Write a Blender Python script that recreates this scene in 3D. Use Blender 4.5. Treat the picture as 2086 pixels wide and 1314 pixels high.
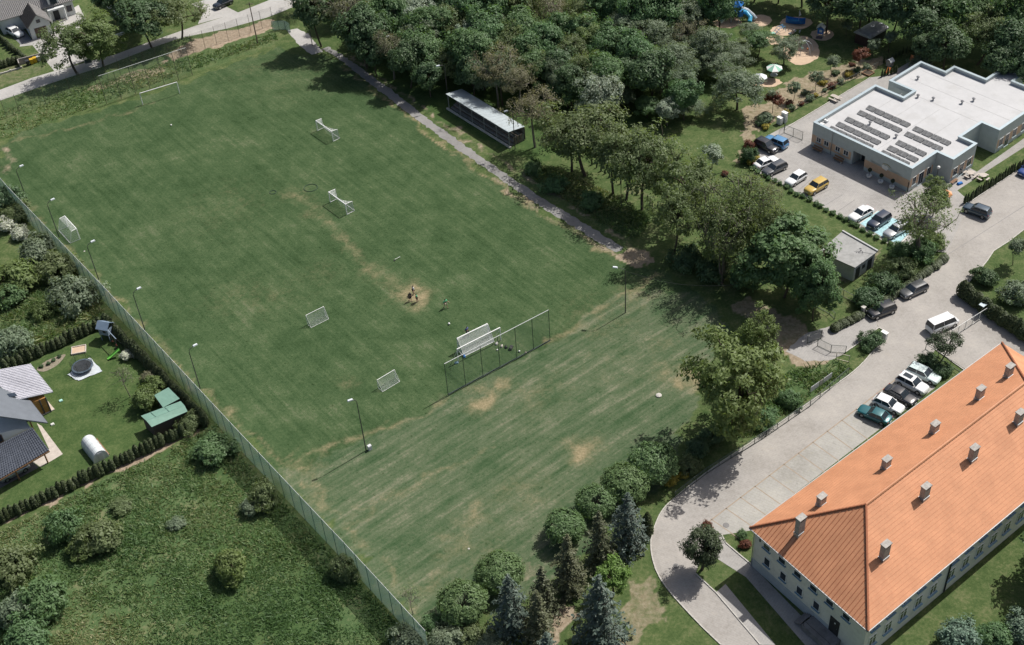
import bpy, bmesh, math, random
import numpy as np
from mathutils import Vector, Matrix
for o in list(bpy.data.objects): bpy.data.objects.remove(o)
S = bpy.context.scene
COL = S.collection
# ------------------------------------------------------------------ camera
F_PX, PITCH, ROLL, CAM_H = 2580.11, math.radians(40.9754), math.radians(-4.43), 122.33
IW, IH = 2086.0, 1314.0
fw = Vector((0, math.cos(PITCH), -math.sin(PITCH)))
_r = Vector((1, 0, 0)); _u = Vector((0, math.sin(PITCH), math.cos(PITCH)))
cr = _r*math.cos(ROLL) + _u*math.sin(ROLL)
cu = -_r*math.sin(ROLL) + _u*math.cos(ROLL)
cd = bpy.data.cameras.new('camera'); co = bpy.data.objects.new('camera', cd); COL.objects.link(co)
cd.sensor_width = 36; cd.lens = 36*F_PX/IW; cd.clip_start = 1; cd.clip_end = 6000
m = Matrix((cr, cu, -fw)).transposed().to_4x4(); m.translation = (0, 0, CAM_H); co.matrix_world = m
S.camera = co
# ------------------------------------------------------------------ light
SUN_AZ, SUN_EL = math.radians(36), math.radians(53.5)      # azimuth counter-clockwise from +X
W = bpy.data.worlds.new('World'); S.world = W; W.use_nodes = True
wn = W.node_tree.nodes; wl = W.node_tree.links
sky = wn.new('ShaderNodeTexSky'); sky.sky_type = 'NISHITA'; sky.sun_disc = False
sky.sun_elevation = SUN_EL; sky.sun_rotation = math.radians(90)-SUN_AZ
sky.dust_density = 4.0; sky.ozone_density = .4
bg = wn['Background']; bg.inputs[1].default_value = 0.09; wl.new(sky.outputs[0], bg.inputs[0])
sl = bpy.data.lights.new('sun', 'SUN'); sl.energy = 4.9; sl.angle = math.radians(0.5); sl.color = (1, .965, .92)
so = bpy.data.objects.new('sun', sl); COL.objects.link(so)
sd = Vector((math.cos(SUN_EL)*math.cos(SUN_AZ), math.cos(SUN_EL)*math.sin(SUN_AZ), math.sin(SUN_EL)))
so.rotation_euler = sd.to_track_quat('Z', 'Y').to_euler(); so.location = sd*300
S.view_settings.view_transform = 'Standard'; S.view_settings.look = 'None'
S.view_settings.exposure = 0.04; S.view_settings.gamma = 1
S.render.engine = 'CYCLES'
S.cycles.max_bounces = 5; S.cycles.diffuse_bounces = 2; S.cycles.glossy_bounces = 2
S.cycles.transparent_max_bounces = 12
# ------------------------------------------------------------------ helpers
rng = np.random.default_rng(7); random.seed(7)
def G(px, py, z=0.0):
    d = fw + cr*((px-IW/2)/F_PX) + cu*((IH/2-py)/F_PX)
    t = (z-CAM_H)/d.z
    return Vector((d.x*t, d.y*t, z))
def pxm(px, py):
    g = G(px, py); return F_PX/((g-Vector((0, 0, CAM_H))).length)
def mesh_np(name, v, f):
    v = np.asarray(v, np.float32).reshape(-1, 3); f = np.asarray(f, np.int32)
    k = f.shape[1]; me = bpy.data.meshes.new(name)
    me.vertices.add(len(v)); me.vertices.foreach_set('co', v.ravel())
    me.loops.add(f.size); me.loops.foreach_set('vertex_index', f.ravel())
    me.polygons.add(len(f)); me.polygons.foreach_set('loop_start', np.arange(0, f.size, k, dtype=np.int32))
    me.update(calc_edges=True); return me
def link(name, me, mat=None, parent=None):
    o = bpy.data.objects.new(name, me); COL.objects.link(o)
    if mat and me is not None:
        if not me.materials: me.materials.append(mat)
        elif me.materials[0] is not mat:
            o.material_slots[0].link = 'OBJECT'; o.material_slots[0].material = mat
    if parent: o.parent = parent
    return o
def tag(o, label, cat, group=None):
    o['label'] = label; o['category'] = cat
    if group: o['group'] = group
    return o
def empty(name, loc, rz=0, label=None, cat=None, group=None):
    o = bpy.data.objects.new(name, None); COL.objects.link(o); o.location = loc; o.rotation_euler = (0, 0, rz)
    o.empty_display_size = .2
    if label: tag(o, label, cat, group)
    return o
def struct(o, kind='structure'): o['kind'] = kind; return o
class MB:
    """collects faces for ONE mesh"""
    def __init__(s): s.v = []; s.f = []
    def add(s, vs, fs):
        n = len(s.v); s.v += [tuple(q) for q in vs]; s.f += [tuple(i+n for i in q) for q in fs]; return s
    def box(s, c, d, rz=0, taper=1.0):
        x, y, z = d[0]/2, d[1]/2, d[2]/2; ca, sa = math.cos(rz), math.sin(rz); vs = []
        for k in (-1, 1):
            t = taper if k > 0 else 1
            for i, j in ((-1, -1), (1, -1), (1, 1), (-1, 1)):
                a, b = i*x*t, j*y*t; vs.append((c[0]+a*ca-b*sa, c[1]+a*sa+b*ca, c[2]+k*z))
        return s.add(vs, [(3, 2, 1, 0), (4, 5, 6, 7), (0, 1, 5, 4), (1, 2, 6, 5), (2, 3, 7, 6), (3, 0, 4, 7)])
    def prism(s, poly, z0, z1):
        """poly counter-clockwise (x,y); z0/z1 numbers"""
        a = sum(poly[i][0]*poly[(i+1) % len(poly)][1]-poly[(i+1) % len(poly)][0]*poly[i][1] for i in range(len(poly)))
        if a < 0: poly = poly[::-1]
        n = len(poly); vs = [(q[0], q[1], z0) for q in poly]+[(q[0], q[1], z1) for q in poly]
        return s.add(vs, [tuple(range(n))[::-1], tuple(range(n, 2*n))]+[(i, (i+1) % n, n+(i+1) % n, n+i) for i in range(n)])
    def bar(s, a, b, w, h=None):
        """box-section bar from a to b"""
        a, b = Vector(a), Vector(b); d = (b-a).normalized(); h = h or w
        sx = d.cross(Vector((0, 0, 1)))
        if sx.length < 1e-4: sx = Vector((1, 0, 0))
        sx.normalize(); sy = sx.cross(d)
        vs = [p+sx*i*w/2+sy*j*h/2 for p in (a, b) for i, j in ((-1, -1), (1, -1), (1, 1), (-1, 1))]
        return s.add(vs, [(0, 1, 2, 3), (7, 6, 5, 4), (0, 4, 5, 1), (1, 5, 6, 2), (2, 6, 7, 3), (3, 7, 4, 0)])
    def tube(s, pts, rs, n=6, caps=True):
        pts = [Vector(q) for q in pts]
        if not isinstance(rs, (list, tuple)): rs = [rs]*len(pts)
        vs = []; fs = []
        up = Vector((0, 0, 1))
        for i, q in enumerate(pts):
            d = (pts[min(i+1, len(pts)-1)]-pts[max(i-1, 0)]).normalized()
            r = up if abs(d.z) < .9 else Vector((1, 0, 0))
            x = d.cross(r).normalized(); y = d.cross(x)
            for k in range(n):
                a = 2*math.pi*k/n; vs.append(q+(x*math.cos(a)+y*math.sin(a))*rs[i])
        for i in range(len(pts)-1):
            for k in range(n): fs.append((i*n+k, i*n+(k+1) % n, (i+1)*n+(k+1) % n, (i+1)*n+k))
        if caps: fs += [tuple(range(n)), tuple(range((len(pts)-1)*n, len(pts)*n))[::-1]]
        return s.add(vs, fs)
    def lathe(s, c, prof, n=12):
        """prof list of (r,z)"""
        vs = [(c[0]+r*math.cos(2*math.pi*k/n), c[1]+r*math.sin(2*math.pi*k/n), c[2]+z) for r, z in prof for k in range(n)]
        fs = [(i*n+k, i*n+(k+1) % n, (i+1)*n+(k+1) % n, (i+1)*n+k) for i in range(len(prof)-1) for k in range(n)]
        fs += [tuple(range(n))[::-1], tuple(range((len(prof)-1)*n, len(prof)*n))]
        return s.add(vs, fs)
    def ball(s, c, r, n=10, m=6, sz=1):
        return s.lathe(c, [(max(.02*r, r*math.sin(math.pi*i/m)), -r*sz*math.cos(math.pi*i/m)) for i in range(m+1)], n)
    def build(s, name, mat=None, parent=None, smooth=False, bevel=0):
        me = bpy.data.meshes.new(name); me.from_pydata(s.v, [], s.f); me.update()
        if smooth: me.polygons.foreach_set('use_smooth', [True]*len(me.polygons))
        o = link(name, me, mat, parent)
        if bevel:
            b = o.modifiers.new('bevel', 'BEVEL'); b.width = bevel; b.segments = 1; b.limit_method = 'ANGLE'
        return o
def copy_tree(o, parent=None):
    c = o.copy(); COL.objects.link(c)
    if parent: c.parent = parent
    for ch in o.children: copy_tree(ch, c)
    return c
# ------------------------------------------------------------------ materials
class NT:
    def __init__(s, name):
        s.m = bpy.data.materials.new(name); s.m.use_nodes = True; s.t = s.m.node_tree; s.n = s.t.nodes; s.l = s.t.links
        s.b = s.n['Principled BSDF']; s.out = s.n['Material Output']
    def new(s, typ, ins=None, **kw):
        nd = s.n.new('ShaderNode'+typ)
        for k, v in kw.items(): setattr(nd, k, v)
        for k, v in (ins or {}).items():
            if hasattr(v, 'is_output') or isinstance(v, bpy.types.NodeSocket): s.l.new(v, nd.inputs[k])
            else: nd.inputs[k].default_value = v
        return nd
    def math(s, op, a, b=0.0, clamp=False):
        nd = s.new('Math', {0: a, 1: b}, operation=op); nd.use_clamp = clamp; return nd.outputs[0]
    def mix(s, f, a, b, typ='MIX'):
        nd = s.new('MixRGB', {0: f, 1: a, 2: b}, blend_type=typ); return nd.outputs[0]
    def coord(s, which='Object'): return s.new('TexCoord').outputs[which]
    def mapped(s, vec, rz=0, scale=(1, 1, 1)):
        r = s.new('Mapping', {'Vector': vec, 'Rotation': (0, 0, rz)}).outputs[0]
        return s.new('Mapping', {'Vector': r, 'Scale': scale}).outputs[0] if scale != (1, 1, 1) else r
    def noise(s, vec, scale, detail=3, rough=.55, dist=0):
        return s.new('TexNoise', {'Vector': vec, 'Scale': scale, 'Detail': detail, 'Roughness': rough, 'Distortion': dist}).outputs[0]
    def ramp(s, f, stops):
        nd = s.new('ValToRGB', {0: f}); e = nd.color_ramp.elements
        while len(e) < len(stops): e.new(.5)
        for el, (p, c) in zip(e, stops): el.position = p; el.color = c if len(c) == 4 else (*c, 1)
        return nd.outputs[0]
    def bump(s, h, strength=.3, dist=.05):
        nd = s.new('Bump', {'Height': h, 'Strength': strength, 'Distance': dist}); s.l.new(nd.outputs[0], s.b.inputs['Normal'])
def c4(c): return (c[0], c[1], c[2], 1)
MATS = {}
def mat(name, col, rough=.7, metal=0, var=.12, scale=1.5, bump=0, bscale=20, coat=0, spec=.5, dirt=None):
    if name in MATS: return MATS[name]
    k = NT(name); co_ = k.coord()
    n1 = k.noise(co_, scale, 4); n2 = k.noise(co_, scale*9, 3)
    f = k.math('ADD', k.math('MULTIPLY', n1, .65), k.math('MULTIPLY', n2, .35))
    lo = tuple(max(0, q*(1-var*1.6)) for q in col); hi = tuple(min(1, q*(1+var*1.6)) for q in col)
    c = k.ramp(f, [(.3, lo), (.7, hi)])
    if dirt:
        c = k.mix(k.ramp(k.noise(co_, scale*.6, 5, .65), [(.52, (0, 0, 0)), (.68, (.6, .6, .6))]), c, c4(dirt))
    k.l.new(c, k.b.inputs['Base Color']); k.b.inputs['Roughness'].default_value = rough
    k.b.inputs['Metallic'].default_value = metal; k.b.inputs['Coat Weight'].default_value = coat
    k.b.inputs['Specular IOR Level'].default_value = spec
    if bump: k.bump(k.noise(co_, bscale, 3), bump, .03)
    MATS[name] = k.m; return k.m
def netmat(name, col, cell, line, rough=.6):
    """woven mesh: thin threads with real holes between them, in the panel's own coordinates (x along, z up, y depth)"""
    k = NT(name); sp = k.new('SeparateXYZ', {0: k.coord('UV')})
    def lines(o): return k.math('LESS_THAN', k.math('FRACT', k.math('MULTIPLY', o, 1/cell)), line)
    f = k.math('MAXIMUM', lines(sp.outputs[0]), lines(sp.outputs[1]))
    k.b.inputs['Base Color'].default_value = c4(col); k.b.inputs['Roughness'].default_value = rough
    tr = k.new('BsdfTransparent'); mx = k.new('MixShader', {0: f, 1: tr.outputs[0], 2: k.b.outputs[0]})
    k.l.new(mx.outputs[0], k.out.inputs[0]); MATS[name] = k.m; return k.m
def netquad(name, a, b, c, d, mt, parent=None, sag=0, n=1):
    """four-cornered net a-b bottom, c-d top (a under d); UVs in metres"""
    a, b, c, d = map(Vector, (a, b, c, d)); vs = []; uv = []; fs = []
    nrm = (b-a).cross(d-a).normalized()
    for j in range(n+1):
        for i in range(n+1):
            s, t = i/n, j/n; p = (a*(1-s)+b*s)*(1-t)+(d*(1-s)+c*s)*t
            vs.append(p+nrm*sag*math.sin(math.pi*s)*math.sin(math.pi*t)); uv.append((s*(b-a).length, t*(d-a).length))
    for j in range(n):
        for i in range(n): q = j*(n+1)+i; fs.append((q, q+1, q+n+2, q+n+1))
    me = bpy.data.meshes.new(name); me.from_pydata([tuple(q) for q in vs], [], fs); l = me.uv_layers.new()
    for lp in me.loops: l.data[lp.index].uv = uv[lp.vertex_index]
    me.update(); return link(name, me, mt, parent)
def leafmat(name, col, var=.35, trans=.3, hue=None, stops=None):
    k = NT(name); at = k.new('Attribute', attribute_name='v').outputs['Fac']
    rd = k.new('ObjectInfo').outputs['Random']; col = (col[0]*1.13, col[1]*1.18, col[2]*1.12); stops = stops and [(p, (c[0]*1.1, c[1]*1.12, c[2]*.95)) for p, c in stops]; hue = hue and tuple(q*1.15 for q in hue[:3])
    lo = tuple(q*(1-var) for q in col); hi = tuple(q*(1+var) for q in col)
    c = k.ramp(at, stops or [(0, lo), (.55, col), (1, hi)])
    h2 = hue or (col[0]*1.16, col[1]*.98, col[2]*.85)
    c = c if stops else k.mix(k.math('MULTIPLY', rd, .6), c, k.mix(.8, c, c4(h2)))
    k.l.new(c, k.b.inputs['Base Color']); k.b.inputs['Roughness'].default_value = .55
    k.b.inputs['Specular IOR Level'].default_value = .35
    tl = k.new('BsdfTranslucent', {0: k.mix(1, c, (1.15, 1.2, .6, 1), 'MULTIPLY')})
    mx = k.new('MixShader', {0: trans, 1: k.b.outputs[0], 2: tl.outputs[0]}); k.l.new(mx.outputs[0], k.out.inputs[0])
    MATS[name] = k.m; return k.m
# ------------------------------------------------------------------ ground
def inpoly(X, Y, poly):
    ins = np.zeros(X.shape, bool); n = len(poly)
    for i in range(n):
        x0, y0 = poly[i]; x1, y1 = poly[(i+1) % n]
        if y0 == y1: continue
        ins ^= ((y0 > Y) != (y1 > Y)) & (X < (x1-x0)*(Y-y0)/(y1-y0)+x0)
    return ins
def wp(pts): return [tuple(G(*q)[:2]) for q in pts]
def lines_dist(X, Y, pts):
    d = np.full(X.shape, 1e9)
    for (x0, y0), (x1, y1) in zip(pts[:-1], pts[1:]):
        L2 = (x1-x0)**2+(y1-y0)**2+1e-9; t = np.clip(((X-x0)*(x1-x0)+(Y-y0)*(y1-y0))/L2, 0, 1)
        d = np.minimum(d, np.hypot(X-x0-t*(x1-x0), Y-y0-t*(y1-y0)))
    return d
def vnoise(X, Y, sc, seed):
    r = np.random.default_rng(seed); T = r.random((64, 64)); x = X/sc; y = Y/sc
    xi = np.floor(x).astype(int); yi = np.floor(y).astype(int); fx = x-xi; fy = y-yi
    fx = fx*fx*(3-2*fx); fy = fy*fy*(3-2*fy); g = lambda a, b: T[a % 64, b % 64]
    return (g(xi, yi)*(1-fx)+g(xi+1, yi)*fx)*(1-fy)+(g(xi, yi+1)*(1-fx)+g(xi+1, yi+1)*fx)*fy
def axis(a, b, st, far): 
    core = np.arange(a, b+st/2, st); g = [st*1.5**k for k in range(1, 16)]
    lo = a-np.cumsum(g); hi = b+np.cumsum(g)
    return np.concatenate([lo[::-1], core, hi])
xs = axis(-125, 125, .5, 0); ys = axis(66, 285, .5, 0)
X, Y = np.meshgrid(xs, ys); nx, ny = len(xs), len(ys)
jx = X+(vnoise(X, Y, 2.2, 1)-.5)*2.2+(vnoise(X, Y, .9, 2)-.5)*1.0
jy = Y+(vnoise(X, Y, 2.2, 3)-.5)*2.2+(vnoise(X, Y, .9, 4)-.5)*1.0
wear = np.zeros(X.shape); tall = np.zeros(X.shape); dirt = np.zeros(X.shape)
pitch = np.zeros(X.shape); lush = np.zeros(X.shape); near = np.zeros(X.shape)
PITCH_PX = [(0, 300), (60, 262), (200, 225), (400, 160), (560, 95), (690, 125), (760, 185), (850, 255), (1000, 365), (1130, 450), (1260, 530), (1330, 545), (1440, 600), (1475, 670), (1450, 760), (1400, 870), (1330, 1000), (1200, 1110), (1050, 1230), (900, 1314), (860, 1290), (700, 1110), (490, 880), (210, 585), (0, 370)]
pitch[inpoly(jx, jy, wp(PITCH_PX))] = 1
near[inpoly(jx, jy, wp([(560, 970), (720, 905), (900, 812), (1120, 700), (1250, 600), (1440, 590), (1700, 800), (1300, 1314), (800, 1314)]))] = 1
def blob(A, x, y, r, s, asp=1.0, rot=0.0):
    g = G(x, y); dx, dy = jx-g.x, jy-g.y; c_, s_ = math.cos(rot), math.sin(rot)
    a, b = dx*c_+dy*s_, -dx*s_+dy*c_; np.maximum(A, s*np.exp(-((a/(r*asp))**2+(b/r)**2))*(.35+1.1*vnoise(X, Y, 1.3, 11)), out=A)
def line(A, pts, w, s): np.maximum(A, s*np.exp(-(lines_dist(jx, jy, wp(pts))/w)**2)*(.55+.85*vnoise(X, Y, 1.6, 12)), out=A)
LA = math.radians(-53.7)      # long axis of the pitch
for x, y, r, s in [(605, 400, 2.4, .5), (640, 430, 2.2, .45), (835, 600, 2.6, 1), (850, 612, 2.0, .9), (800, 610, 1.6, .5), (770, 560, 2.6, .6)]: blob(wear, x, y, r, s, 1.3, LA)
line(wear, [(660, 450), (690, 478), (725, 515), (760, 545), (795, 572), (830, 600)], 1.2, .5)
line(wear, [(590, 385), (640, 430), (700, 485)], 1.6, .28)
for x, y, r, s in [(995, 815, 2.2, 1.1), (1025, 785, 1.8, .8), (955, 800, 1.5, .6), (1395, 765, 2.6, .9), (1350, 760, 1.8, .6), (1425, 790, 2, .6), (1190, 922, 2.2, .9), (1160, 905, 1.5, .5), (940, 1095, 2.5, .6), (965, 1050, 2.2, .55), (905, 1130, 1.8, .55), (1010, 1010, 2.5, .4), (1080, 1000, 4, .35), (1000, 1120, 4, .35), (880, 1180, 3, .4), (1220, 640, 6, .4), (1290, 600, 4, .5), (1350, 690, 4, .35), (1250, 740, 5, .3), (480, 600, 5, .3), (560, 610, 4, .35), (460, 420, 8, .25), (340, 150, 6, .25), (520, 130, 8, .25), (620, 160, 10, .22), (1100, 800, 5, .35), (620, 950, 2.5, .7), (660, 1010, 2, .5), (700, 780, 2, .35), (640, 560, 5, .25)]: blob(wear, x, y, r, s, 1.25, math.radians(36))
line(wear, [(20, 385), (60, 430), (215, 590), (420, 800), (560, 930), (640, 990), (760, 1130), (860, 1262)], .6, .62)
line(wear, [(600, 935), (700, 900), (870, 835), (910, 810)], .5, .6); line(wear, [(590, 925), (610, 945), (640, 950)], .5, .7)
line(wear, [(1120, 694), (1250, 615), (1340, 560)], .8, .6)
line(wear, [(700, 130), (770, 190), (860, 262), (1000, 368), (1100, 435), (1250, 522)], .5, .8)
line(dirt, [(705, 110), (805, 178), (885, 240), (1010, 322), (1060, 352), (1130, 398), (1230, 456), (1300, 505)], .7, .75); line(dirt, [(1000, 362), (1100, 428), (1200, 488), (1262, 520)], .7, .8)
line(wear, [(715, 1060), (900, 960), (1000, 905)], .35, .5); line(wear, [(730, 1040), (860, 975)], .35, .4); line(wear, [(705, 1075), (1010, 905)], .3, .4)
line(wear, [(20, 290), (90, 275), (200, 245), (320, 205)], .6, .45)
blob(dirt, 12, 305, 1.6, .7); line(dirt, [(0, 290), (15, 320), (18, 350)], 1.0, .6)
# bare soil, sand, litter
for pts, v in [([(395, 80), (470, 60), (545, 38), (560, 60), (480, 88), (390, 112), (330, 128)], 1), ([(170, 180), (290, 140), (330, 130), (340, 145), (200, 190)], .75),
               ([(1290, 505), (1240, 520), (1290, 540), (1330, 530), (1320, 510)], .9), ([(1480, 620), (1520, 600), (1640, 660), (1660, 700), (1620, 735), (1580, 700)], .75),
               ([(1580, 700), (1680, 700), (1700, 730), (1640, 755), (1590, 730)], .9), ([(0, 1052), (395, 868), (400, 882), (0, 1072)], 1.1),
               ([(1145, 1200), (1165, 1220), (1180, 1230), (1150, 1314), (1110, 1314)], .9), ([(1265, 1200), (1330, 1160), (1350, 1260), (1300, 1314), (1270, 1314)], .65),
               ([(1275, 360), (1330, 370), (1320, 410), (1280, 400)], .5), ([(1650, 540), (1800, 500), (1790, 540), (1690, 590)], .6), ([(0, 130), (105, 130), (60, 158), (0, 180)], .45),
               ([(1525, 220), (1640, 150), (1790, 110), (1810, 128), (1660, 205), (1540, 260), (1530, 300), (1520, 330), (1505, 330)], .8), ([(1060, 1130), (1110, 1150), (1060, 1180)], .5),
               ([(1230, 460), (1310, 440), (1400, 450), (1330, 500)], .35), ([(380, 850), (440, 870), (520, 990), (560, 1020), (540, 960), (440, 850)], .4)]:
    dirt[inpoly(jx, jy, wp(pts))] = v
for pts, v in [([(0, 1085), (400, 888), (440, 880), (830, 1290), (800, 1314), (0, 1314)], 1), ([(0, 600), (150, 560), (215, 640), (0, 735)], .8), ([(1500, 890), (1590, 850), (1740, 745), (1700, 730), (1600, 760)], .8),
               ([(1060, 350), (1300, 470), (1280, 500), (1050, 370)], .6), ([(0, 205), (560, 60), (575, 85), (20, 275), (0, 280)], .5)]:
    tall[inpoly(jx, jy, wp(pts))] = np.maximum(v, 0)
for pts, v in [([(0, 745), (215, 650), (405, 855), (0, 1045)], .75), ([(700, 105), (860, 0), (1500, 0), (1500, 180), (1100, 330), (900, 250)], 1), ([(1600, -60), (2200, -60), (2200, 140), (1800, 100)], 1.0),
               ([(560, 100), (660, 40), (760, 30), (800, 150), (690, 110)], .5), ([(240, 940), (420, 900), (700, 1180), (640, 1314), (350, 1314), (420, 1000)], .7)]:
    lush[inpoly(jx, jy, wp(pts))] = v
gv = np.stack([X, Y, np.zeros_like(X)], -1).reshape(-1, 3)
idx = np.arange(nx*ny).reshape(ny, nx)
gf = np.stack([idx[:-1, :-1], idx[:-1, 1:], idx[1:, 1:], idx[1:, :-1]], -1).reshape(-1, 4)
gme = mesh_np('ground', gv, gf)
for nm, ch in (('za', (wear, tall, dirt)), ('zb', (pitch, lush, near))):
    at = gme.color_attributes.new(nm, 'FLOAT_COLOR', 'POINT')
    at.data.foreach_set('color', np.stack([*ch, np.ones_like(wear)], -1).astype(np.float32).ravel())
def ground_material():
    k = NT('ground'); P = k.coord()
    A = k.new('SeparateColor', {0: k.new('VertexColor', layer_name='za').outputs[0]}).outputs
    B = k.new('SeparateColor', {0: k.new('VertexColor', layer_name='zb').outputs[0]}).outputs
    fine = k.noise(P, 2.6, 4, .7); mid = k.noise(P, .5, 4, .6); big = k.noise(P, .055, 3, .5)
    rough_g = k.ramp(k.math('ADD', k.math('MULTIPLY', fine, .5), k.math('MULTIPLY', mid, .5)), [(.33, (.036, .066, .020)), (.5, (.074, .108, .038)), (.66, (.150, .160, .075))])
    # mown pitch: streaks run with the mower
    s1 = k.noise(k.mapped(P, -LA, (.05, 1.1, 1)), 1, 3, .7); s2 = k.noise(k.mapped(P, math.radians(-36.3), (.07, .95, 1)), 1, 3, .7)
    st = k.mix(B[2], s1, s2)
    blot = k.noise(P, .34, 5, .62, .4); mot = k.noise(P, .09, 4, .6)
    f = k.math('ADD', k.math('ADD', k.math('MULTIPLY', st, .24), k.math('MULTIPLY', blot, .26)), k.math('ADD', k.math('MULTIPLY', fine, .28), k.math('MULTIPLY', mot, .22)))
    mown = k.ramp(f, [(.38, (.026, .052, .018)), (.47, (.044, .078, .031)), (.545, (.066, .102, .044)), (.62, (.114, .136, .074))])
    f2 = k.math('ADD', k.math('ADD', k.math('MULTIPLY', st, .36), k.math('MULTIPLY', blot, .22)), k.math('ADD', k.math('MULTIPLY', fine, .24), k.math('MULTIPLY', mot, .18)))
    mown2 = k.ramp(f2, [(.37, (.030, .064, .025)), (.45, (.056, .092, .043)), (.53, (.094, .122, .067)), (.61, (.178, .180, .120))])
    mown = k.mix(B[2], mown, mown2)
    speck = k.ramp(k.noise(P, 2.0, 3, .65), [(.30, (.50, .56, .46)), (.40, (1, 1, 1)), (.66, (1, 1, 1)), (.74, (1.3, 1.26, 1.25))])
    mown = k.mix(1, mown, speck, 'MULTIPLY')
    col = k.mix(B[0], rough_g, mown)
    tallc = k.ramp(k.math('ADD', k.math('MULTIPLY', fine, .45), k.math('MULTIPLY', k.noise(P, .16, 4, .65), .55)), [(.36, (.040, .085, .030)), (.52, (.085, .130, .052)), (.64, (.18, .178, .095))])
    col = k.mix(A[1], col, tallc)
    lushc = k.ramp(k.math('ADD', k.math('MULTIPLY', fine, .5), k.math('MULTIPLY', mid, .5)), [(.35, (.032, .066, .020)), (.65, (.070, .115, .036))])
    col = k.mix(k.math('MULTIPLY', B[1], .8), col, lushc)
    straw = k.ramp(fine, [(.3, (.15, .135, .07)), (.7, (.33, .27, .165))])
    wf = k.math('MULTIPLY', A[0], k.ramp(k.math('ADD', k.math('MULTIPLY', k.noise(P, 1.1, 5, .75), .7), k.math('MULTIPLY', A[0], .3)), [(.36, (0, 0, 0)), (.62, (1, 1, 1))]), True)
    col = k.mix(wf, col, straw)
    soil = k.ramp(k.noise(P, 1.6, 5, .7), [(.3, (.20, .15, .10)), (.55, (.33, .265, .195)), (.75, (.43, .36, .275))])
    df = k.math('MULTIPLY', A[2], k.ramp(k.math('ADD', k.math('MULTIPLY', k.noise(P, .9, 5, .75), .6), k.math('MULTIPLY', A[2], .4)), [(.42, (0, 0, 0)), (.62, (1, 1, 1))]), True)
    col = k.mix(df, col, soil)
    k.l.new(col, k.b.inputs['Base Color']); k.b.inputs['Roughness'].default_value = .95; k.b.inputs['Specular IOR Level'].default_value = .1
    k.bump(k.noise(P, 5, 4, .8), .55, .12)
    return k.m
struct(link('ground', gme, ground_material()))
# ------------------------------------------------------------------ roads, paths, paved areas
def paving(name, col, joint, bs=(.9, .45), lines=.35, dirt=(.3, .27, .22), rot=0.0):
    k = NT(name); P = k.coord(); Pr = k.mapped(P, rot)
    br = k.new('TexBrick', {'Vector': Pr, 'Color1': c4([q*.93 for q in col]), 'Color2': c4([q*1.05 for q in col]), 'Mortar': c4(joint), 'Scale': 1.0, 'Mortar Size': .02, 'Brick Width': bs[0], 'Row Height': bs[1]})
    c = k.mix(lines, c4(col), br.outputs[0])
    f = k.math('ADD', k.math('MULTIPLY', k.noise(P, .18, 5, .6), .6), k.math('MULTIPLY', k.noise(P, 2.2, 4, .7), .4))
    c = k.mix(1, c, k.ramp(f, [(.33, (.74, .73, .71)), (.5, (.97, .97, .97)), (.66, (1.15, 1.14, 1.12))]), 'MULTIPLY')
    c = k.mix(k.ramp(k.noise(P, .55, 6, .75), [(.57, (0, 0, 0)), (.72, (.6, .6, .6))]), c, c4(dirt))
    c = k.mix(k.ramp(k.noise(P, 1.3, 2, .5), [(.69, (0, 0, 0)), (.75, (.35, .35, .35))]), c, (.12, .115, .11, 1))
    k.l.new(c, k.b.inputs['Base Color']); k.b.inputs['Roughness'].default_value = .88; k.b.inputs['Specular IOR Level'].default_value = .25
    k.bump(k.noise(P, 9, 3), .25, .02); return k.m
M_ROAD = paving('street_paving', (.345, .325, .30), (.25, .23, .20), (.6, .3), .4, (.33, .30, .26), math.radians(36))
M_LOT = paving('lot_paving', (.335, .322, .305), (.23, .22, .20), (.6, .3), .4, (.31, .29, .26), math.radians(-52))
M_SLAB = paving('parking_paving', (.345, .335, .31), (.24, .23, .18), (.8, .4), .45, (.29, .28, .21), math.radians(36))
M_ASPH = paving('path_asphalt', (.235, .23, .22), (.2, .2, .2), (3, 1.5), .05, (.36, .31, .25))
M_CONC = paving('old_road', (.39, .38, .36), (.33, .32, .3), (5, 2.5), .2, (.36, .33, .28))
M_KERB = mat('kerb_stone', (.45, .43, .39), .85, var=.15)
M_SAND = mat('play_sand', (.50, .37, .26), .95, var=.1, scale=.8, bump=.3, bscale=6)
def ragged(pts, st, jit, seed):
    r = random.Random(seed); out = []
    for i, (a, b) in enumerate(zip(pts, pts[1:]+pts[:1])):
        n = max(1, int(math.hypot(b[0]-a[0], b[1]-a[1])/st))
        for j in range(n): out.append((a[0]+(b[0]-a[0])*j/n+r.uniform(-jit, jit), a[1]+(b[1]-a[1])*j/n+r.uniform(-jit, jit)))
    return out
def sheet(name, px, z, mt, parent=None, jit=0):
    pts = wp(px)
    if jit: pts = ragged(pts, .6, jit, len(px))
    me = bpy.data.meshes.new(name); bm = bmesh.new()
    vs = [bm.verts.new((x, y, z)) for x, y in pts]; f = bm.faces.new(vs); f.normal_update()
    if f.normal.z < 0: f.normal_flip()
    bmesh.ops.triangulate(bm, faces=[f]); bm.to_mesh(me); bm.free()
    o = link(name, me, mt, parent)
    if not parent: struct(o)
    return o
def smooth_px(pts, n=6, closed=False):
    """Catmull-Rom through the points"""
    out = []; P = [Vector((*q, 0)) for q in pts]; L = len(P)
    for i in range(L if closed else L-1):
        g = (lambda j: P[j % L]) if closed else (lambda j: P[min(max(j, 0), L-1)])
        a, b, c, d = g(i-1), g(i), g(i+1), g(i+2)
        for k in range(n):
            t = k/n; q = .5*((2*b)+(-a+c)*t+(2*a-5*b+4*c-d)*t*t+(-a+3*b-3*c+d)*t**3); out.append((q.x, q.y))
    if not closed: out.append(pts[-1])
    return out
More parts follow.
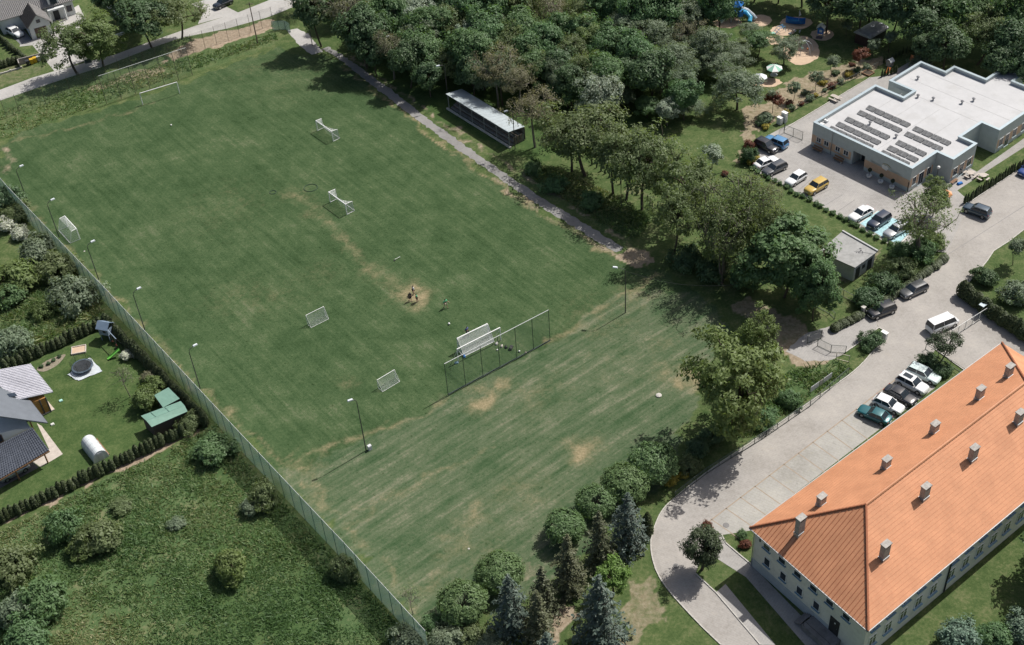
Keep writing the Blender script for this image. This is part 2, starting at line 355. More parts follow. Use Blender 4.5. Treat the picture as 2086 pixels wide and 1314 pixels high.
KERB_MAIN = smooth_px([(1469, 1314), (1424, 1271), (1368, 1210), (1338, 1165), (1326, 1116), (1332, 1078), (1349, 1041), (1378, 1012), (1450, 955), (1564, 879), (1649, 820), (1738, 758), (1781, 713), (1811, 679)], 5)
ROAD_PX = KERB_MAIN+[(1790, 667), (1772, 632), (1830, 600), (1889, 557), (1915, 535), (1929, 515), (1976, 411), (2086, 338), (2500, 94), (2500, 200), (2086, 468), (2058, 490), (2024, 512), (2010, 533), (1992, 555), (1952, 598), (2300, 850), (2300, 980), (1965, 755), (1905, 712), (1880, 760), (1770, 850), (1660, 935), (1490, 1065), (1440, 1100), (1417, 1169), (1458, 1207), (1549, 1314), (1600, 1370), (1510, 1370)]
road = sheet('road', ROAD_PX, .012, M_ROAD)
drive = sheet('driveway', [(1790, 668), (1745, 702), (1722, 718), (1690, 735), (1640, 735), (1600, 715), (1640, 680), (1690, 665), (1745, 645), (1772, 633)], .008, M_LOT, None, .12)
park = sheet('parking_bays', [(1500, 1015), (1745, 836), (1862, 748), (1905, 790), (1800, 868), (1560, 1050), (1535, 1080), (1470, 1090), (1440, 1072)], .020, M_SLAB)
lot = sheet('kindergarten_yard', [(1530, 345), (1540, 305), (1556, 280), (1590, 262), (1621, 248), (1772, 158), (1805, 154), (1880, 110), (1900, 140), (1700, 260), (1900, 300), (1990, 350), (2086, 282), (2400, 62), (2400, 82), (2086, 300), (2005, 352), (1950, 388), (1976, 411), (1929, 515), (1850, 505), (1815, 500), (1700, 435), (1610, 385)], .016, M_LOT)
sheet('stadium_path', [(680, 112), (760, 175), (850, 245), (940, 310), (1010, 358), (1100, 420), (1200, 482), (1255, 515), (1272, 505), (1208, 466), (1118, 412), (1045, 364), (1000, 333), (876, 245), (796, 182), (700, 114), (668, 95), (655, 100)], .012, M_ASPH, None, .2)
sheet('gate_path', [(584, 61), (607, 58), (628, 69), (658, 106), (634, 111), (608, 92), (596, 75)], .016, M_CONC, None, .15)
sheet('village_road', [(-520, 355), (0, 205), (100, 171), (151, 154), (215, 134), (302, 100), (369, 77), (464, 58), (543, 36), (569, 26), (610, 9), (680, -25), (560, -30), (549, 0), (486, 25), (400, 52), (278, 95), (235, 111), (111, 145), (67, 158), (0, 183), (-520, 333)], .012, M_CONC)
sheet('house_drive', [(111, 145), (66, 92), (40, 95), (44, 80), (66, 81), (110, 68), (110, 40), (160, 10), (176, 42), (140, 80), (165, 100), (180, 122)], .008, M_CONC)
sheet('neighbour_drive', [(403, 49), (415, 22), (390, 8), (450, -10), (462, 14), (486, 26)], .008, M_CONC)
sheet('front_walk', [(1470, 1090), (1440, 1098), (1448, 1130), (1520, 1176), (1640, 1314), (1690, 1314), (1530, 1150), (1480, 1108)], .016, M_LOT)
sheet('shaded_walk', [(1458, 1207), (1478, 1190), (1580, 1314), (1549, 1314)], .018, M_LOT)
_ks = MB().box((0, 0, 0), (1, 1, 1)).build('kerb_stone', M_KERB); KST = _ks.data; bpy.data.objects.remove(_ks)
def kerb(pxs, name='kerb', w=.14, h=.12):
    P = [G(*q) for q in pxs]; o = empty(name, P[0]); struct(o); r = random.Random(int(pxs[0][0])); k = 0
    for a, b in zip(P[:-1], P[1:]):
        d = b-a; n = max(1, round(d.length)); yaw = math.atan2(d.y, d.x)
        for i in range(n):
            c = a+d*((i+.5)/n)-P[0]; t = link('kerb_stone', KST, M_KERB, o); t.location = (c.x+r.uniform(-.012, .012), c.y+r.uniform(-.012, .012), h/2+r.uniform(-.012, .008)); t.rotation_euler = (0, 0, yaw+r.uniform(-.012, .012)); t.scale = (d.length/n-.02, w, h)
    return o
kerb(KERB_MAIN); kerb([(1889, 559), (1830, 602), (1774, 634)]); kerb([(1811, 679), (1790, 668), (1745, 702), (1722, 718)])
kerb([(2086, 468), (2058, 490), (2024, 512), (2010, 533), (1992, 555), (1952, 598)]); kerb([(1417, 1169), (1458, 1207), (1549, 1314)])
kerb([(1470, 1090), (1478, 1106), (1530, 1150)]); kerb([(1597, 265), (1621, 249), (1772, 159)]); kerb([(1976, 412), (2086, 339)])
kerb([(1905, 712), (1965, 755)]); 
# bay lines in the parking strip and in the yard
M_LINE = mat('brown_paver_line', (.30, .24, .18), .9); M_PAINT = mat('worn_paint', (.62, .62, .58), .8, var=.15); M_GREY = mat('dark_paver_line', (.24, .23, .22), .9)
M_BLUEP = mat('blue_bay_paint', (.33, .52, .56), .85, var=.25, scale=2.5)
def strip(name, a, b, w, z, mt, parent):
    a, b = G(*a), G(*b); d = (b-a).normalized(); n = Vector((-d.y, d.x, 0))*w/2; z_ = Vector((0, 0, z))
    return MB().add([a-n+z_, b-n+z_, b+n+z_, a+n+z_], [(0, 1, 2, 3)]).build(name, mt, parent)
# long edge then each divider
strip('bay_line', (1440, 1066), (1865, 742), .16, .025, M_LINE, park); strip('paving_seam', (1929, 520), (2100, 411), .12, .018, M_GREY, road)
for i in range(15):
    t = i/14; e = (1449+t*(1862-1449), 1058+t*(744-1058)); q = (e[0]+62-t*10, e[1]+43-t*4)
    if i < 11: strip('bay_line', e, q, .13, .025, M_LINE, park)
for a, b in [((1571, 357), (1612, 342)), ((1626, 389), (1656, 362)), ((1655, 402), (1697, 384)), ((1678, 420), (1716, 397)), ((1706, 431), (1742, 407)), ((1600, 372), (1634, 352))]: strip('bay_line', a, b, .13, .024, M_GREY, lot)
for px in ([(1752, 455), (1790, 430), (1812, 440), (1772, 468)], [(1776, 470), (1818, 444), (1842, 455), (1800, 484)], [(1806, 487), (1846, 458), (1862, 465), (1830, 497)]):
    sheet('painted_bay', px, .024, M_BLUEP, lot)
for a, b in [((1750, 456), (1788, 430)), ((1774, 470), (1816, 442)), ((1803, 486), (1845, 457)), ((1832, 498), (1864, 466))]: strip('bay_line', a, b, .12, .030, M_PAINT, lot)
for i, (px, py, r) in enumerate([(1377, 1153, .36), (1479, 1070, .4), (1757, 189, .3), (1772, 193, .3)]):
    g = G(px, py); tag(MB().lathe((g.x, g.y, .02), [(r, 0), (r*.98, .02), (r*.8, .025)], 16).build('manhole_cover', mat('iron_cover', (.16, .155, .15), .7)), ['round manhole cover in the curved road', 'dark manhole cover at the end of the parking bays', 'left manhole cover on the path behind the kindergarten', 'right manhole cover on the path behind the kindergarten'][i], 'manhole cover')
# sand areas of the playground
def ell(cx, cy, rx, ry, n=20, jit=.06):
    r = random.Random(int(cx)); return [(cx+rx*math.cos(2*math.pi*k/n)*(1+r.uniform(-jit, jit)), cy+ry*math.sin(2*math.pi*k/n)*(1+r.uniform(-jit, jit))) for k in range(n)]
for e in (ell(1632, 103, 38, 29), ell(1622, 47, 33, 13), ell(1675, 71, 24, 12), ell(1550, 42, 22, 12), ell(1595, 62, 26, 11), ell(1560, 168, 32, 10), ell(1480, 45, 30, 12), ell(1580, 82, 24, 9)):
    sheet('play_sand', e, .010+.002*(len(e) % 3)+random.Random(e[0][0]).uniform(0, .006), M_SAND, None, .12)
# ------------------------------------------------------------------ vegetation
M_BARK = mat('bark', (.085, .066, .048), .95, var=.3, scale=4); M_BARKG = mat('grey_bark', (.16, .14, .115), .95, var=.3, scale=4)
LM = {
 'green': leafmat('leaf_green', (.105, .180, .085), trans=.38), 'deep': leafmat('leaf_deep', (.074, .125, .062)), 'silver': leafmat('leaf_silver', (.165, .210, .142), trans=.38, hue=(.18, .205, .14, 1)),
 'olive': leafmat('leaf_olive', (.150, .190, .092), trans=.45, hue=(.165, .19, .09, 1)), 'bud': leafmat('leaf_bud', (.195, .190, .132), var=.3, trans=.42), 'white': leafmat('leaf_white', (.25, .295, .235), var=.45, hue=(.26, .29, .23, 1)),
 'globe': leafmat('leaf_globe', (.115, .180, .080), trans=.33), 'fresh': leafmat('leaf_fresh', (.130, .215, .055)), 'red': leafmat('leaf_red', (.14, .052, .034), hue=(.17, .06, .03, 1)),
 'blue': leafmat('needle_blue', (.082, .108, .090), trans=.12, hue=(.10, .128, .112, 1)), 'spruce': leafmat('needle_dark', (.090, .102, .060), trans=.12), 'thuja': leafmat('thuja_leaf', (.050, .068, .028), trans=.12),
 'yellow': leafmat('leaf_yellow', (.34, .28, .06)), 'bloom': leafmat('white_bloom', (.52, .52, .47), var=.5, hue=(.5, .5, .46, 1)), 'pine': leafmat('pine_needle', (.048, .068, .034), trans=.1), 'lime': leafmat('leaf_lime', (.138, .190, .074), trans=.4),
 'mintbl': leafmat('juniper_leaf', (.11, .165, .125), trans=.12)}
def unit(v): return v/np.maximum(np.linalg.norm(v, axis=-1, keepdims=True), 1e-9)
def cards(C, Nn, s, r, v, wid=.45):
    """diamond leaf faces at C with normal Nn and half length s"""
    n = len(C); t = unit(np.cross(Nn, r.normal(size=(n, 3)))); b = np.cross(Nn, t); s = np.asarray(s).reshape(-1, 1)*np.ones((n, 1))
    q = np.stack([C-t*s, C+b*s*wid, C+t*s, C-b*s*wid], 1); return q.reshape(-1, 3), np.repeat(v, 4)
def crown_mesh(name, V, A):
    me = mesh_np(name, V, np.arange(len(V)).reshape(-1, 4)); a = me.attributes.new('v', 'FLOAT', 'POINT'); a.data.foreach_set('value', np.clip(A, 0, 1).astype(np.float32)); return me
def sph(r, n): return unit(r.normal(size=(n, 3)))
def curve(a, b, r, bend=.15, n=4, lift=0):
    a, b = np.asarray(a), np.asarray(b); L = np.linalg.norm(b-a); k = r.normal(size=3)*bend*L; k[2] += lift*L
    return [tuple(a*(1-t)+b*t+k*math.sin(math.pi*t)) for t in np.linspace(0, 1, n)]
def broadleaf(seed, h, R, rz, ncl, rc, nl, ls, shell=.62, lobes=7, lobe=.30, limbs=7, twig=.022, trunk=.16, up=.55, out=.8, low=-.55, squash=.7, wid=.45, multi=1):
    r = np.random.default_rng(seed); zc = h-rz
    D = sph(r, ncl*3); D = D[D[:, 2] > low][:ncl]
    ld = sph(r, lobes); ld[:, 2] *= .7; ld = unit(ld); am = r.uniform(.4, 1, lobes)
    lf = 1-lobe+2*lobe*np.max(am*np.maximum(0, D@ld.T)**6, axis=1)
    rad = (shell+(1-shell)*r.random(len(D))**.5)*lf
    C = D*rad[:, None]*np.array([R, R, rz])+[0, 0, zc]
    cv = r.uniform(.15, .85, len(C)); rcs = rc*r.uniform(.6, 1.3, len(C))
    k = r.integers(0, len(C), ncl*nl); off = sph(r, len(k))*(r.random(len(k))[:, None]**.45)*rcs[k][:, None]*[1, 1, squash]
    P = C[k]+off; outw = unit(P-np.array([0, 0, zc-.3*rz]))
    Nn = unit(outw*out+np.array([0, 0, up])+unit(off)*.5+r.normal(size=P.shape)*.55)
    V, A = cards(P, Nn, ls*r.uniform(.6, 1.35, len(P)), r, cv[k]*.65+r.random(len(P))*.35, wid)
    mb = MB(); roots = []
    for m_ in range(multi):
        o = np.array([0, 0, 0]) if multi == 1 else np.append(r.normal(size=2)*.35, 0)
        top = np.array([*(r.normal(size=2)*.12*R), zc-.35*rz]); pts = curve(o, top, r, .04, 5); mb.tube(pts, list(np.linspace(trunk, trunk*.6, 5)), 6); roots.append((np.array(pts[-1]), np.array(pts[-2])))
    sel = r.choice(len(C), min(limbs, len(C)), replace=False); seg = []
    for i in sel:
        a = roots[i % multi][0]; pts = curve(a, C[i]*.9+a*.1, r, .10, 5, .06); mb.tube(pts, list(np.linspace(trunk*.55, trunk*.16, 5)), 5, False); seg += [np.array(q) for q in pts[1:]]
    seg = np.array(seg)
    for i in range(len(C)):
        if i in sel or twig <= 0: continue
        d = np.linalg.norm(seg-C[i]-[0, 0, -.4], axis=1); a = seg[d.argmin()]; mb.tube(curve(a, C[i], r, .12, 3, .05), [twig*1.6, twig, twig*.5], 3, False)
    me = bpy.data.meshes.new('trunk'); me.from_pydata(mb.v, [], mb.f); return me, crown_mesh('crown', V, A)
def conifer(seed, h, R, lev, per, ls, droop=.25, dens=26, z0=.06, top=.0):
    r = np.random.default_rng(seed); Vs = []; As = []; mb = MB(); mb.tube([(0, 0, 0), (0, 0, h*.6), (0, 0, h)], [h*.02, h*.011, .012], 6)
    for i in range(lev):
        t = i/(lev-1); z = h*(z0+(1-z0)*t**.92); L = R*(1-t)**.85*r.uniform(.88, 1.12)+.18; n = max(4, int(per*(1-.45*t)))
        for k in range(n):
            a = 2*math.pi*(k+r.random()*.7)/n; Lk = L*r.uniform(.5, 1.28); d = np.array([math.cos(a), math.sin(a), 0]); m_ = max(5, int(dens*Lk/R)+4)
            s = r.random(m_)**.65; sidev = np.cross(d, [0, 0, 1]); wv = (r.random(m_)-.5)*.62*Lk*(.35+.65*(1-s))
            P = np.outer(s*Lk, d)+np.outer(wv, sidev); P[:, 2] += z-droop*Lk*s**1.4+.10*Lk*np.maximum(0, s-.75)*4*.25+(r.random(m_)-.5)*.14
            Nn = unit(np.array([0, 0, 1.0])+d*.45+r.normal(size=P.shape)*.5); v = np.full(m_, r.uniform(.1, .8))*.55+r.random(m_)*.3+.15*s
            a_, b_ = cards(P, Nn, ls*r.uniform(.6, 1.3, m_), r, v, .5); Vs.append(a_); As.append(b_)
            if L > .6: mb.tube([(0, 0, z), tuple(d*Lk*.85+[0, 0, z-droop*Lk*.8])], [.03, .01], 3, False)
    me = bpy.data.meshes.new('trunk'); me.from_pydata(mb.v, [], mb.f); return me, crown_mesh('crown', np.concatenate(Vs), np.concatenate(As))
def column(seed, h, R, n, ls, pw=.6, core=True):
    """clipped columnar evergreen: solid dark core added to block light, with leaf sprays all over it"""
    r = np.random.default_rng(seed); t = r.random(n)**.9; prof = lambda q: R*np.minimum(1, .55+2.2*q)*np.maximum(.04, 1-q**2.6)**pw
    a = r.random(n)*2*math.pi; rr = prof(t)*r.uniform(.86, 1.08, n)*(1+.08*np.sin(3*a+seed)); P = np.stack([rr*np.cos(a), rr*np.sin(a), t*h], 1)
    Nn = unit(np.stack([np.cos(a), np.sin(a), .35+.8*t], 1)+r.normal(size=(n, 3))*.45); V, A = cards(P, Nn, ls*r.uniform(.6, 1.3, n), r, r.random(n), .5)
    m_ = 8; zs = np.linspace(0, 1, 7); vs = [];  # inner core, added dark and solid to keep light from passing through
    for q in zs:
        for k in range(m_): vs.append((prof(np.array(q))*.86*math.cos(2*math.pi*k/m_), prof(np.array(q))*.86*math.sin(2*math.pi*k/m_), q*h*.97))
    fs = [(i*m_+k, i*m_+(k+1) % m_, (i+1)*m_+(k+1) % m_, (i+1)*m_+k) for i in range(6) for k in range(m_)]
    f = np.concatenate([np.arange(len(V)).reshape(-1, 4), np.array(fs)+len(V)]); me = mesh_np('foliage', np.concatenate([V, vs]), f)
    at = me.attributes.new('v', 'FLOAT', 'POINT'); at.data.foreach_set('value', np.concatenate([A, np.full(len(vs), .2)]).astype(np.float32)); 
    tm = MB().tube([(0, 0, 0), (0, 0, h*.3)], [.05, .04], 5); t_ = bpy.data.meshes.new('trunk'); t_.from_pydata(tm.v, [], tm.f); return t_, me
# kind -> (list of (trunk mesh, crown mesh), leaf material, bark, reference height, reference radius)
K = {}
def kind(nm, protos, leaf, bark, h, R): K[nm] = (protos, LM[leaf], bark, h, R)
kind('oak', [broadleaf(s, 9, 3.6, 3.4, 120, .95, 85, .21, lobe=.34) for s in (1, 2, 3)], 'green', M_BARK, 9, 3.6)
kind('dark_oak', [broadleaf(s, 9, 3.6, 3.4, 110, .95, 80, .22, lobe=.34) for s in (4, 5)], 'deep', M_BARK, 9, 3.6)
kind('willow', [broadleaf(s, 7.5, 3.5, 3.1, 130, .75, 75, .17, shell=.5, lobe=.38, wid=.3) for s in (6, 7, 8)], 'silver', M_BARK, 7.5, 3.5)
kind('poplar', [broadleaf(s, 7.5, 3.3, 3.2, 130, .7, 60, .17, shell=.5, lobe=.42, wid=.35) for s in (9, 10)], 'white', M_BARKG, 7.5, 3.3)
kind('robinia', [broadleaf(s, 9, 4.0, 3.6, 125, .85, 50, .16, shell=.42, lobe=.4, limbs=11, squash=.55, twig=.03, trunk=.17, low=-.65) for s in (11, 12, 13)], 'olive', M_BARK, 9, 4.0)
kind('budding', [broadleaf(s, 9, 3.8, 3.3, 110, .8, 34, .12, shell=.4, lobe=.42, limbs=12, twig=.035, trunk=.2) for s in (14, 15)], 'bud', M_BARKG, 9, 3.8)
kind('thin', [broadleaf(s, 9, 3.6, 4.0, 130, .8, 26, .13, low=-.85, shell=.4, lobe=.4, limbs=12, twig=.04, trunk=.15, multi=3) for s in (16,)], 'olive', M_BARKG, 9, 3.6)
kind('chestnut', [broadleaf(s, 10, 4.2, 4.3, 150, 1.0, 95, .25, shell=.66, lobe=.36, out=.6, up=.9, squash=.55, low=-.75) for s in (17, 18)], 'green', M_BARK, 10, 4.2)
kind('globe', [broadleaf(s, 3.5, 2.3, 1.35, 150, .55, 70, .15, shell=.86, lobe=.05, limbs=8, twig=.015, trunk=.1, low=-.5, out=1.1, up=.5, squash=.7) for s in (19, 20, 21)], 'globe', M_BARK, 3.5, 2.3)
kind('small', [broadleaf(s, 4.2, 1.25, 1.5, 60, .38, 40, .12, shell=.4, lobe=.35, twig=.012, trunk=.05) for s in (22, 23)], 'silver', M_BARK, 4.2, 1.25)
kind('red', [broadleaf(s, 4, 1.35, 1.3, 70, .4, 50, .13, shell=.5, lobe=.3, twig=.012, trunk=.05) for s in (24,)], 'red', M_BARK, 4, 1.35)
kind('bloom', [broadleaf(s, 3.2, 1.1, 1.3, 60, .35, 36, .11, shell=.4, lobe=.35, twig=.012, trunk=.05, low=-.8) for s in (25,)], 'white', M_BARK, 3.2, 1.1)
kind('shrub', [broadleaf(s, 2.5, 2.0, 1.45, 95, .55, 55, .15, shell=.5, lobe=.4, trunk=.05, twig=.014, low=-.75, multi=3) for s in (26, 27, 28)], 'silver', M_BARK, 2.5, 2.0)
for nm, lf in (('green_shrub', 'green'), ('olive_shrub', 'olive'), ('dark_shrub', 'deep'), ('yellow_shrub', 'yellow'), ('bloom_shrub', 'bloom'), ('lime_shrub', 'lime'), ('red_shrub', 'red'), ('juniper', 'mintbl'), ('bud_shrub', 'bud')): kind(nm, K['shrub'][0], lf, M_BARK, 2.5, 2.0)
kind('lime_tree', [broadleaf(s, 9, 3.6, 4.2, 160, .8, 80, .165, shell=.48, lobe=.46, lobes=9, low=-.85, squash=.55, limbs=11) for s in (46, 47)], 'lime', M_BARK, 9, 3.6)
FR = {'robinia': .58, 'chestnut': .55, 'thin': .54, 'lime_tree': .53}; kind('fresh', [broadleaf(31, 5, 1.9, 2.1, 90, .45, 60, .13, shell=.4, lobe=.4, low=-.8)], 'fresh', M_BARK, 5, 1.9)
kind('blue_spruce', [conifer(s, 9, 2.6, 17, 12, .20, .22, 30) for s in (32, 33)], 'blue', M_BARK, 9, 2.6)
kind('spruce', [conifer(s, 9, 2.4, 18, 12, .19, .30, 30) for s in (34, 35)], 'spruce', M_BARK, 9, 2.4)
kind('pine', [broadleaf(s, 4.6, 1.9, 1.9, 110, .55, 70, .14, shell=.55, lobe=.3, low=-.8, wid=.3) for s in (36,)], 'pine', M_BARK, 4.6, 1.9)
kind('umbrella_pine', [broadleaf(37, 3.6, 2.0, .95, 34, .55, 110, .13, shell=.45, lobe=.3, limbs=9, low=-.3, wid=.3, twig=.03, trunk=.08)], 'pine', M_BARKG, 3.6, 2.0)
kind('thuja', [column(s, 2.2, .52, 900, .12) for s in (38, 39, 40)], 'thuja', M_BARK, 2.2, .52)
kind('cypress', [column(s, 1.6, .28, 380, .10, 1.1) for s in (41, 42)], 'thuja', M_BARK, 1.6, .28)
kind('bare', [broadleaf(43, 5, 1.8, 2.0, 60, .5, 5, .09, shell=.3, lobe=.4, limbs=10, twig=.016, trunk=.05)], 'olive', M_BARKG, 5, 1.8)
kind('bush', [broadleaf(s, .8, .55, .45, 36, .2, 40, .075, shell=.5, lobe=.3, trunk=.02, twig=.006, low=-.8) for s in (44, 45)], 'green', M_BARK, .8, .55)
for nm, lf in (('dark_bush', 'deep'), ('gold_bush', 'yellow'), ('red_bush', 'red'), ('silver_bush', 'silver')): kind(nm, K['bush'][0], lf, M_BARK, .8, .55)
_pc = {}
NAMES = {'oak': 'broadleaf_tree', 'dark_oak': 'broadleaf_tree', 'lime_tree': 'broadleaf_tree', 'willow': 'willow_tree', 'poplar': 'poplar_tree', 'robinia': 'locust_tree', 'budding': 'budding_tree', 'thin': 'budding_tree', 'chestnut': 'chestnut_tree', 'globe': 'globe_tree', 'small': 'young_tree', 'red': 'red_leaf_tree', 'bloom': 'blossom_tree', 'blue_spruce': 'blue_spruce', 'spruce': 'spruce', 'pine': 'mountain_pine', 'umbrella_pine': 'umbrella_pine', 'thuja': 'thuja', 'cypress': 'thuja', 'bare': 'bare_tree', 'fresh': 'young_tree'}
def plant(kd, pos, h=None, R=None, label=None, group=None, cat='tree', rz=None):
    protos, lm, bark, h0, R0 = K[kd]; i = _pc.get(kd, 0); _pc[kd] = i+1; tm, cm = protos[i % len(protos)]
    if R is None: R = R0*(h/h0 if h else 1)
    if h is None: h = h0*R/R0
    o = empty(NAMES.get(kd, 'shrub'), pos, random.uniform(0, 6.28) if rz is None else rz, label, cat, group); o.scale = (R/R0, R/R0, h/h0)
    link('trunk', tm, bark, o); link('crown', cm, lm, o); return o
def where(kd, x, y):
    if x < 1500 and y < 215: return ('at the top edge' if y < 25 else 'halfway up' if y < 95 else 'on the near side')+(' of the wood, above the path end' if x < 800 else ' of the wood, left of the grandstand' if x < 930 else ' of the wood, behind the grandstand' if x < 1090 else ' of the wood, right of the grandstand' if x < 1220 else ' of the wood, middle right' if x < 1350 else ' of the wood, nearest the playground')
    return ('at the top edge' if y < 0 else 'above the roof')+(' behind the playground' if x < 1660 else ' behind the dark shed' if x < 1850 else ' behind the kindergarten, left half' if x < 1980 else ' behind the kindergarten, right half')
def crown(kd, x, y, rpx, label, group=None, hf=1.0, cat='tree', base=None):
    """crown centre seen at pixel (x,y) with radius rpx -> a tree standing where such a tree must stand"""
    h0, R0 = K[kd][3], K[kd][4]; R = rpx/pxm(x, y); h = h0*R/R0*hf
    if base:
        b = G(*base); hc = min(np.linspace(1, 16, 151), key=lambda q: (G(x, y, q)-Vector((b.x, b.y, q))).length); h = max(float(hc)/FR.get(kd, .62), h*.7)
    else:
        q = G(x, y, h*.60); b = Vector((q.x, q.y, 0))
    return plant(kd, b, h, R, label, group, cat)
# the wood behind the grandstand: look-alikes of one kind share a label
WOOD = {'oak': 'fresh green broadleaf tree', 'dark_oak': 'dark shaded broadleaf tree', 'willow': 'grey-green willow', 'poplar': 'pale silvery poplar', 'robinia': 'yellow-olive locust tree', 'budding': 'brownish just-budding tree', 'lime_tree': 'bright lime green tree'}
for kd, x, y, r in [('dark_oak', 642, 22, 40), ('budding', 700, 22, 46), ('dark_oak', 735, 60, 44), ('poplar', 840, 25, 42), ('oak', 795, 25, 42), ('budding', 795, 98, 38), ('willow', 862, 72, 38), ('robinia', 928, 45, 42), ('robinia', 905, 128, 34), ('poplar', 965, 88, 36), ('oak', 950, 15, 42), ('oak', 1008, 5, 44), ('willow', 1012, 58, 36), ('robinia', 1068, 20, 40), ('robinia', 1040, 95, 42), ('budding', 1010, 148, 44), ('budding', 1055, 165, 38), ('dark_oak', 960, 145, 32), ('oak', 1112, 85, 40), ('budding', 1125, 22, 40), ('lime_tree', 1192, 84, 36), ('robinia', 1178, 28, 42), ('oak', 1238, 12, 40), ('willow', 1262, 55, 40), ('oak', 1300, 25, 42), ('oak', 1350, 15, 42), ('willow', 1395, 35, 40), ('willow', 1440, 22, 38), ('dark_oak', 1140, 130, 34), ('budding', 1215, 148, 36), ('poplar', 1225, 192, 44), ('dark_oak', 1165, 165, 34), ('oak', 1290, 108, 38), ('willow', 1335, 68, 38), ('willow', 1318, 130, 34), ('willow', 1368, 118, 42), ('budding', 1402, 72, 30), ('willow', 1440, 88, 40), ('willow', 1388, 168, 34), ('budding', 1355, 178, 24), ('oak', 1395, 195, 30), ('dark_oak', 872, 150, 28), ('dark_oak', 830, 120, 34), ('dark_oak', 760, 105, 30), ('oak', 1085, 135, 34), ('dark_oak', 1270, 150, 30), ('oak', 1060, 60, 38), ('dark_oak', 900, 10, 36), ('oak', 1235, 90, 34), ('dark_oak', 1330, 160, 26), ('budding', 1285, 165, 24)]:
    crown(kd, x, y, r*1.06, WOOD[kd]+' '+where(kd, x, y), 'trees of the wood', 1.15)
_r = random.Random(5); WP = [(650, -40), (1480, -40), (1490, 60), (1430, 140), (1330, 165), (1250, 195), (1170, 200), (1090, 175), (1000, 150), (880, 140), (770, 100), (690, 60)]
for gy in range(-30, 200, 44):
    for gx in range(660, 1490, 50):
        x, y = gx+_r.uniform(-16, 16)+(25 if (gy//44) % 2 else 0), gy+_r.uniform(-12, 12)
        if inpoly(np.array([x]), np.array([y]), WP)[0]: kd = _r.choice(['oak', 'oak', 'oak', 'dark_oak', 'willow', 'willow', 'robinia']); crown(kd, x, y, _r.uniform(22, 46), WOOD[kd]+' '+where(kd, x, y), 'trees of the wood', _r.uniform(.75, 1.35))
ORCH = {'willow': 'grey-green fruit tree standing round the playground', 'oak': 'green leafy tree standing round the playground'}
for kd, x, y, r in [('willow', 1462, 125, 38), ('willow', 1498, 108, 34), ('willow', 1505, 170, 52), ('willow', 1530, 60, 26), ('willow', 1600, 98, 32), ('oak', 1545, 85, 26), ('willow', 1425, 130, 30)]: crown(kd, x, y, r, ORCH[kd], 'trees round the playground', .85)
EDGE = {'willow': 'grey-green small tree on the lawn edge below the wood', 'oak': 'green small tree on the lawn edge below the wood', 'poplar': 'silvery white-leaved small tree on the lawn edge below the wood'}
for kd, x, y, r in [('oak', 1318, 212, 26), ('poplar', 1360, 222, 34), ('willow', 1418, 215, 24), ('willow', 1395, 215, 20)]: crown(kd, x, y, r, EDGE[kd], 'small trees on the lawn edge', .8)
BACK = {'dark_oak': 'dark broadleaf tree', 'oak': 'green broadleaf tree', 'robinia': 'yellow-olive round tree'}
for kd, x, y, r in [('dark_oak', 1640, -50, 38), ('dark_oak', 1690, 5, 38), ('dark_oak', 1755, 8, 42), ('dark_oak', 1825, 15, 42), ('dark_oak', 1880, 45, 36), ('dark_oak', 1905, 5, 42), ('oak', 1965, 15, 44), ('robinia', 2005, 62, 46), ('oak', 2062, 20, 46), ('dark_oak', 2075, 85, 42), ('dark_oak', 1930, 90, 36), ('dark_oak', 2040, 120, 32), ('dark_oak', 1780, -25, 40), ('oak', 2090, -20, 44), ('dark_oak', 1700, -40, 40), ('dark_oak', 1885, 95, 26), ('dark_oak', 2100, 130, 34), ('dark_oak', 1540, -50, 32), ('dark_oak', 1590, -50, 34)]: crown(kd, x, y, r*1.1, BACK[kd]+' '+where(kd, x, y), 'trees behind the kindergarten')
# single trees one can point at
T = lambda kd, x, y, r, lb, base=None, hf=1.0, g=None: crown(kd, x, y, r, lb, g, hf, 'tree', base)
T('budding', 1088, 222, 52, 'grey-brown leafless-looking tree leaning beside the end of the grandstand', (1090, 300), 1.15)
T('robinia', 1182, 275, 84, 'broad olive locust tree with dark trunk, nearest to the grandstand end', (1192, 358), 1.0)
T('robinia', 1142, 280, 62, 'low olive locust tree between the grandstand and the broad locust', (1165, 350), .9)
T('robinia', 1250, 308, 66, 'slender olive locust with straight trunk behind the white globe lamp', (1249, 395), 1.05)
T('robinia', 1285, 322, 62, 'twin-stemmed locust tree in the middle of the locust row', (1276, 408), 1.1)
T('robinia', 1324, 330, 74, 'bent-trunk locust tree at the right end of the locust row', (1308, 427), 1.1)
T('robinia', 1418, 375, 68, 'olive tree with leaning trunk left of the yellow blossoming trees', (1396, 470), 1.25)
for x, y, r, b, l in [(1455, 425, 58, (1440, 520), 'pale yellow-green tree, leftmost of the clump below the shrub row'), (1505, 415, 58, (1500, 520), 'pale yellow-green tree in the middle of the clump below the shrub row'), (1545, 440, 50, (1530, 548), 'pale yellow-green tree on the right of the clump beside the chestnut')]: T('thin', x, y, r, l, b, 1.15)
T('lime_tree', 1480, 460, 50, 'dense yellow-green tree at the foot of the pale clump', (1478, 540), .9)
T('robinia', 1395, 435, 52, 'olive locust tree on the bare patch at the lower end of the path', (1372, 520), 1.0); T('thin', 1490, 480, 58, 'pale airy tree in front of the pale clump, over dark shade', (1470, 580), 1.0); T('robinia', 1565, 475, 48, 'olive tree squeezed between the pale clump and the chestnut', (1560, 575), 1.0); T('budding', 1590, 420, 34, 'half-bare dead-branched tree on the lawn below the yard shrubs', (1545, 510), .9)
T('chestnut', 1612, 525, 76, 'large bright green chestnut tree beside the flat-roofed substation', (1598, 606), 1.0)
T('chestnut', 1712, 572, 54, 'smaller bright green chestnut between the large one and the road hedge', (1640, 632), 1.25)
